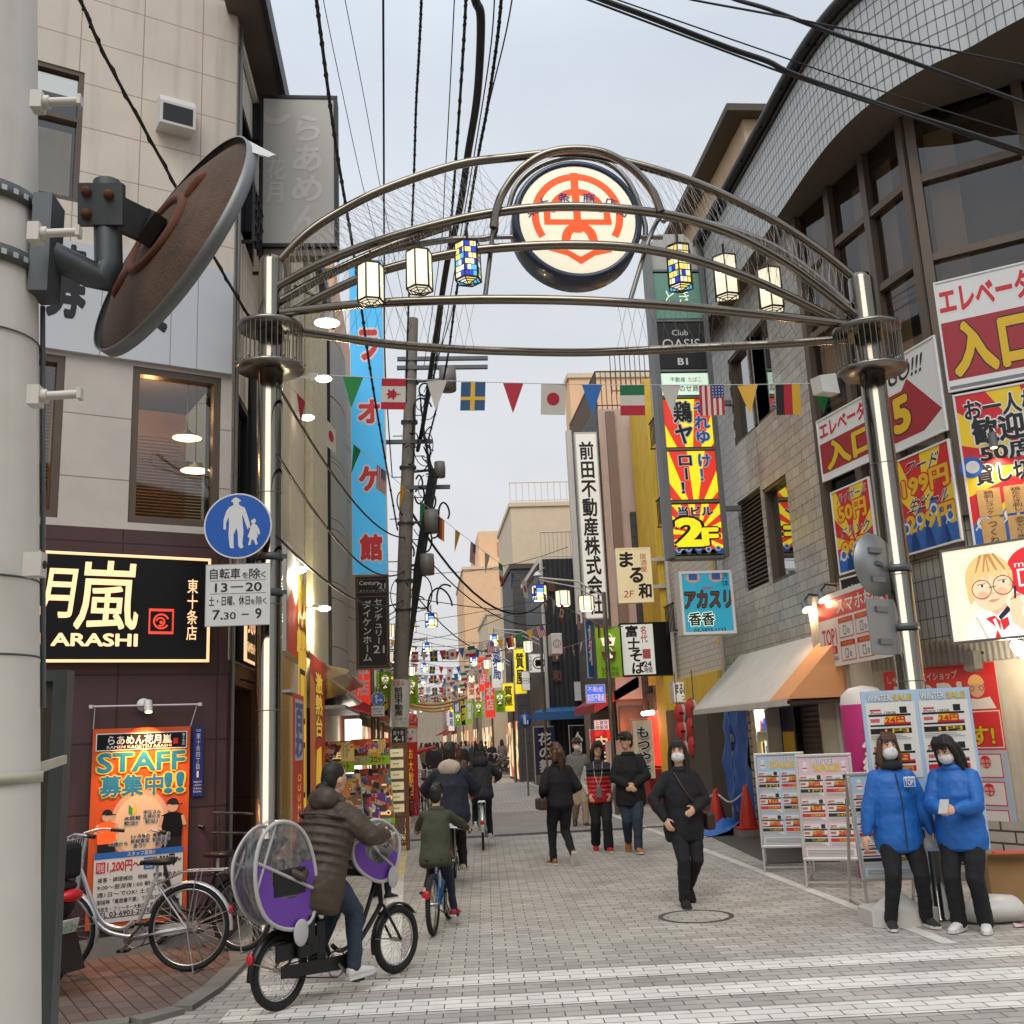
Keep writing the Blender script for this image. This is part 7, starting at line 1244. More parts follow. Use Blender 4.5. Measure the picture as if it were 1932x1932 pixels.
def bunting(A, B_, sag, seq, ts, where, short, scale=1, grp='bunting flags'):
    A, B_ = V(A), V(B_); f = lambda t: A+(B_-A)*t-Z*(sag*4*t*(1-t)); b = MB(); b.tube([f(i/20) for i in range(21)], .004*max(1, scale), 'steel_white', 4); b.make('bunting_string', label='bunting string '+where, cat='string', group='bunting strings')
    d = (B_-A); ang = math.atan2(d.y, d.x); rnd = random.Random(len(where))
    for i, (k, t) in enumerate(zip(seq, ts)):
        me = flag_mesh(k); o = bpy.data.objects.new('pennant' if k in FC else 'flag', me); COL.objects.link(o); o.location = f(t)-Z*.004; sl = math.atan2(f(t+.01).z-f(t-.01).z, (V((f(t+.01).x, f(t+.01).y))-V((f(t-.01).x, f(t-.01).y))).length)
        o.rotation_euler = (rnd.uniform(-.12, .22), -sl*.8, ang+rnd.uniform(-.08, .08)); o.scale = (scale,)*3
        tag(o, (k+' pennant' if k in FC else FN[k])+', '+OR[i]+' from the '+short, 'pennant' if k in FC else 'flag', grp)
SEQ = ['green', 'CA', 'grey', 'SE', 'red', 'JP', 'blue', 'IT', 'grey', 'US', 'yellow', 'DE', 'green']
A = PY(590, 706, 9.6); B_ = PY(1585, 722, 9.25); fx_ = [664, 743, 826, 896, 972, 1048, 1121, 1196, 1267, 1343, 1410, 1484, 1547]
bunting(A, B_, .06, SEQ, [(PY(x, 750, 9.35).x-A.x)/(B_.x-A.x) for x in fx_], 'across the street just behind the arch posts', 'left on the nearest string')
A = PY(538, 722, 10.1); B_ = V(PY(1165, 1192, 25.5)); S2 = ['red', 'JP', 'green', 'US', 'yellow', 'green', 'DE', 'yellow', 'US', 'grey', 'IT', 'blue', 'JP', 'red', 'SE', 'grey', 'CA', 'green', 'US', 'yellow', 'green', 'DE', 'IT', 'blue']
bunting(A, B_, .35, S2, [.02+i*.0405 for i in range(24)], 'receding from the left arch post to the right lamp post', 'left post, receding string', 1.05)
S3 = ['yellow', 'FR', 'green', 'CA', 'grey', 'SE', 'red', 'JP', 'blue', 'IT', 'grey', 'US', 'yellow', 'DE', 'green', 'yellow', 'US']
for i, (y, z, wl) in enumerate(((34, 4.75, 'left, string before corrugated house'), (46, 4.85, 'left, string past crest sign'), (58, 4.9, 'left, string below orange block'), (72, 5.0, 'left on the fourth string'), (92, 5.4, 'left on the farthest string'))):
    bunting((-1.3, y, z), (4.25-.01*y, y-(3 if i == 0 else 1), z+(.35 if i == 0 else .15)), .35, S3[:17-i*2], [.06+k*.9/(16-i*2) for k in range(17-i*2)], 'crossing the street, one of the far ones, number '+OR[i], wl, 1.1+.06*i)
for i in range(6): bunting((-1.3, 38+i*7.5, 5.6-.12*i), (4.2-.012*(38+i*7.5), 39+i*7.5, 5.3), .45, S3[i:i+12], [.08+k*.077 for k in range(12)], 'crossing the street, an upper far one, number '+OR[i], 'left, upper far string '+OR[i], 1.05)
bunting((5.0, 26.5, 4.4), (4.0, 42, 5.3), .3, S3[2:14], [.06+k*.08 for k in range(12)], 'running along the right house fronts', 'near end, string along houses', 1.05)
# street lamps with hanging lanterns
def street_lamp(lab, base, ly, dirx, zl, pts=None, rr=.15):
    t = thing('street_lamp', lab, 'street lamp', base, 'street lamps with three lanterns'); b = MB(); tp = V((base.x, base.y, zl+.75)); b.tube([base, tp], [.06, .05], 'chrome_dull', 10); b.make('post', t)
    e_ = tp+V((dirx*1.5, ly, .35)); b = MB(); b.tube([tp-Z*.1, tp+(e_-tp)*.4+Z*.12, e_], .022, 'steel_white', 6); b.tube([tp-Z*.25, tp+(e_-tp)*.4-Z*.02, e_-Z*.05], .016, 'steel_white', 6); b.make('arm', t)
    for i in range(3):
        c = tp+(e_-tp)*(.28+.36*i)+Z*(.03-.55); hx = [(math.cos(R(60*k)), math.sin(R(60*k))) for k in range(6)]; C = lambda k, r, z: c+V((hx[k % 6][0]*r, hx[k % 6][1]*r, z)); b = MB()
        for k in range(6): b.bar(C(k, rr, 0), C(k, rr, .34), .016, .016, 'bronze'); b.bar(C(k, rr, 0), C(k+1, rr, 0), .016, .016, 'bronze'); b.bar(C(k, rr, .34), C(k+1, rr, .34), .016, .016, 'bronze')
        b.poly([C(k, rr, .345) for k in range(6)], 'bronze'); b.cyl(c+Z*.34, c+Z*.56, .012, 'bronze', 5); lf = b.make('lantern_frame', t); b = MB()
        for k in range(6):
            if i == 2:
                for q in range(4): b.poly([C(k, rr*.96, q*.085), C(k+1, rr*.96, q*.085), C(k+1, rr*.96, q*.085+.075), C(k, rr*.96, q*.085+.075)], 'stain%d' % (4, 2, 6, 7, 3, 4, 2, 0, 7, 4, 6)[(q*3+k*5) % 11])
            else: b.poly([C(k, rr*.96, .01), C(k+1, rr*.96, .01), C(k+1, rr*.96, .33), C(k, rr*.96, .33)], 'lantern_glass')
        b.poly([C(k, rr*.9, .003) for k in range(6)], 'lantern_core'); b.ball(c+Z*.16, (rr*.9, rr*.9, .1), 'lantern_core' if i < 2 else 'stain2', 8, 5); b.make('lantern_panes', lf)
    return t
sl = street_lamp('lamp post with three lanterns between the dark corrugated house and the soba sign', V((4.25, 23, 0)), -.2, -1, 4.15, rr=.17)
far = street_lamp('lamp post with three lanterns on the right, next behind the soba sign', V((3.95, 33, 0)), .1, -1, 4.1)
for i, (y, x) in enumerate(((42, 3.75), (52, 3.6), (64, 3.5), (80, 3.3), (100, 3.2))):
    c = copy_tree(far); c.location = (x, y, 0); c['label'] = 'lamp post with three lanterns, %s behind the soba sign on the right' % OR[i+1]
lf = street_lamp('lamp post with three lanterns on the left, right behind the utility pole', V((-1.15, 26, 0)), .1, 1, 4.0)
for i, (y, x) in enumerate(((34, -1.2), (43, -1.25), (53, -1.3), (66, -1.35), (82, -1.4), (104, -1.4))):
    c = copy_tree(lf); c.location = (x, y, 0); c['label'] = 'lamp post with three lanterns on the left, %s behind the utility pole' % OR[i+1]
b = MB()
mat('garland', 'a08048', .7, var=.2)
for i, y in enumerate((70, 78, 86)):
    b = MB(); b.tube([V((-1.4+i*.3, y, 4.6))*(1-k/10)+V((3.6, y, 4.7))*(k/10)-Z*(.5*math.sin(math.pi*k/10)) for k in range(11)], .12, 'garland', 6); b.make('garland', label=['nearest', 'middle', 'farthest'][i]+' of three golden garlands strung over the far street', cat='garland')
T = thing('flood_lamp', 'white lamp on a bracket at the corner of the dark corrugated house', 'lamp', (4.15, 33.9, 7.2)); b = MB(); b.lathe([(0, .15), (.06, .14), (.16, 0)], (4.05, 33.8, 7.0), 'steel_white', 12); b.bar((4.05, 33.8, 7.15), (4.3, 33.95, 7.3), .03, .03, 'steel_white'); b.make('lamp_body', T)
# clutter of small shop signs and air-conditioners along the far street
rnd = random.Random(9); FS = [('lit_red', 'adv_white', 'red', '本店'), ('lit_white', 'road_blue', 'white', '薬局'), ('lit_yellow', 'ink', 'yellow', '質屋'), ('road_blue', 'adv_white', 'blue', '歯科'), ('sign_black', 'gold', 'black', '焼肉'), ('lime', 'adv_white', 'green', '青果'), ('lit_cream_sign', 'red_ink', 'cream', '食堂')]
for i in range(34):
    side = i % 2; y = 28+i*2.1; m0, m1, cn, tx = FS[(i*3+i//5) % 7]; h = rnd.uniform(.9, 1.9); w = rnd.uniform(.4, .6); z = rnd.uniform(2.5, 4.2); x = -1.72 if side == 0 else (4.95 if y < 33 else 3.98-.012*y-w)
    o = V((x, y, z)); t = thing('shop_sign', 'small %s blade sign, %s along the %s shop row' % (cn, OR[i//2] if i//2 < 24 else 'last', ('left', 'right')[side]), 'sign', o, 'small blade signs down the street'); F = sign_box(t, o, EX, w, h, .12, 'steel_white', m0, .02); F.text(tx, .15, .2, .85, .9, m1, vert=True, bold=.03); F.done()
for i in range(10):
    side = i % 2; y = 23+i*5; x = -1.6 if side == 0 else 4.02-.01*y; p = V((x, y, 3.4+(i*7 % 3)*.5)); t = thing('air_conditioner', 'white outdoor air conditioner unit, %s along the %s house fronts' % (OR[i//2], ('left', 'right')[side]), 'air conditioner', p, 'air conditioner units'); b = MB(); b.box(p+Z*.28, (.3, .75, .56), 'plastic_white2' if 0 else 'steel_white'); b.make('case', t, bev=.02); b = MB(); b.torus(p+Z*.28-EY*.378, .1, .008, 'grey_metal'); b.torus(p+Z*.28-EY*.378, .05, .006, 'grey_metal'); b.make('fan_guard', t)
# ================================================ PEOPLE
for k, c, r in (('skin', 'd2a488', .55), ('hair_black', '120f0c', .6), ('hair_brown', '4a2e20', .45), ('cloth_black', '15151a', .85), ('cloth_char', '26262b', .8), ('cloth_navy', '1a2032', .8), ('denim', '2c3848', .85), ('cloth_olive', '3c4030', .85), ('coat_brown', '43362a', .6), ('jacket_blue', '155fae', .55), ('cloth_grey', '6c6a68', .85), ('cloth_beige', 'a39078', .85), ('cloth_lgrey', 'b0aeaa', .8), ('vest_red', 'b01826', .5), ('mask_white', 'd9d7d4', .8), ('shoe_white', 'd2d0cc', .6), ('shoe_tan', 'a06a38', .7), ('shoe_red', 'a82630', .7), ('fleece', 'b8aa9e', .95), ('coat_green', '5a5a46', .8), ('knit_brown', '6a5442', .9), ('leather', '3a2a22', .5)):
    mat(k, c, r, var=.1 if 'skin' not in k else .04, vs=9, bump=.35 if r > .7 else .12, bs=35)
mat('eye_white', 'd8d4ce', .3, var=0); mat('iris', '1c120e', .2, var=0); mat('lip', 'a86a60', .5, var=0)
FOLD = bpy.data.textures.new('folds', 'CLOUDS'); FOLD.noise_scale = .13; FOLD.noise_depth = 2
def blob(name, par, mb, m, vox, it=4, paint=None):
    """weld overlapping volumes into one continuous skin"""
    me = bpy.data.meshes.new('w'); me.from_pydata([tuple(p) for p in mb.v], [], mb.f); o = bpy.data.objects.new('w', me); COL.objects.link(o)
    r = o.modifiers.new('r', 'REMESH'); r.mode = 'VOXEL'; r.voxel_size = vox; s = o.modifiers.new('s', 'SMOOTH'); s.factor = .5; s.iterations = it
    if name in ('jacket', 'trousers', 'hood') and vox < .02: dm = o.modifiers.new('d', 'DISPLACE'); dm.texture = FOLD; dm.strength = .024; dm.mid_level = .5; dm.texture_coords = 'LOCAL'
    d = bpy.data.meshes.new_from_object(o.evaluated_get(bpy.context.evaluated_depsgraph_get())); bpy.data.objects.remove(o); bpy.data.meshes.remove(me)
    d.name = name; d.materials.clear(); d.materials.append(MT[m]); d.polygons.foreach_set('use_smooth', [True]*len(d.polygons))
    if paint:
        ms = []
        for p in d.polygons:
            k = paint(p.center)
            if k and k not in ms: ms.append(k); d.materials.append(MT[k])
            p.material_index = ms.index(k)+1 if k else 0
    q = bpy.data.objects.new(name, d); COL.objects.link(q); q.parent = par; return q
def loft(mb, rings, m='skin', n=20, caps=True):
    """rings of (centre, x-axis, y-axis, rx, ry)"""
    vs = []; fs = []
    for c, X, Y, rx, ry in rings:
        for j in range(n): a = 2*math.pi*j/n; vs.append(V(c)+X*(rx*math.cos(a))+Y*(ry*math.sin(a)))
    for i in range(len(rings)-1):
        for j in range(n): fs.append((i*n+j, i*n+(j+1) % n, (i+1)*n+(j+1) % n, (i+1)*n+j))
    if caps: fs.append(tuple(range(n))[::-1]); fs.append(tuple(range(len(vs)-n, len(vs))))
    mb.add(vs, fs, m, True)
def limb(mb, pts, rs, m='skin', n=12):
    mb.tube(pts, rs, m, n)
    for p, r in zip(pts, rs): mb.ball(p, r*.99, m, 10, 6)
def ik(a, b, l1, l2, hint):
    d = b-a; L = min(d.length, (l1+l2)*.999); u = d.normalized(); x = (l1*l1-l2*l2+L*L)/(2*L); h = math.sqrt(max(0, l1*l1-x*x)); hv = hint-u*hint.dot(u); hv.normalize(); return a+u*x+hv*h, a+u*L
def hand(mb, w, d, side, curl, up, s=1):
    """palm, four unequal bent fingers and a thumb leaving the palm's side"""
    d = d.normalized(); n = (up-d*up.dot(d)).normalized(); x = d.cross(n)*side
    mb.ball(w+d*.045*s, (.038*s, .05*s, .016*s), 'skin', 10, 6, (x, d, n)); k = w+d*.085*s
    for i, L in enumerate((.036, .042, .039, .03)):
        p = k+x*(.027-.018*i)*s-d*(.004*abs(i-1.3))*s; a = R(curl*.6); q = p+(d*math.cos(a)-n*math.sin(a))*L*s; a2 = R(curl*1.5); e = q+(d*math.cos(a2)-n*math.sin(a2))*L*.75*s; mb.tube([p-d*.02*s, p, q, e], [.009*s, .0088*s, .008*s, .0066*s], 'skin', 7)
    p = w+d*.02*s+x*.03*s; q = p+(x*.7+d*.7-n*.25)*.04*s; mb.tube([w+d*.012*s, p, q, q+(d*.95+x*.1-n*.35)*.03*s], [.013*s, .0115*s, .0095*s, .007*s], 'skin', 7)
def person(lab, loc, heading, H=1.62, hip=None, neck=None, feet=None, hands=None, look=(0, 0), jm='cloth_black', tm='cloth_black', sm='cloth_black', hm='hair_black', hair='short', mask=False, hem=-.12, puff=.035, leg=.06, flare=0, toes=(0, 0), elb=None, glasses=False, jpaint=None, quilt=0, cap=None, hood=None, vox=.0085, extra=None, grip=(35, 35), grp=None, sleeve=None, pdir=None, knee=None):
    t = thing('person', lab, 'person', (0, 0, 0), grp); s = H/1.62; lo = vox > .02
    hip = V(hip or (0, 0, .83*s)); neck = V(neck or (0, .0, 1.345*s)); ax = (neck-hip).normalized(); fwd = ax.cross(EX)*-1; fwd = (EX.cross(ax)*-1).normalized() if fwd.y < 0 else fwd.normalized(); T_ = (neck-hip).length
    feet = [V(f) for f in (feet or ((-.1*s, .0, .075), (.1*s, .0, .075)))]; sh = [neck-ax*.078*s+EX*sd*.143*s for sd in (-1, 1)]; hj = [hip+EX*sd*.085*s for sd in (-1, 1)]
    kn = []; an = []
    for i in (0, 1): k, a = ik(hj[i], feet[i], .40*s, .385*s, V(knee) if knee else V((0, 1, .0))); kn.append(k); an.append(a)
    hands = [V(h) for h in (hands or ((-.24*s, .04, .74*s), (.24*s, .04, .74*s)))]; el = []; wr = []
    for i in (0, 1): e, w = ik(sh[i], hands[i], .265*s, .235*s, V(elb[i]) if elb else V(((-.5, .5)[i], -1, -.2))); el.append(e); wr.append(w)
    # body: one continuous mesh
    b = MB(); yaw, pit = look; ca, sa = math.cos(R(yaw)), math.sin(R(yaw)); hx = V((ca, -sa, 0)); hf0 = V((sa, ca, 0)); cp, sp = math.cos(R(pit)), math.sin(R(pit)); hf = hf0*cp+Z*sp; hz = Z*cp-hf0*sp; hc = neck+ax*.03*s+hz*.14*s+hf*.02*s; HA = (hx, hf, hz)
    hp = lambda x, y, z: hc+hx*x*s+hf*y*s+hz*z*s
    loft(b, [(hip+ax*T_*q, EX, fwd, rx*s, ry*s) for q, rx, ry in ((-.12, .13, .09), (0, .145, .1), (.3, .12, .085), (.6, .135, .1), (.82, .15, .095), (.95, .1, .07), (1.0, .055, .055))])
    limb(b, [neck-ax*.05*s, hc-hz*.06*s], [.055*s, .048*s])
    b.ball(hc+hz*.015*s, (.073*s, .09*s, .112*s), 'skin', 18, 12, HA); b.ball(hp(0, .025, -.055), (.052*s, .058*s, .058*s), 'skin', 14, 8, HA)
    if not lo:
        b.ball(hp(0, .094, -.012), (.012*s, .017*s, .022*s), 'skin', 8, 6, HA)
        for sd in (-1, 1): b.ball(hp(sd*.074, .0, -.01), (.009*s, .018*s, .028*s), 'skin', 8, 6, HA)
    for i, sd in ((0, -1), (1, 1)):
        limb(b, [sh[i], el[i], wr[i]], [.045*s, .036*s, .024*s]); limb(b, [hj[i], kn[i], an[i]], [.075*s, .05*s, .034*s]); hd = (wr[i]-el[i]).normalized()
        if pdir and pdir[i]: hd = V(pdir[i])
        if lo: b.ball(wr[i]+hd*.06*s, (.03*s, .03*s, .06*s), 'skin', 8, 6)
        else: hand(b, wr[i], hd, -sd, grip[i], V((sd*.8, .35, .3)), s*1.02)
    blob('body', t, b, 'skin', vox*.8 if not lo else vox, 3)
    # trousers
    b = MB(); loft(b, [(hip+ax*q*s, EX, fwd, rx*s, ry*s) for q, rx, ry in ((-.1, .12, .1), (-.03, .17, .125), (.08, .165, .12), (.16, .15, .11))])
    for i in (0, 1): mid = kn[i]*.5+an[i]*.5; limb(b, [hj[i]-Z*.01, (hj[i]+kn[i])/2, kn[i], mid, an[i]+(kn[i]-an[i])*.02-Z*.012], [(leg+.045)*s, (leg+.03)*s, (leg+.012)*s, (leg+flare*.6)*s, (leg-.008+flare)*s])
    blob('trousers', t, b, tm, vox*1.15, 3)
    # shoes
    for i, sd in ((0, -1), (1, 1)):
        b = MB(); tp = toes[i]; f = V((sd*.2, 1, 0)).normalized(); fz = Z*math.cos(R(tp))+f*math.sin(R(tp)); ff = f*math.cos(R(tp))-Z*math.sin(R(tp)); o = an[i]; xx = ff.cross(fz); A = (xx, ff, fz)
        loft(b, [(o+ff*y*s+fz*(z)*s, xx, fz, rx*s, rz*s) for y, z, rx, rz in ((-.065, -.035, .025, .03), (-.04, -.025, .038, .05), (.03, -.028, .042, .045), (.1, -.042, .045, .03), (.155, -.05, .036, .02), (.175, -.052, .015, .01))], sm, 14); so = 'shoe_white' if sm != 'cloth_black' else 'cloth_char'
        b.cyl(o+(kn[i]-o).normalized()*.1*s, o-Z*.03*s, .036*s, 'cloth_char', 10); b.prism([o+ff*y*s+xx*x*s-fz*.075*s for x, y in ((-.034, -.07), (.034, -.07), (.046, .04), (.046, .12), (.02, .18), (-.02, .18), (-.046, .12), (-.046, .04))], fz*.022*s, so); b.make('shoe', t)
    # jacket with sleeves
    b = MB(); q0 = hem/ T_; P = puff
    prof = [((hem-.012)*s/T_, .148+P*.5, .105+P*.6), ((hem+.012)*s/T_, .166+P*.8, .12+P), ((hem*s*.4)/T_, .17+P, .125+P*1.1), (.25, .15+P, .11+P), (.55, .155+P, .118+P), (.8, .15+P*.5, .105+P*.5), (.9, .12+P*.3, .09+P*.35), (.96, .088+P*.2, .078+P*.25), (1.0, .075+P*.2, .072+P*.2), (1.06, .072+P*.25, .075+P*.25)]
    loft(b, [(hip+ax*T_*q, EX, fwd, rx*s, ry*s) for q, rx, ry in prof])
    if not lo: b.tube([neck-ax*.005*s+EX*math.cos(a_)*.082*s+fwd*math.sin(a_)*.082*s for a_ in [2*math.pi*j/20 for j in range(20)]], .022*s, 'skin', 8, closed=True)
    if quilt and not lo:
        for k in range(7): q = .02+k*.125; b.tube([hip+ax*T_*q+EX*math.cos(a_)*(.155+P)*s+fwd*math.sin(a_)*(.113+P)*s for a_ in [2*math.pi*j/24 for j in range(24)]], .013*s, 'skin', 8, closed=True)
    for i in (0, 1):
        w = el[i]+(wr[i]-el[i])*.93; limb(b, [sh[i], (sh[i]+el[i])/2, el[i], (el[i]+w)/2, w], [(.05+P*.55)*s, (.05+P*.55)*s, (.045+P*.55)*s, (.042+P*.5)*s, (.032+P*.25)*s])
    jp = None
    if jpaint: jp = lambda c: jpaint(c, hip, ax, T_, sh, el, wr)
    blob('jacket', t, b, jm, vox*1.15, 3, jp)
    if hood: b = MB(); b.ball(neck-fwd*.09*s+ax*.0, (.14*s, .085*s, .1*s), 'skin', 14, 8); b.tube([neck+EX*sd*.1*s+fwd*(.04 if abs(sd) else 0)*s+ax*.01 for sd in (-1, 0, 1)][:1]+[neck-fwd*.1*s+ax*.06*s]+[neck+EX*.1*s+fwd*.04*s], .05*s, 'skin', 8); blob('hood', t, b, hood, vox*1.3, 3)
    # hair
    b = MB()
    b.ball(hp(0, -.018, .04), (.08*s, .094*s, .093*s), 'skin', 18, 12, HA); b.ball(hp(0, -.05, -.0), (.078*s, .06*s, .1*s), 'skin', 14, 10, HA)
    if hair in ('long', 'bob', 'pony'):
        L = {'long': .34, 'bob': .15, 'pony': .06}[hair]
        for sd in (-1, 1): limb(b, [hp(sd*.066, .03, .05), hp(sd*.082, .012, -.03), hp(sd*.085, -.0, -.03-L*.5), hp(sd*.088, .0, -.03-L)], [.03*s, .03*s, .03*s, .016*s])
        for x in (-.05, 0, .05): limb(b, [hp(x, -.07, .0), hp(x*1.2, -.08, -.1), hp(x*1.25, -.07-.02, -.06-L)], [.04*s, .045*s, .02*s])
        if hair == 'pony': limb(b, [hp(0, -.1, .05), hp(0, -.15, .0), hp(.01, -.135, -.18), hp(.02, -.12, -.3)], [.028*s, .042*s, .04*s, .012*s])
    if hair == 'bun': b.ball(hp(0, -.11, -.075), (.06*s, .05*s, .05*s), 'skin', 12, 8, HA)
    if not lo and hair != 'bun':
        for x in (-.055, -.03, -.008, .015, .038, .058): limb(b, [hp(x*.7, .045, .13), hp(x, .083, .098), hp(x*1.1, .094, .05 if hair != 'short' else .068)], [.02*s, .017*s, .008*s], n=8)
    blob('hair', t, b, hm, vox*.9, 2)
    if not lo:
        b = MB()
        for sd in (-1, 1):
            e = hp(sd*.031, .078, .012); b.ball(e, (.0145*s, .007*s, .0075*s), 'eye_white', 10, 6, HA); b.ball(e+hf*.005*s, (.0072*s, .004*s, .0072*s), 'iris', 8, 6, HA); b.tube([hp(sd*.014, .089, .036), hp(sd*.034, .087, .041), hp(sd*.052, .072, .034)], .0035*s, 'iris', 5); b.tube([hp(sd*.015, .085, .02), hp(sd*.031, .086, .0225), hp(sd*.047, .076, .018)], .0028*s, 'iris', 5)
        b.ball(hp(0, .081, -.062), (.02*s, .006*s, .006*s), 'lip', 10, 6, HA); b.make('face_features', t)
    if mask:
        b = MB(); b.ball(hp(0, .036, -.05), (.068*s, .07*s, .062*s), 'skin', 16, 10, HA); b.ball(hp(0, .085, -.03), (.02*s, .03*s, .035*s), 'skin', 10, 6, HA); blob('mask', t, b, 'mask_white', vox*.9, 2); b = MB()
        for sd in (-1, 1): b.tube([hp(sd*.062, .05, -.03), hp(sd*.08, .0, -.005)], .0025*s, 'mask_white', 5); b.tube([hp(sd*.06, .045, -.075), hp(sd*.08, -.005, -.03)], .0025*s, 'mask_white', 5)
        b.make('mask_strap', t)
    if glasses:
        b = MB()
        for sd in (-1, 1): b.torus(hp(sd*.033, .1, .01), .023*s, .0025*s, 'iris', (hx, hz), 18, 5); b.tube([hp(sd*.056, .095, .015), hp(sd*.08, .0, .015)], .0022*s, 'iris', 4)
        b.tube([hp(-.01, .102, .014), hp(.01, .102, .014)], .0025*s, 'iris', 4); b.make('glasses', t)
    if cap:
        b = MB(); b.ball(hp(0, -.008, .06), (.092*s, .106*s, .088*s), cap, 18, 10, HA); b.prism([hp(x, y, z) for x, y, z in ((-.075, .06, .075), (-.06, .13, .07), (0, .165, .068), (.06, .13, .07), (.075, .06, .075))], hz*.012*s, cap); b.torus(hp(0, -.008, .06), .094*s, .008*s, cap, (hx, hf), 20, 5); b.make('cap', t)
    if extra: extra(t, dict(hip=hip, neck=neck, ax=ax, fwd=fwd, sh=sh, el=el, wr=wr, hp=hp, s=s, T=T_, hf=hf, hx=hx, hz=hz))
    t.location = loc; t.rotation_euler.z = -R(heading); return t
# walkers coming towards the viewer and away
def bag_strap(b, D, m='leather', side=1): n, ax, hip, fw_ = D['neck'], D['ax'], D['hip'], D['fwd']; b.tube(smooth_path([n+EX*-side*.1-ax*.03+fw_*.09, n-ax*.25+fw_*.165+EX*0, hip+EX*side*.2+fw_*.1+ax*.06], 5), .012, m, 6); b.tube(smooth_path([n+EX*-side*.1-ax*.03-fw_*.06, n-ax*.25-fw_*.165, hip+EX*side*.2-fw_*.08+ax*.06], 5), .012, m, 6)
def shoulder_bag(m, side=1, sz=(.11, .2, .2), strap=True, z=0):
    def f(t, D):
        b = MB(); c = D['hip']+EX*side*.27+Z*z; b.box(c, sz, m); b.make('bag', t, bev=.03)
        if strap: b = MB(); bag_strap(b, D, m, side); b.make('bag_strap', t)
    return f
def both(*fs): return lambda t, D: [f(t, D) for f in fs]
g = G(1308, 1706); person('woman in black coat and white mask walking towards the viewer past the manhole cover', (g.x-.05, g.y-.05, .004), 172, 1.62, feet=((-.07, -.16, .17), (.09, .1, .075)), toes=(48, 0), hands=((-.05, .2, .95), (.24, .1, .86)), grip=(25, 40), look=(28, 6), hem=-.2, puff=.045, leg=.058, flare=.008, hair='long', mask=True, elb=((-1, -.5, -.2), (1, -.5, -.2)), extra=shoulder_bag('leather', -1, (.1, .22, .18), True, -.02))
g = G(1062, 1633); person('woman with brown ponytail and black jacket walking away left of the couple', (g.x, g.y, .004), -12, 1.62, feet=((-.08, .14, .075), (.09, -.2, .16)), toes=(0, 62), hands=((-.2, .14, .93), (.2, .14, .95)), hair='pony', hm='hair_brown', sm='shoe_tan', hem=-.06, puff=.04, leg=.058, extra=shoulder_bag('leather', -1, (.12, .24, .16), False))
g = G(1137, 1607)
def vest(c, hip, ax, T_, sh, el, wr):
    if abs(c.x) > .185 and (c-hip).dot(ax)/T_ < .88 or abs(c.x) > .205: return 'cloth_lgrey'
    return 'vest_red' if (c-hip).dot(ax)/T_ < .56 else None
def lanyard(t, D): b = MB(); n, f = D['neck'], D['fwd']; b.tube([n+EX*-.07+f*.1, n-D['ax']*.2+f*.175+EX*-.04, n-D['ax']*.38+f*.185+EX*.02], .006, 'cloth_lgrey', 5); b.tube([n+EX*.07+f*.1, n-D['ax']*.2+f*.175+EX*.07, n-D['ax']*.38+f*.185+EX*.02], .006, 'cloth_lgrey', 5); b.box(n-D['ax']*.45+f*.19+EX*.02, (.075, .012, .15), 'cloth_grey'); b.make('phone_lanyard', t)
person('woman in glasses and black and red padded vest with grey sleeves', (g.x, g.y, .004), 184, 1.6, feet=((-.08, .13, .08), (.08, -.16, .13)), toes=(0, 40), hands=((-.16, .1, .84), (.16, .1, .84)), hair='bob', glasses=True, jm='cloth_char', sm='shoe_red', hem=-.1, puff=.05, quilt=1, leg=.066, flare=.02, jpaint=vest, look=(-14, 0), extra=lanyard)
g = G(1192, 1608); person('man in olive cap and black jacket with jeans beside the padded vest woman', (g.x+.02, g.y-.1, .004), 188, 1.72, feet=((-.05, .16, .08), (.07, -.2, .16)), toes=(-5, 50), hands=((-.06, .2, .98), (.05, .2, .97)), jm='cloth_black', tm='denim', sm='shoe_tan', hair='short', cap='cloth_olive', hem=-.2, puff=.05, leg=.066, look=(40, -2), elb=((-1, -.3, -.2), (1, -.3, -.2)))
g = G(1096, 1560); person('older man in brown cap and white mask with grey jacket and beige trousers', (g.x, g.y, .004), 176, 1.66, feet=((-.07, .14, .08), (.07, -.18, .16)), toes=(0, 45), jm='cloth_grey', tm='cloth_beige', sm='leather', hair='short', mask=True, cap='knit_brown', hem=-.12, puff=.045, leg=.07)
# the two staff in blue
def top1(t, D):
    b = MB(); F = Face(b, D['hip']+D['ax']*D['T']*.7+EX*-.04+D['fwd']*.176, -EX, .1, .085, Z, V((0, 1, 0))); F.O = F.O+EX*.1*0; F.rect(0, 0, 1, 1, 'adv_white', 6); F.rect(.04, .08, .96, .8, 'jacket_blue', 7); F.text('TOP1', .1, .16, .9, .72, 'adv_white', 8, .03); b.make('chest_patch', t)
    b = MB(); n = 12; b.tube([D['hip']+D['ax']*(-.16+(D['T']*.93+.16)*i/n)+D['fwd']*(.198-.0*i+(-.085*max(0, i-8)/4)) for i in range(n+1)], .005, 'cloth_char', 5); b.make('zip', t); b = MB(); b.ball(D['neck']+D['ax']*.02+D['fwd']*.02, (.1, .1, .06), 'cloth_black', 14, 8); b.make('scarf', t)
g = G(1722, 1752); person('shop assistant in blue jacket and white mask looking up, left of the pair', (g.x-.02, g.y+.02, .007), 186, 1.6, feet=((-.16, .0, .08), (.16, .03, .08)), hands=((-.3, .06, .72), (.3, .04, .75)), jm='jacket_blue', sm='cloth_char', hm='hair_brown', hair='bob', mask=True, hem=-.19, puff=.046, leg=.06, flare=.006, look=(-6, 14), extra=top1, vox=.0075)
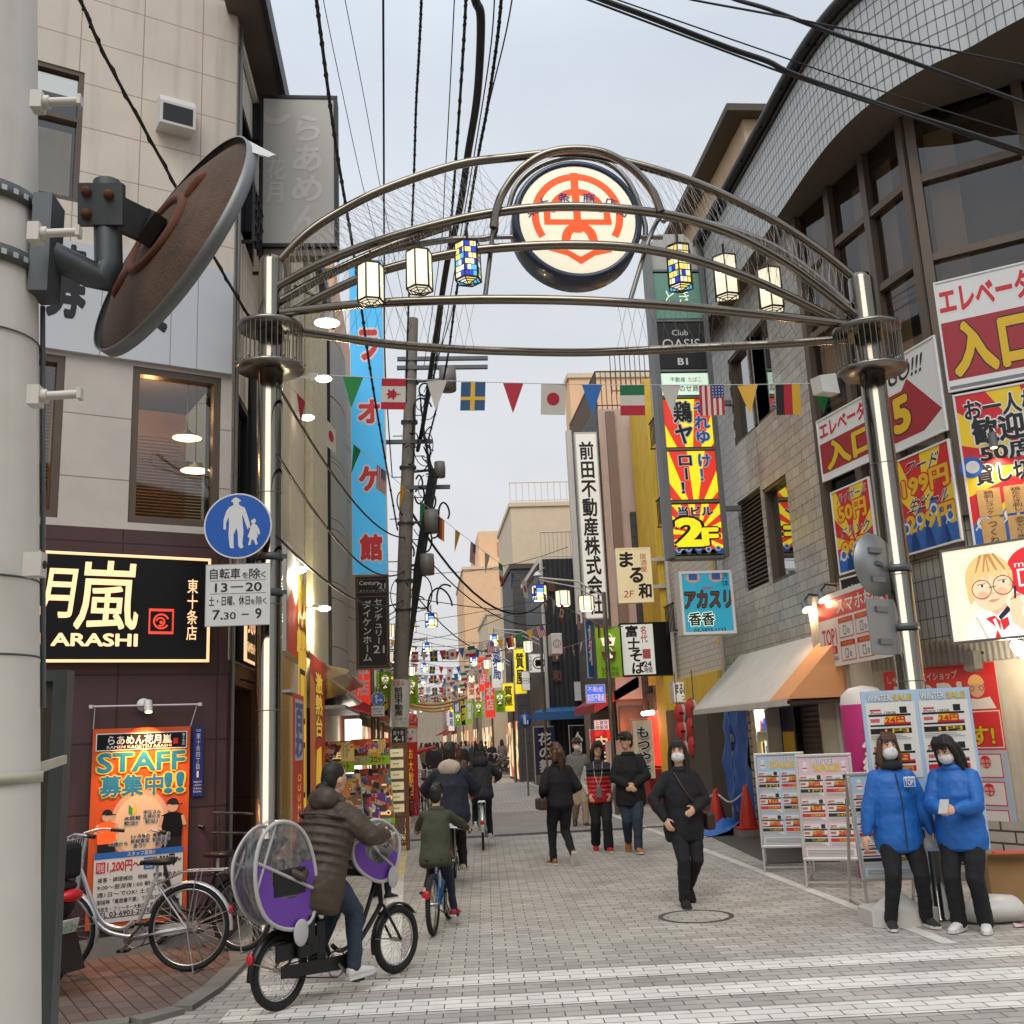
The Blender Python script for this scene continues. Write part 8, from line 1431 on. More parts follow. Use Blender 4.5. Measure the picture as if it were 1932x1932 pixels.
def phone(t, D):
    w = (D['wr'][0]+D['wr'][1])/2+D['fwd']*.1; b = MB(); b.box(w+Z*.03, (.075, .012, .15), 'cloth_lgrey', (EX, (EY*.7+Z*.7).normalized(), (Z*.7-EY*.7).normalized())); b.make('phone', t, bev=.006)
g = G(1843, 1758); person('shop assistant in blue jacket with long black hair looking down at a phone', (g.x-.02, g.y+.0, .007), 222, 1.6, feet=((-.1, .0, .08), (.1, .04, .08)), hands=((-.05, .3, 1.0), (.07, .3, 1.0)), grip=(50, 50), jm='jacket_blue', sm='shoe_white', hair='long', mask=True, hem=-.17, puff=.045, leg=.062, flare=.012, look=(14, -24), elb=((-.7, -.6, -.6), (.7, -.6, -.6)), extra=phone, vox=.0075)
# ================================================ BICYCLES
mat('tyre', '19191a', .8, var=.05); mat('rim_steel', 'b5b3ae', .25, .9, var=.04); mat('frame_silver', 'cbccce', .3, .6, var=.04); mat('frame_black', '1b1c1e', .35, .3, var=.04); mat('frame_blue', '1f6fae', .35, .2, var=.03); mat('frame_mint', '5fc2a0', .4, .1, var=.03); mat('saddle', '1a1716', .5, var=.05); mat('refl_red', 'b01820', .3, var=0, emit=.12)
def wheel(t, c, r, tw=.019, spokes=32):
    w = thing('wheel', None, None); w.parent = t; b = MB(); b.torus(c, r-tw, tw, 'tyre', (EY, Z), 44, 10); b.make('tyre', w); b = MB(); b.tube([c+EY*(r-2*tw-.006)*math.cos(2*math.pi*i/44)+Z*(r-2*tw-.006)*math.sin(2*math.pi*i/44) for i in range(44)], .009, 'rim_steel', 8, closed=True); b.cyl(c-EX*.05, c+EX*.05, .017, 'rim_steel', 10)
    for i in range(spokes): a = 2*math.pi*i/spokes; a2 = a+.35*(1 if i % 2 else -1); sd = EX*(.03 if i % 4 < 2 else -.03); b.cyl(c+sd+(EY*math.cos(a2)+Z*math.sin(a2))*.02, c+(EY*math.cos(a)+Z*math.sin(a))*(r-2*tw-.008), .0014, 'rim_steel', 4)
    b.make('rim', w); return w
def bike(lab, loc, heading, fm='frame_silver', r=.33, wb=1.08, seat=.8, bar=1.0, fender=True, rack=True, basket=False, step=True, sport=False, tw=.019, lean=0, cat='bicycle', grp=None, kick=True, barw=.28, extra=None):
    t = thing('bicycle', lab, cat, (0, 0, 0), grp); rc = V((0, 0, r)); fc = V((0, wb, r)); bb = V((0, wb*.42, r*.82)); st = V((0, wb*.25, seat)); hb = V((0, wb*.83, bar-.16)); ht = V((0, wb*.80, bar)); hl = V((0, wb*.86, r+.28))
    wheel(t, rc, r, tw); wheel(t, fc, r, tw)
    b = MB(); R_ = .016
    b.tube([bb, st-Z*.08], R_*1.05, fm, 10)
    if step: b.tube(smooth_path([hb+(hl-hb)*.25, bb+V((0, .28, .16)), bb+V((0, .1, .07)), bb+V((0, .0, .12))], 5), R_*1.05, fm, 10); b.tube(smooth_path([hl, bb+V((0, .24, .07)), bb], 5), R_*1.15, fm, 10)
    else: b.tube([hb, st-Z*.12], R_, fm, 10); b.tube([hl, bb], R_*1.15, fm, 10)
    for sd in (-1, 1): b.tube([bb+EX*sd*.03, rc+EX*sd*.055], .009, fm, 8); b.tube([st-Z*.13+EX*sd*.02, rc+EX*sd*.055], .008, fm, 8)
    b.tube([hb, hl], .019, fm, 10); b.make('frame', t)
    b = MB()
    for sd in (-1, 1): b.tube(smooth_path([hl+EX*sd*.02, hl+V((sd*.045, .02, -.06)), fc+EX*sd*.05], 4), .011, fm, 8)
    b.make('fork', t)
    b = MB(); sw = (lambda sd: [ht, ht+V((sd*.06, .05 if not sport else .02, .03)), ht+V((sd*barw*.85, .0 if sport else -.02, .05 if not sport else .01)), ht+V((sd*barw, -.04 if sport else -.18, .03 if not sport else .0))])
    b.tube([hb, ht], .013, 'frame_silver', 8)
    for sd in (-1, 1): b.tube(smooth_path(sw(sd), 5), .011, 'frame_silver', 8); q = sw(sd)[2]; b.tube([q+Z*.005, q+V((sd*.02, .06, -.02)), q+V((sd*.06, .02, -.04))], .004, 'frame_silver', 5)
    hbo = b.make('handlebar', t)
    for sd in (-1, 1): b = MB(); p = sw(sd); b.tube([p[3]+(p[2]-p[3])*.55, p[3]+(p[3]-p[2])*.12], .0165, 'saddle', 10); b.make('grip', hbo)
    b = MB(); loft(b, [(st+V((0, y, z)), EX, Z, rx, rz) for y, z, rx, rz in ((-.14, .03, .075, .02), (-.12, .035, .1, .03), (-.04, .03, .085, .03), (.06, .03, .035, .025), (.14, .025, .022, .018))], 'saddle', 14); b.cyl(st-Z*.1, st, .013, 'frame_silver', 8); b.make('saddle', t)
    if fender:
        for c, a0, a1 in ((rc, 20, 185), (fc, 35, 195)):
            b = MB(); n = 18; vs = []; fs = []; fr = r+.022
            for i in range(n+1):
                a = R(a0+(a1-a0)*i/n); d = EY*math.cos(a)+Z*math.sin(a)
                for x, k in ((-.028, -.014), (-.018, 0), (.018, 0), (.028, -.014)): vs.append(c+d*(fr+k)+EX*x)
            for i in range(n):
                for j in range(3): fs.append((i*4+j, i*4+j+1, i*4+j+5, i*4+j+4))
            b.add(vs, fs, 'frame_silver' if fm != 'frame_black' else 'frame_black', True)
            for sd in (-1, 1): b.cyl(c+EX*sd*.05, c+(EY*math.cos(R(a1-25))+Z*math.sin(R(a1-25)))*fr+EX*sd*.026, .003, 'rim_steel', 4)
            b.make('mudguard', t)
    b = MB(); b.ball(rc+V((0, -r*.93-.03, .12)), (.03, .015, .04), 'refl_red', 10, 6); b.make('rear_light', t)
    if rack:
        b = MB(); z = r*2+.1
        for sd in (-1, 1): b.tube([st+V((sd*.04, -.02, -.14)), V((sd*.06, .05, z)), V((sd*.06, -.3, z))], .007, 'rim_steel', 6); b.cyl(V((sd*.06, -.08, z)), rc+EX*sd*.055, .006, 'rim_steel', 5)
        for y in (.05, -.05, -.15, -.3): b.cyl((-.06, y, z), (.06, y, z), .006, 'rim_steel', 5)
        b.make('rack', t)
    b = MB(); b.torus(bb+EX*.045, .09, .006, 'rim_steel', (EY, Z), 24, 5); b.tube([bb+V((.05, 0, .09)), rc+V((.05, 0, .04))], .005, 'tyre', 5); b.tube([bb+V((.05, 0, -.09)), rc+V((.05, 0, -.04))], .005, 'tyre', 5)
    ck = (V((0, .12, -.12)), V((0, -.12, .12)))
    for sd, k in ((1, ck[0]), (-1, ck[1])): b.bar(bb+EX*sd*.06, bb+EX*sd*.07+k, .016, .022, 'rim_steel'); b.box(bb+EX*sd*.12+k, (.09, .085, .022), 'saddle')
    b.make('crankset', t)
    if step and not sport: b = MB(); b.prism([bb+V((.056, .1, .05)), bb+V((.056, .1, -.05)), rc+V((.056, -.04, -.04)), rc+V((.056, -.04, .04))], EX*.008, fm); b.make('chain_guard', t, bev=.003)
    if kick: b = MB(); b.tube([rc+EX*-.06, rc+V((-.13, -.09, -r+.012))], .007, 'rim_steel', 6); b.tube([rc+EX*.06, rc+V((.13, -.09, -r+.012))], .007, 'rim_steel', 6); b.tube([rc+V((-.13, -.09, -r+.012)), rc+V((.13, -.09, -r+.012))], .007, 'rim_steel', 6); b.make('kickstand', t)
    if basket:
        b = MB(); o = ht+V((0, .2, -.12)); W, D, Hh = .36, .26, .24; m = basket
        for i in range(9):
            for sd in (-1, 1): x = -W/2+W*i/8; b.cyl(o+V((x*.85, sd*D/2*.85, -Hh/2)), o+V((x, sd*D/2, Hh/2)), .0035, m, 4)
        for i in range(7):
            for sd in (-1, 1): y = -D/2+D*i/6; b.cyl(o+V((sd*W/2*.85, y*.85, -Hh/2)), o+V((sd*W/2, y, Hh/2)), .0035, m, 4)
        for q in (-.5, -.17, .17, .5): k = .85+.15*(q+.5); pts = [o+V((W/2*k*sx, D/2*k*sy, Hh*q)) for sx, sy in ((-1, -1), (1, -1), (1, 1), (-1, 1))]; b.tube(pts, .005, m, 5, closed=True)
        for i in range(7): b.cyl(o+V((-W/2*.85+W*.85*i/6, -D/2*.85, -Hh/2)), o+V((-W/2*.85+W*.85*i/6, D/2*.85, -Hh/2)), .003, m, 4)
        b.make('basket', t)
    if extra: extra(t, dict(rc=rc, fc=fc, bb=bb, st=st, ht=ht, hb=hb, hl=hl))
    t.location = loc; t.rotation_euler = (0, R(lean), -R(heading)); return t
bike('silver city bicycle parked against the maroon wall under the staff banner', (-1.9, 9.02, .035), -82, 'frame_silver', .335, 1.1, .82, 1.06, basket='frame_silver')
bike('dark city bicycle parked behind the silver one, only its rear wheel showing', (-1.6, 9.72, .035), -66, 'frame_black', .31, 1.0, .78, 1.0)
# mother's electric bicycle with two rain covered child seats
mat('purple', '6a3aa0', .5, var=.06, bump=.2, bs=20); mat('piping', 'b4b2b0', .5, var=.03)
def film(name):
    m = bpy.data.materials.new(name); m.use_nodes = True; MT[name] = m; t = m.node_tree; N = t.nodes; L = t.links; N.remove(N['Principled BSDF']); tr = N.new('ShaderNodeBsdfTransparent'); gl = N.new('ShaderNodeBsdfGlossy'); gl.inputs['Roughness'].default_value = .12; tr.inputs[0].default_value = (.86, .86, .86, 1)
    df = N.new('ShaderNodeBsdfDiffuse'); df.inputs[0].default_value = (.6, .6, .6, 1); a = N.new('ShaderNodeMixShader'); a.inputs[0].default_value = .35; L.new(gl.outputs[0], a.inputs[1]); L.new(df.outputs[0], a.inputs[2]); n = N.new('ShaderNodeTexNoise'); n.inputs['Scale'].default_value = 6; r = N.new('ShaderNodeMapRange'); r.inputs[3].default_value = .02; r.inputs[4].default_value = .4; L.new(n.outputs[0], r.inputs[0]); mi = N.new('ShaderNodeMixShader'); L.new(r.outputs[0], mi.inputs[0]); L.new(tr.outputs[0], mi.inputs[1]); L.new(a.outputs[0], mi.inputs[2]); bp = N.new('ShaderNodeBump'); bp.inputs['Strength'].default_value = .6; bp.inputs['Distance'].default_value = .03; L.new(n.outputs[0], bp.inputs['Height']); L.new(bp.outputs[0], gl.inputs['Normal']); L.new(mi.outputs[0], N['Material Output'].inputs[0])
film('rain_film')
def cover(t, c, ry, rz, tilt, name, lo=-1, wid=.23):
    """rounded clear hood: two oval side panels with purple lower halves joined by a film"""
    n = 36; u = EY*math.cos(R(tilt))+Z*math.sin(R(tilt)); v = Z*math.cos(R(tilt))-EY*math.sin(R(tilt)); sc = lambda x: .86+.14*(x+wid)/(2*wid)-(.1 if abs(x) < wid*.5 else 0)*-1; P = lambda a, k, x: c+u*(ry*k*sc(x)*(math.cos(a)-.06*math.cos(2*a)))+v*(rz*k*sc(x)*(math.sin(a)+.05*math.sin(3*a+x*9)))+EX*(x+.012*math.sin(5*a)*(abs(x) < wid*.9))
    A = [2*math.pi*i/n for i in range(n)]; cv = MB(); cv.add([P(a, 1, x) for x in (-wid, -wid*.4, wid*.4, wid) for a in A], [(k*n+i, k*n+(i+1) % n, (k+1)*n+(i+1) % n, (k+1)*n+i) for k in range(3) for i in range(n) if not 21 < i < 32], 'rain_film', True)
    for x in (-wid, wid): cv.poly([P(a, .99, x) for a in A], 'rain_film')
    root = cv.make(name, t); b = MB()
    for x in (-wid-.004, wid+.004):
        b = MB(); ins = [(a, k) for a, k in [(R(d), 1) for d in range(150, 361, 10)]]; inn = [(R(d), .52) for d in range(340, 149, -10)]; ou = [P(a, .97, x) for a, k in ins]; ii = [P(R(d), .5, x)+v*rz*.08 for d in range(150, 361, 10)]
        for j in range(len(ou)-1): b.poly([ou[j], ou[j+1], ii[j+1], ii[j]], 'purple')
        b.make('purple_panel', root)
    b = MB()
    for x in (-wid-.006, wid+.006): b.tube([P(a, 1, x) for a in A], .014, 'piping', 8, closed=True); b.tube([P(R(150), .95, x), P(R(330), .95, x)], .012, 'piping', 6); b.tube([P(R(95), .98, x*.98), P(R(175), .98, x*.98)], .01, 'piping', 6)
    b.make('piping', root); return root
def child(t, c, lookdir, coat, name='child'):
    pass
def mama(t, D):
    b = MB(); s = V((0, -.05, .72)); b.box(s, (.25, .28, .07), 'frame_black'); b.box(s+V((0, -.14, .22)), (.25, .04, .4), 'frame_black'); b.box(s+V((0, .22, -.22)), (.28, .08, .2), 'frame_black')
    for sd in (-1, 1): b.box(s+V((sd*.125, .02, .12)), (.03, .3, .18), 'frame_black'); b.box(s+V((sd*.1, .18, -.2)), (.05, .12, .4), 'frame_black')
    b.make('rear_child_seat', t, bev=.035); b = MB(); f = V((0, .86, .8)); b.box(f, (.25, .22, .06), 'frame_black'); b.box(f+V((0, .12, .08)), (.25, .04, .2), 'frame_black'); b.make('front_child_seat', t, bev=.02)
    cover(t, V((0, -.05, .88)), .27, .38, 16, 'rear_rain_cover', wid=.13); cover(t, V((0, .86, .95)), .26, .22, -12, 'front_rain_cover', wid=.13)
    b = MB(); b.box(V((.0, .35, .38)), (.1, .09, .3), 'frame_black'); b.box(V((.07, .1, .38)), (.02, .4, .12), 'frame_black'); b.make('battery', t, bev=.01)
    b = MB(); b.ball(V((.16, .05, .5)), (.012, .07, .09), 'piping', 12, 8); b.make('cover_flap', t); b = MB(); b.ball(V((.16, 1.0, .74)), (.012, .06, .08), 'piping', 12, 8); b.make('cover_flap', t)
bx_, by_ = -1.0, 7.66; hd = math.degrees(math.atan2(.77, .91))
bike('black electric mother bicycle with two purple rain covered child seats', (bx_, by_, .008), hd, 'frame_black', .25, 1.2, .74, 1.02, rack=False, kick=False, tw=.028, cat='bicycle', extra=mama)
def mom(t, D):
    b = MB(); bag_strap(b, D, 'leather', 1); b.make('bag_strap', t); b = MB(); bag_strap(b, D, 'piping', -1); b.make('bag_strap', t)
person('woman in brown padded coat with dark bun riding the mother bicycle', (bx_, by_, .008), hd, 1.6, hip=(0, .36, .84), neck=(0, .5, 1.33), feet=((-.13, .5, .3), (.13, .6, .17)), toes=(10, -5), hands=((-.26, .82, 1.07), (.26, .82, 1.07)), elb=((-1, -.2, -.8), (1, -.2, -.8)), jm='coat_brown', tm='denim', sm='shoe_white', hair='bun', hem=-.26, puff=.07, quilt=1, leg=.06, grip=(70, 70), look=(12, -4), hood='coat_brown', extra=mom, vox=.0075)
for nm, c, hk, yaw in (('child in brown coat under the rear rain cover', V((0, -.04, .77)), 'hair_black', 20), ('child in grey coat under the front rain cover', V((0, .84, .83)), 'hair_black', 160)):
    person(nm, (bx_, by_, .008), hd, .85, hip=c, neck=c+V((0, .02, .2)), feet=(c+V((-.07, .2, -.22)), c+V((.07, .2, -.22))), hands=(c+V((-.12, .18, .12)), c+V((.12, .18, .12))), jm='coat_brown' if 'brown' in nm else 'cloth_grey', tm='denim', sm='cloth_char', hm=hk, hair='short', hem=-.06, puff=.03, look=(10, 0), vox=.011)
# boy on the blue bicycle and the adult riding ahead of him
g0 = G(818, 1766); g1 = G(846, 1736); hb_ = math.degrees(math.atan2(g1.x-g0.x, g1.y-g0.y))
bike('blue child bicycle ridden by the boy in olive jacket', (g0.x, g0.y, .004), hb_, 'frame_blue', .27, .88, .62, .86, fender=False, rack=False, step=False, sport=True, kick=False, tw=.024)
person('boy in olive jacket riding a blue bicycle away from the viewer', (g0.x, g0.y, .004), hb_, 1.28, hip=(0, .2, .68), neck=(0, .3, 1.1), feet=((-.12, .25, .34), (.12, .48, .15)), hands=((-.26, .64, .88), (.26, .64, .88)), elb=((-1, -.3, -.4), (1, -.3, -.4)), jm='cloth_olive', tm='cloth_navy', sm='shoe_red', hair='short', hem=-.12, puff=.028, leg=.05, grip=(70, 70), vox=.0085)
g0 = G(868, 1690); hb_ = 4
bike('dark city bicycle with front basket ridden by the person in navy coat', (g0.x-.08, g0.y+.5, .004), hb_, 'frame_black', .33, 1.08, .8, 1.02, basket='frame_black', kick=False)
person('person in navy hooded coat with pale fleece collar riding ahead of the boy', (g0.x-.08, g0.y+.5, .004), hb_, 1.68, hip=(0, .28, .9), neck=(0, .36, 1.4), feet=((-.12, .36, .42), (.13, .55, .22)), hands=((-.27, .72, 1.06), (.27, .72, 1.06)), elb=((-1, -.3, -.4), (1, -.3, -.4)), jm='cloth_navy', tm='cloth_black', sm='fleece', hair='short', hem=-.16, puff=.07, leg=.06, grip=(70, 70), hood='fleece')
g0 = G(912, 1604)
bike('mint green bicycle ridden by the girl in a black hoodie', (g0.x, g0.y, .004), 3, 'frame_mint', .33, 1.08, .78, 1.02, kick=False)
person('girl in black hoodie riding a mint green bicycle away from the viewer', (g0.x, g0.y, .004), 3, 1.6, hip=(0, .28, .87), neck=(0, .38, 1.36), feet=((-.12, .35, .4), (.13, .55, .2)), hands=((-.27, .72, 1.06), (.27, .72, 1.06)), elb=((-1, -.3, -.4), (1, -.3, -.4)), jm='cloth_char', sm='shoe_white', hair='long', hem=-.1, puff=.04, leg=.058, grip=(70, 70), hood='cloth_char', vox=.01)
g = G(866, 1560); person('person in brown knit top walking away beyond the cyclists', (g.x, g.y, .004), 0, 1.62, jm='knit_brown', tm='cloth_black', hm='hair_brown', hair='bob', feet=((-.08, .15, .08), (.08, -.15, .1)), puff=.04, vox=.012)
g = G(979, 1461); person('woman in green grey coat and mask standing by the far parked bicycles', (g.x, g.y, .004), 178, 1.62, jm='coat_green', tm='cloth_black', hair='long', mask=True, hem=-.2, puff=.05, vox=.014, extra=shoulder_bag('cloth_char', 1))
# far crowd
rnd = random.Random(21); CW = [('cloth_black', 'black coat'), ('cloth_navy', 'navy coat'), ('cloth_grey', 'grey coat'), ('knit_brown', 'brown jacket'), ('cloth_char', 'charcoal jacket'), ('coat_green', 'khaki coat')]
protos = []
for i, (jm, nm) in enumerate(CW): protos.append(person('x', (0, 0, -50), 0, 1.6+.03*(i % 3), jm=jm, tm=('denim', 'cloth_black')[i % 2], hair=('short', 'bob', 'long')[i % 3], feet=((-.08, .14, .08), (.08, -.14, .1)), hem=-.2, puff=.05, vox=.024))
POS = [(814, 1472, 5), (806, 1466, 0), (832, 1464, 180), (845, 1458, 0), (858, 1452, 180), (872, 1450, 0), (884, 1456, 180), (898, 1449, 0), (918, 1452, 0), (930, 1462, 180), (826, 1450, 0), (838, 1445, 180), (852, 1443, 0), (866, 1441, 180), (880, 1440, 0), (893, 1441, 180), (906, 1443, 0), (940, 1449, 0), (955, 1447, 180), (820, 1441, 0), (845, 1437, 0), (875, 1435, 180), (800, 1453, 180), (812, 1447, 0), (833, 1434, 0), (856, 1433, 180), (868, 1432, 0), (889, 1433, 0), (902, 1436, 180), (915, 1438, 0), (926, 1441, 180), (938, 1440, 0), (949, 1456, 0), (910, 1457, 0), (861, 1463, 0), (876, 1470, 180), (822, 1478, 0), (796, 1441, 0), (808, 1436, 180), (895, 1462, 180)]
used = {}
for i, (x, y, h) in enumerate(POS):
    k = (i*5+i//3) % 6; g = G(x, y); o = protos[k] if k not in used else copy_tree(protos[k]); used.setdefault(k, 0); used[k] += 1; o.location = (g.x, g.y, .004); o.rotation_euler.z = R(h+rnd.uniform(-15, 15))
    o['label'] = 'distant walker in '+CW[k][1]+', '+('number %d' % (i+1))+' from the front of the far crowd, '+('facing' if h > 90 else 'walking away'); o['group'] = 'crowd far down the street'
for k in range(6):
    if k not in used:
        for c in list(protos[k].children): bpy.data.objects.remove(c)
        bpy.data.objects.remove(protos[k])
# parked bicycles
bk = bike('bicycle with front basket parked by the wooden price stand', (.05, 26.5, .004), 8, 'frame_black', .33, 1.06, basket='frame_silver')
c = copy_tree(bk); c.location = (-.25, 25.8, .004); c['label'] = 'bicycle parked left of the one with the basket by the utility pole'
bk2 = bike('dark bicycle nearest in the row parked along the right side', (4.3, 47, .004), -70, 'frame_black', .33, 1.06, grp='bicycles parked in a far row')
for i in range(6):
    c = copy_tree(bk2); c.location = (4.2-.03*i+(i % 2)*.2, 48.6+i*1.4, .004); c.rotation_euler.z = R(70+(i*37 % 20)); c['label'] = 'dark parked bicycle, %s in the far row on the right' % OR[i+1]
# scooter behind the notice board
T = thing('scooter', 'black scooter with red tail lamp and number plate half hidden by the notice board', 'scooter', (0, 0, 0)); b = MB(); c = V((0, 0, .24)); b.torus(c, .17, .07, 'tyre', (EY, Z), 30, 10); b.make('rear_wheel', T); b = MB(); b.lathe([(0, -.05), (.11, -.045), (.13, 0), (.11, .045), (0, .05)], c, 'rim_steel', 20, (EY, Z, EX)); b.make('wheel_hub', T)
b = MB(); loft(b, [(V((0, y, z)), EX, Z, rx, rz) for y, z, rx, rz in ((-.28, .66, .06, .05), (-.2, .64, .13, .13), (.1, .58, .16, .19), (.5, .5, .15, .18), (.75, .3, .17, .08), (1.05, .3, .17, .08), (1.15, .5, .19, .22), (1.2, .85, .16, .12))], 'frame_black', 18); b.make('body', T); b = MB(); loft(b, [(V((0, y, z)), EX, Z, rx, rz) for y, z, rx, rz in ((-.25, .78, .1, .04), (0, .8, .14, .06), (.5, .76, .12, .05))], 'saddle', 14); b.make('seat', T)
b = MB(); b.ball(V((0, -.3, .72)), (.1, .05, .045), 'refl_red', 12, 8); b.make('tail_lamp', T); b = MB(); b.box((0, -.27, .5), (.19, .01, .11), 'adv_white', (EX, V((0, .9, .3)), V((0, -.3, .9)))); F = Face(b, V((-.095, -.279, .45)), EX, .19, .1); F.text('20-75', .1, .12, .9, .6, 'green_ink', 3); F.text('北区', .3, .68, .7, .95, 'green_ink', 3); b.make('number_plate', T); b = MB(); b.box((0, -.14, .96), (.26, .26, .26), 'cloth_black'); b.make('carrier_box', T, bev=.04); b = MB(); b.cyl((.15, -.12, .3), (.15, .35, .32), .05, 'rim_steel', 12); b.make('exhaust', T); b = MB(); b.prism([V((-.1, -.36, .2)), V((.1, -.36, .2)), V((.1, -.24, .5)), V((-.1, -.24, .5))], EY*.02, 'frame_black'); b.make('mud_flap', T)
T.location = (-2.86, 8.42, .035); T.rotation_euler.z = R(62)
# ================================================ A-FRAME BOARDS AND SHOP CLUTTER
mat('frame_white', 'c6c3be', .35, .5, var=.04); mat('sale_blue', 'a9c3dc', .4, var=.04); mat('sale_pink', 'd8b8c4', .4, var=.05)
def sale_cells(F, cols, rows, v0, v1, l=2):
    prices = ('24円', '1円', '11,000円', '22,008円', '24円', '11,000円')
    for i in range(cols):
        for j in range(rows):
            u = .06+i*.9/cols; w = .82/cols; a = v0+(v1-v0)*(rows-1-j)/rows; h = (v1-v0)/rows*.9; F.rect(u, a, u+w, a+h, 'paper', l); F.rect(u, a+h*.72, u+w, a+h*.78, 'ink', l+1); F.rect(u+.01, a+h*.42, u+w*.98, a+h*.47, 'ink', l+1); F.circ(u+w*.6, a+h*.48, w*F.w*.26, 'gold', l+.5, 0, 180, n=12); F.rect(u+w*.35, a+h*.47, u+w*.98, a+h*.53, 'red_ink', l+1); F.text(prices[(i*2+j) % 6], u+w*.38, a+h*.5, u+w*.85, a+h*.7, 'red_ink', l+2, .03); F.rect(u+w*.03, a+h*.55, u+w*.25, a+h*.65, 'faded_red', l+1); F.rect(u+w*.75, a+h*.8, u+w*.92, a+h*.99, 'ink', l+1); F.rect(u+w*.04, a+h*.88, u+w*.3, a+h*.93, 'red_ink', l+1); F.text('iPhone 128GB', u+w*.04, a+h*.79, u+w*.65, a+h*.86, 'ink', l+1); F.rect(u+.005, a+h*.2, u+w*.98, a+h*.36, 'red_ink' if (i+j) % 2 else 'ink', l+1); F.text(prices[(i+j*2+1) % 6], u+w*.35, a+h*.22, u+w*.9, a+h*.34, 'gold', l+2, .02)
            for k in range(3): F.rect(u+.005, a+h*(.04+.05*k), u+w*(.95-.1*k), a+h*(.06+.05*k), 'grey_ink', l+1)
def aboard(lab, loc, heading, w, h, tilt, bgm, cols=2, rows=3, rim='frame_white', legs=.28):
    """heading: the way the printed side looks"""
    t = thing('sandwich_board', lab, 'sandwich board', loc); n = dirv(heading); ex = Z.cross(n).normalized(); ex = -n.cross(Z)*-1 if False else Z.cross(n); upv = (Z*math.cos(R(tilt))-n*math.sin(R(tilt))); o = V(loc)+Z*legs*math.cos(R(tilt))-ex*w/2+n*.0-n*legs*math.sin(R(tilt)); nn = ex.cross(upv)
    b = MB(); b.box(o+ex*w/2+upv*h/2-nn*.012, (w, .018, h), 'grey_ink', (ex, nn, upv)); b.make('backing', t); b = MB()
    for u0, u1, v0, v1 in ((0, w, 0, .035), (0, w, h-.035, h), (0, .035, .035, h-.035), (w-.035, w, .035, h-.035)): b.box(o+ex*(u0+u1)/2+upv*(v0+v1)/2, (u1-u0, .03, v1-v0), rim, (ex, nn, upv))
    b.make('frame', t, bev=.008)
    F = Face(MB(), o+nn*.002, ex, w, h, upv); F.rect(.03, .02, .97, .98, bgm, .5); F.text('WINTER', .27, .9, .73, .955, 'adv_white', 3, .03, 'faded_blue', .03); F.text('SALE', .32, .835, .78, .9, 'gold', 3, .04, 'adv_white', .04)
    for u in (.17, .85): F.circ(u, .86, .035, 'adv_white', 2); F.circ(u, .91, .024, 'adv_white', 2); F.poly([(u-.05, .86), (u+.05, .86), (u+.04, .872), (u-.04, .872)], 'red_ink', 2.5)
    sale_cells(F, cols, rows, .13, .82); F.rect(.08, .04, .92, .11, 'paper', 2)
    for k in range(4): F.rect(.1, .05+k*.014, .88, .057+k*.014, 'grey_ink', 3)
    F.mb.make('poster', t); b = MB(); tp = o+upv*h
    for u in (.02, w-.02):
        p = o+ex*u; b.bar(p, V((p.x, p.y, 0))+n*.03+Z*.01, .025, .025, rim); q = tp+ex*u-nn*.03; e = V((q.x, q.y, 0))-n*.42+Z*.01; b.bar(q, e, .025, .025, rim); b.bar(V((p.x, p.y, .06)), e+Z*.05, .02, .02, rim)
    b.bar(o+ex*.02-Z*(o.z-.06), o+ex*(w-.02)-Z*(o.z-.06), .02, .02, rim); b.make('legs', t); return t
p0 = G(1522, 1668); p1 = G(1448, 1637)
aboard('pink framed winter sale sandwich board nearer the viewer', (4.42, 11.35, .007), 205, .62, 1.15, 10, 'sale_pink')
aboard('cream framed winter sale sandwich board behind the pink framed one', (4.42, 12.75, .007), 200, .62, 1.15, 10, 'sale_blue')
aboard('low white sale sandwich board behind the left shop assistant', (4.42, 9.75, .007), 188, .66, 1.0, 9, 'sale_blue', 1, 3)
T = thing('sale_panel', 'wide pale blue double sale poster panel tied to the right arch post', 'poster', (4.6, 9.4, 0)); a = PY(1625, 1305, 9.1); e = PY(1818, 1320, 9.1); n9 = dirv(187); ex9 = Z.cross(n9); w9 = e.x-a.x+.02; hz9 = 1.4; o9 = V((a.x, 9.12, a.z-hz9))
b = MB(); b.box(o9+ex9*w9/2+Z*hz9/2-n9*.012, (w9, .02, hz9), 'sale_blue', (ex9, n9, Z)); b.make('panel', T); F = Face(MB(), o9, ex9, w9, hz9)
for i in (0, 1):
    u = .02+.49*i; F.text('WINTER', u+.03, .935, u+.25, .975, 'adv_white', 3, .03, 'faded_blue', .03); F.text('SALE', u+.27, .935, u+.44, .975, 'gold', 3, .03); G_ = Face(F.mb, F.P(u, .45, 0), ex9, w9*.47, hz9*.48); G_.rect(.02, 0, .98, .99, 'paper', 1); sale_cells(G_, 1, 2, .0, .98); F.text('WINTER', u+.05, .39, u+.3, .43, 'adv_white', 3, .03, 'faded_blue', .03); G_ = Face(F.mb, F.P(u, .02, 0), ex9, w9*.47, hz9*.35); G_.rect(.02, 0, .98, .99, 'paper', 1); sale_cells(G_, 1, 1, .0, .98)
F.mb.make('poster', T); b = MB()
for z in (.25, 1.2): b.lathe([(.127, -.008), (.131, -.008), (.131, .008), (.127, .008)], (PRx, YR, o9.z+z), 'strap', 24)
b.make('tie', T)
mat('plastic_white', 'c9c6c0', .4, var=.06, dirt=.1); mat('cardboard', '9c7a50', .8, var=.12)
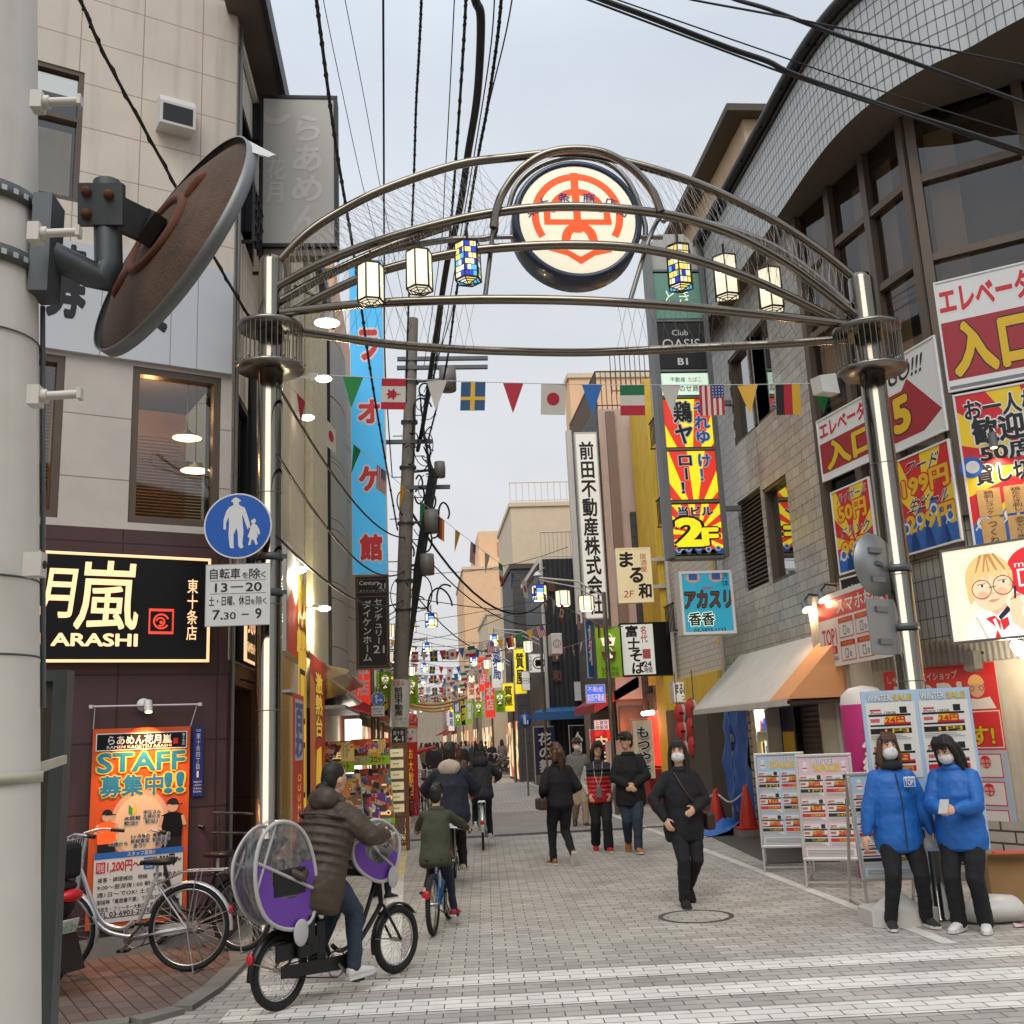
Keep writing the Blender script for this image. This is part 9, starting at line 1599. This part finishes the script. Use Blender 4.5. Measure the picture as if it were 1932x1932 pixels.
def weight(lab, loc): t = thing('weight_base', lab, 'weight', loc); b = MB(); b.prism([V(loc)+V((x, y, 0)) for x, y in ((-.3, -.15), (-.2, -.25), (.2, -.25), (.3, -.15), (.3, .15), (.2, .25), (-.2, .25), (-.3, .15))], Z*.13, 'plastic_white'); b.make('tank', t, bev=.02); b = MB(); b.lathe([(.2, .13), (.12, .2), (.06, .24), (0, .25)], loc, 'plastic_white', 20); b.make('cap', t)
weight('white water weight base on the paving left of the right arch post', (4.17, 9.3, .007))
b = MB(); loft(b, [(V((4.92+x*.75, 9.05, .0+z*.9)), EY, Z, ry, rz) for x, z, ry, rz in ((-.38, .1, .05, .05), (-.25, .11, .16, .1), (0, .13, .2, .12), (.25, .12, .18, .11), (.36, .1, .06, .05))], 'plastic_white', 16); b.make('white_bag', label='white filled plastic bag on the ground behind the right shop assistant', cat='bag')
T = thing('cardboard_box', 'open brown cardboard box with red bundle at the right picture edge', 'box', (5.65, 10.0, 0)); bx0 = V((5.72, 9.95, 0)); b = MB(); e1 = dirv(110); e2 = dirv(20); Hq = .42
for s0, s1, sz in ((0, -.2, (.6, .012, Hq)), (0, .2, (.6, .012, Hq)), (-.3, 0, (.012, .4, Hq)), (.3, 0, (.012, .4, Hq))): b.box(bx0+e1*s0+e2*s1+Z*Hq/2, sz, 'cardboard', (e1, e2, Z))
b.box(bx0+Z*.02, (.6, .4, .012), 'cardboard', (e1, e2, Z)); b.box(bx0-e2*.26+Z*(Hq+.03), (.6, .13, .01), 'cardboard', (e1, (e2-Z*.4).normalized(), Z)); b.make('carton', T); b = MB(); b.box(bx0+Z*(Hq-.02)+e1*.05, (.5, .3, .1), 'poster_red', (e1, e2, Z)); b.make('red_bundle', T, bev=.02)
b = MB(); b.poly([V(p) for p in ((4.93, 8.75, .012), (5.02, 8.72, .02), (5.05, 8.82, .012), (4.97, 8.85, .03))], 'sale_pink'); b.make('paper_scrap', label='pink scrap of paper on the paving by the right post', cat='litter')
for o in [o for o in bpy.data.objects if o.type == 'FONT']: bpy.data.objects.remove(o)
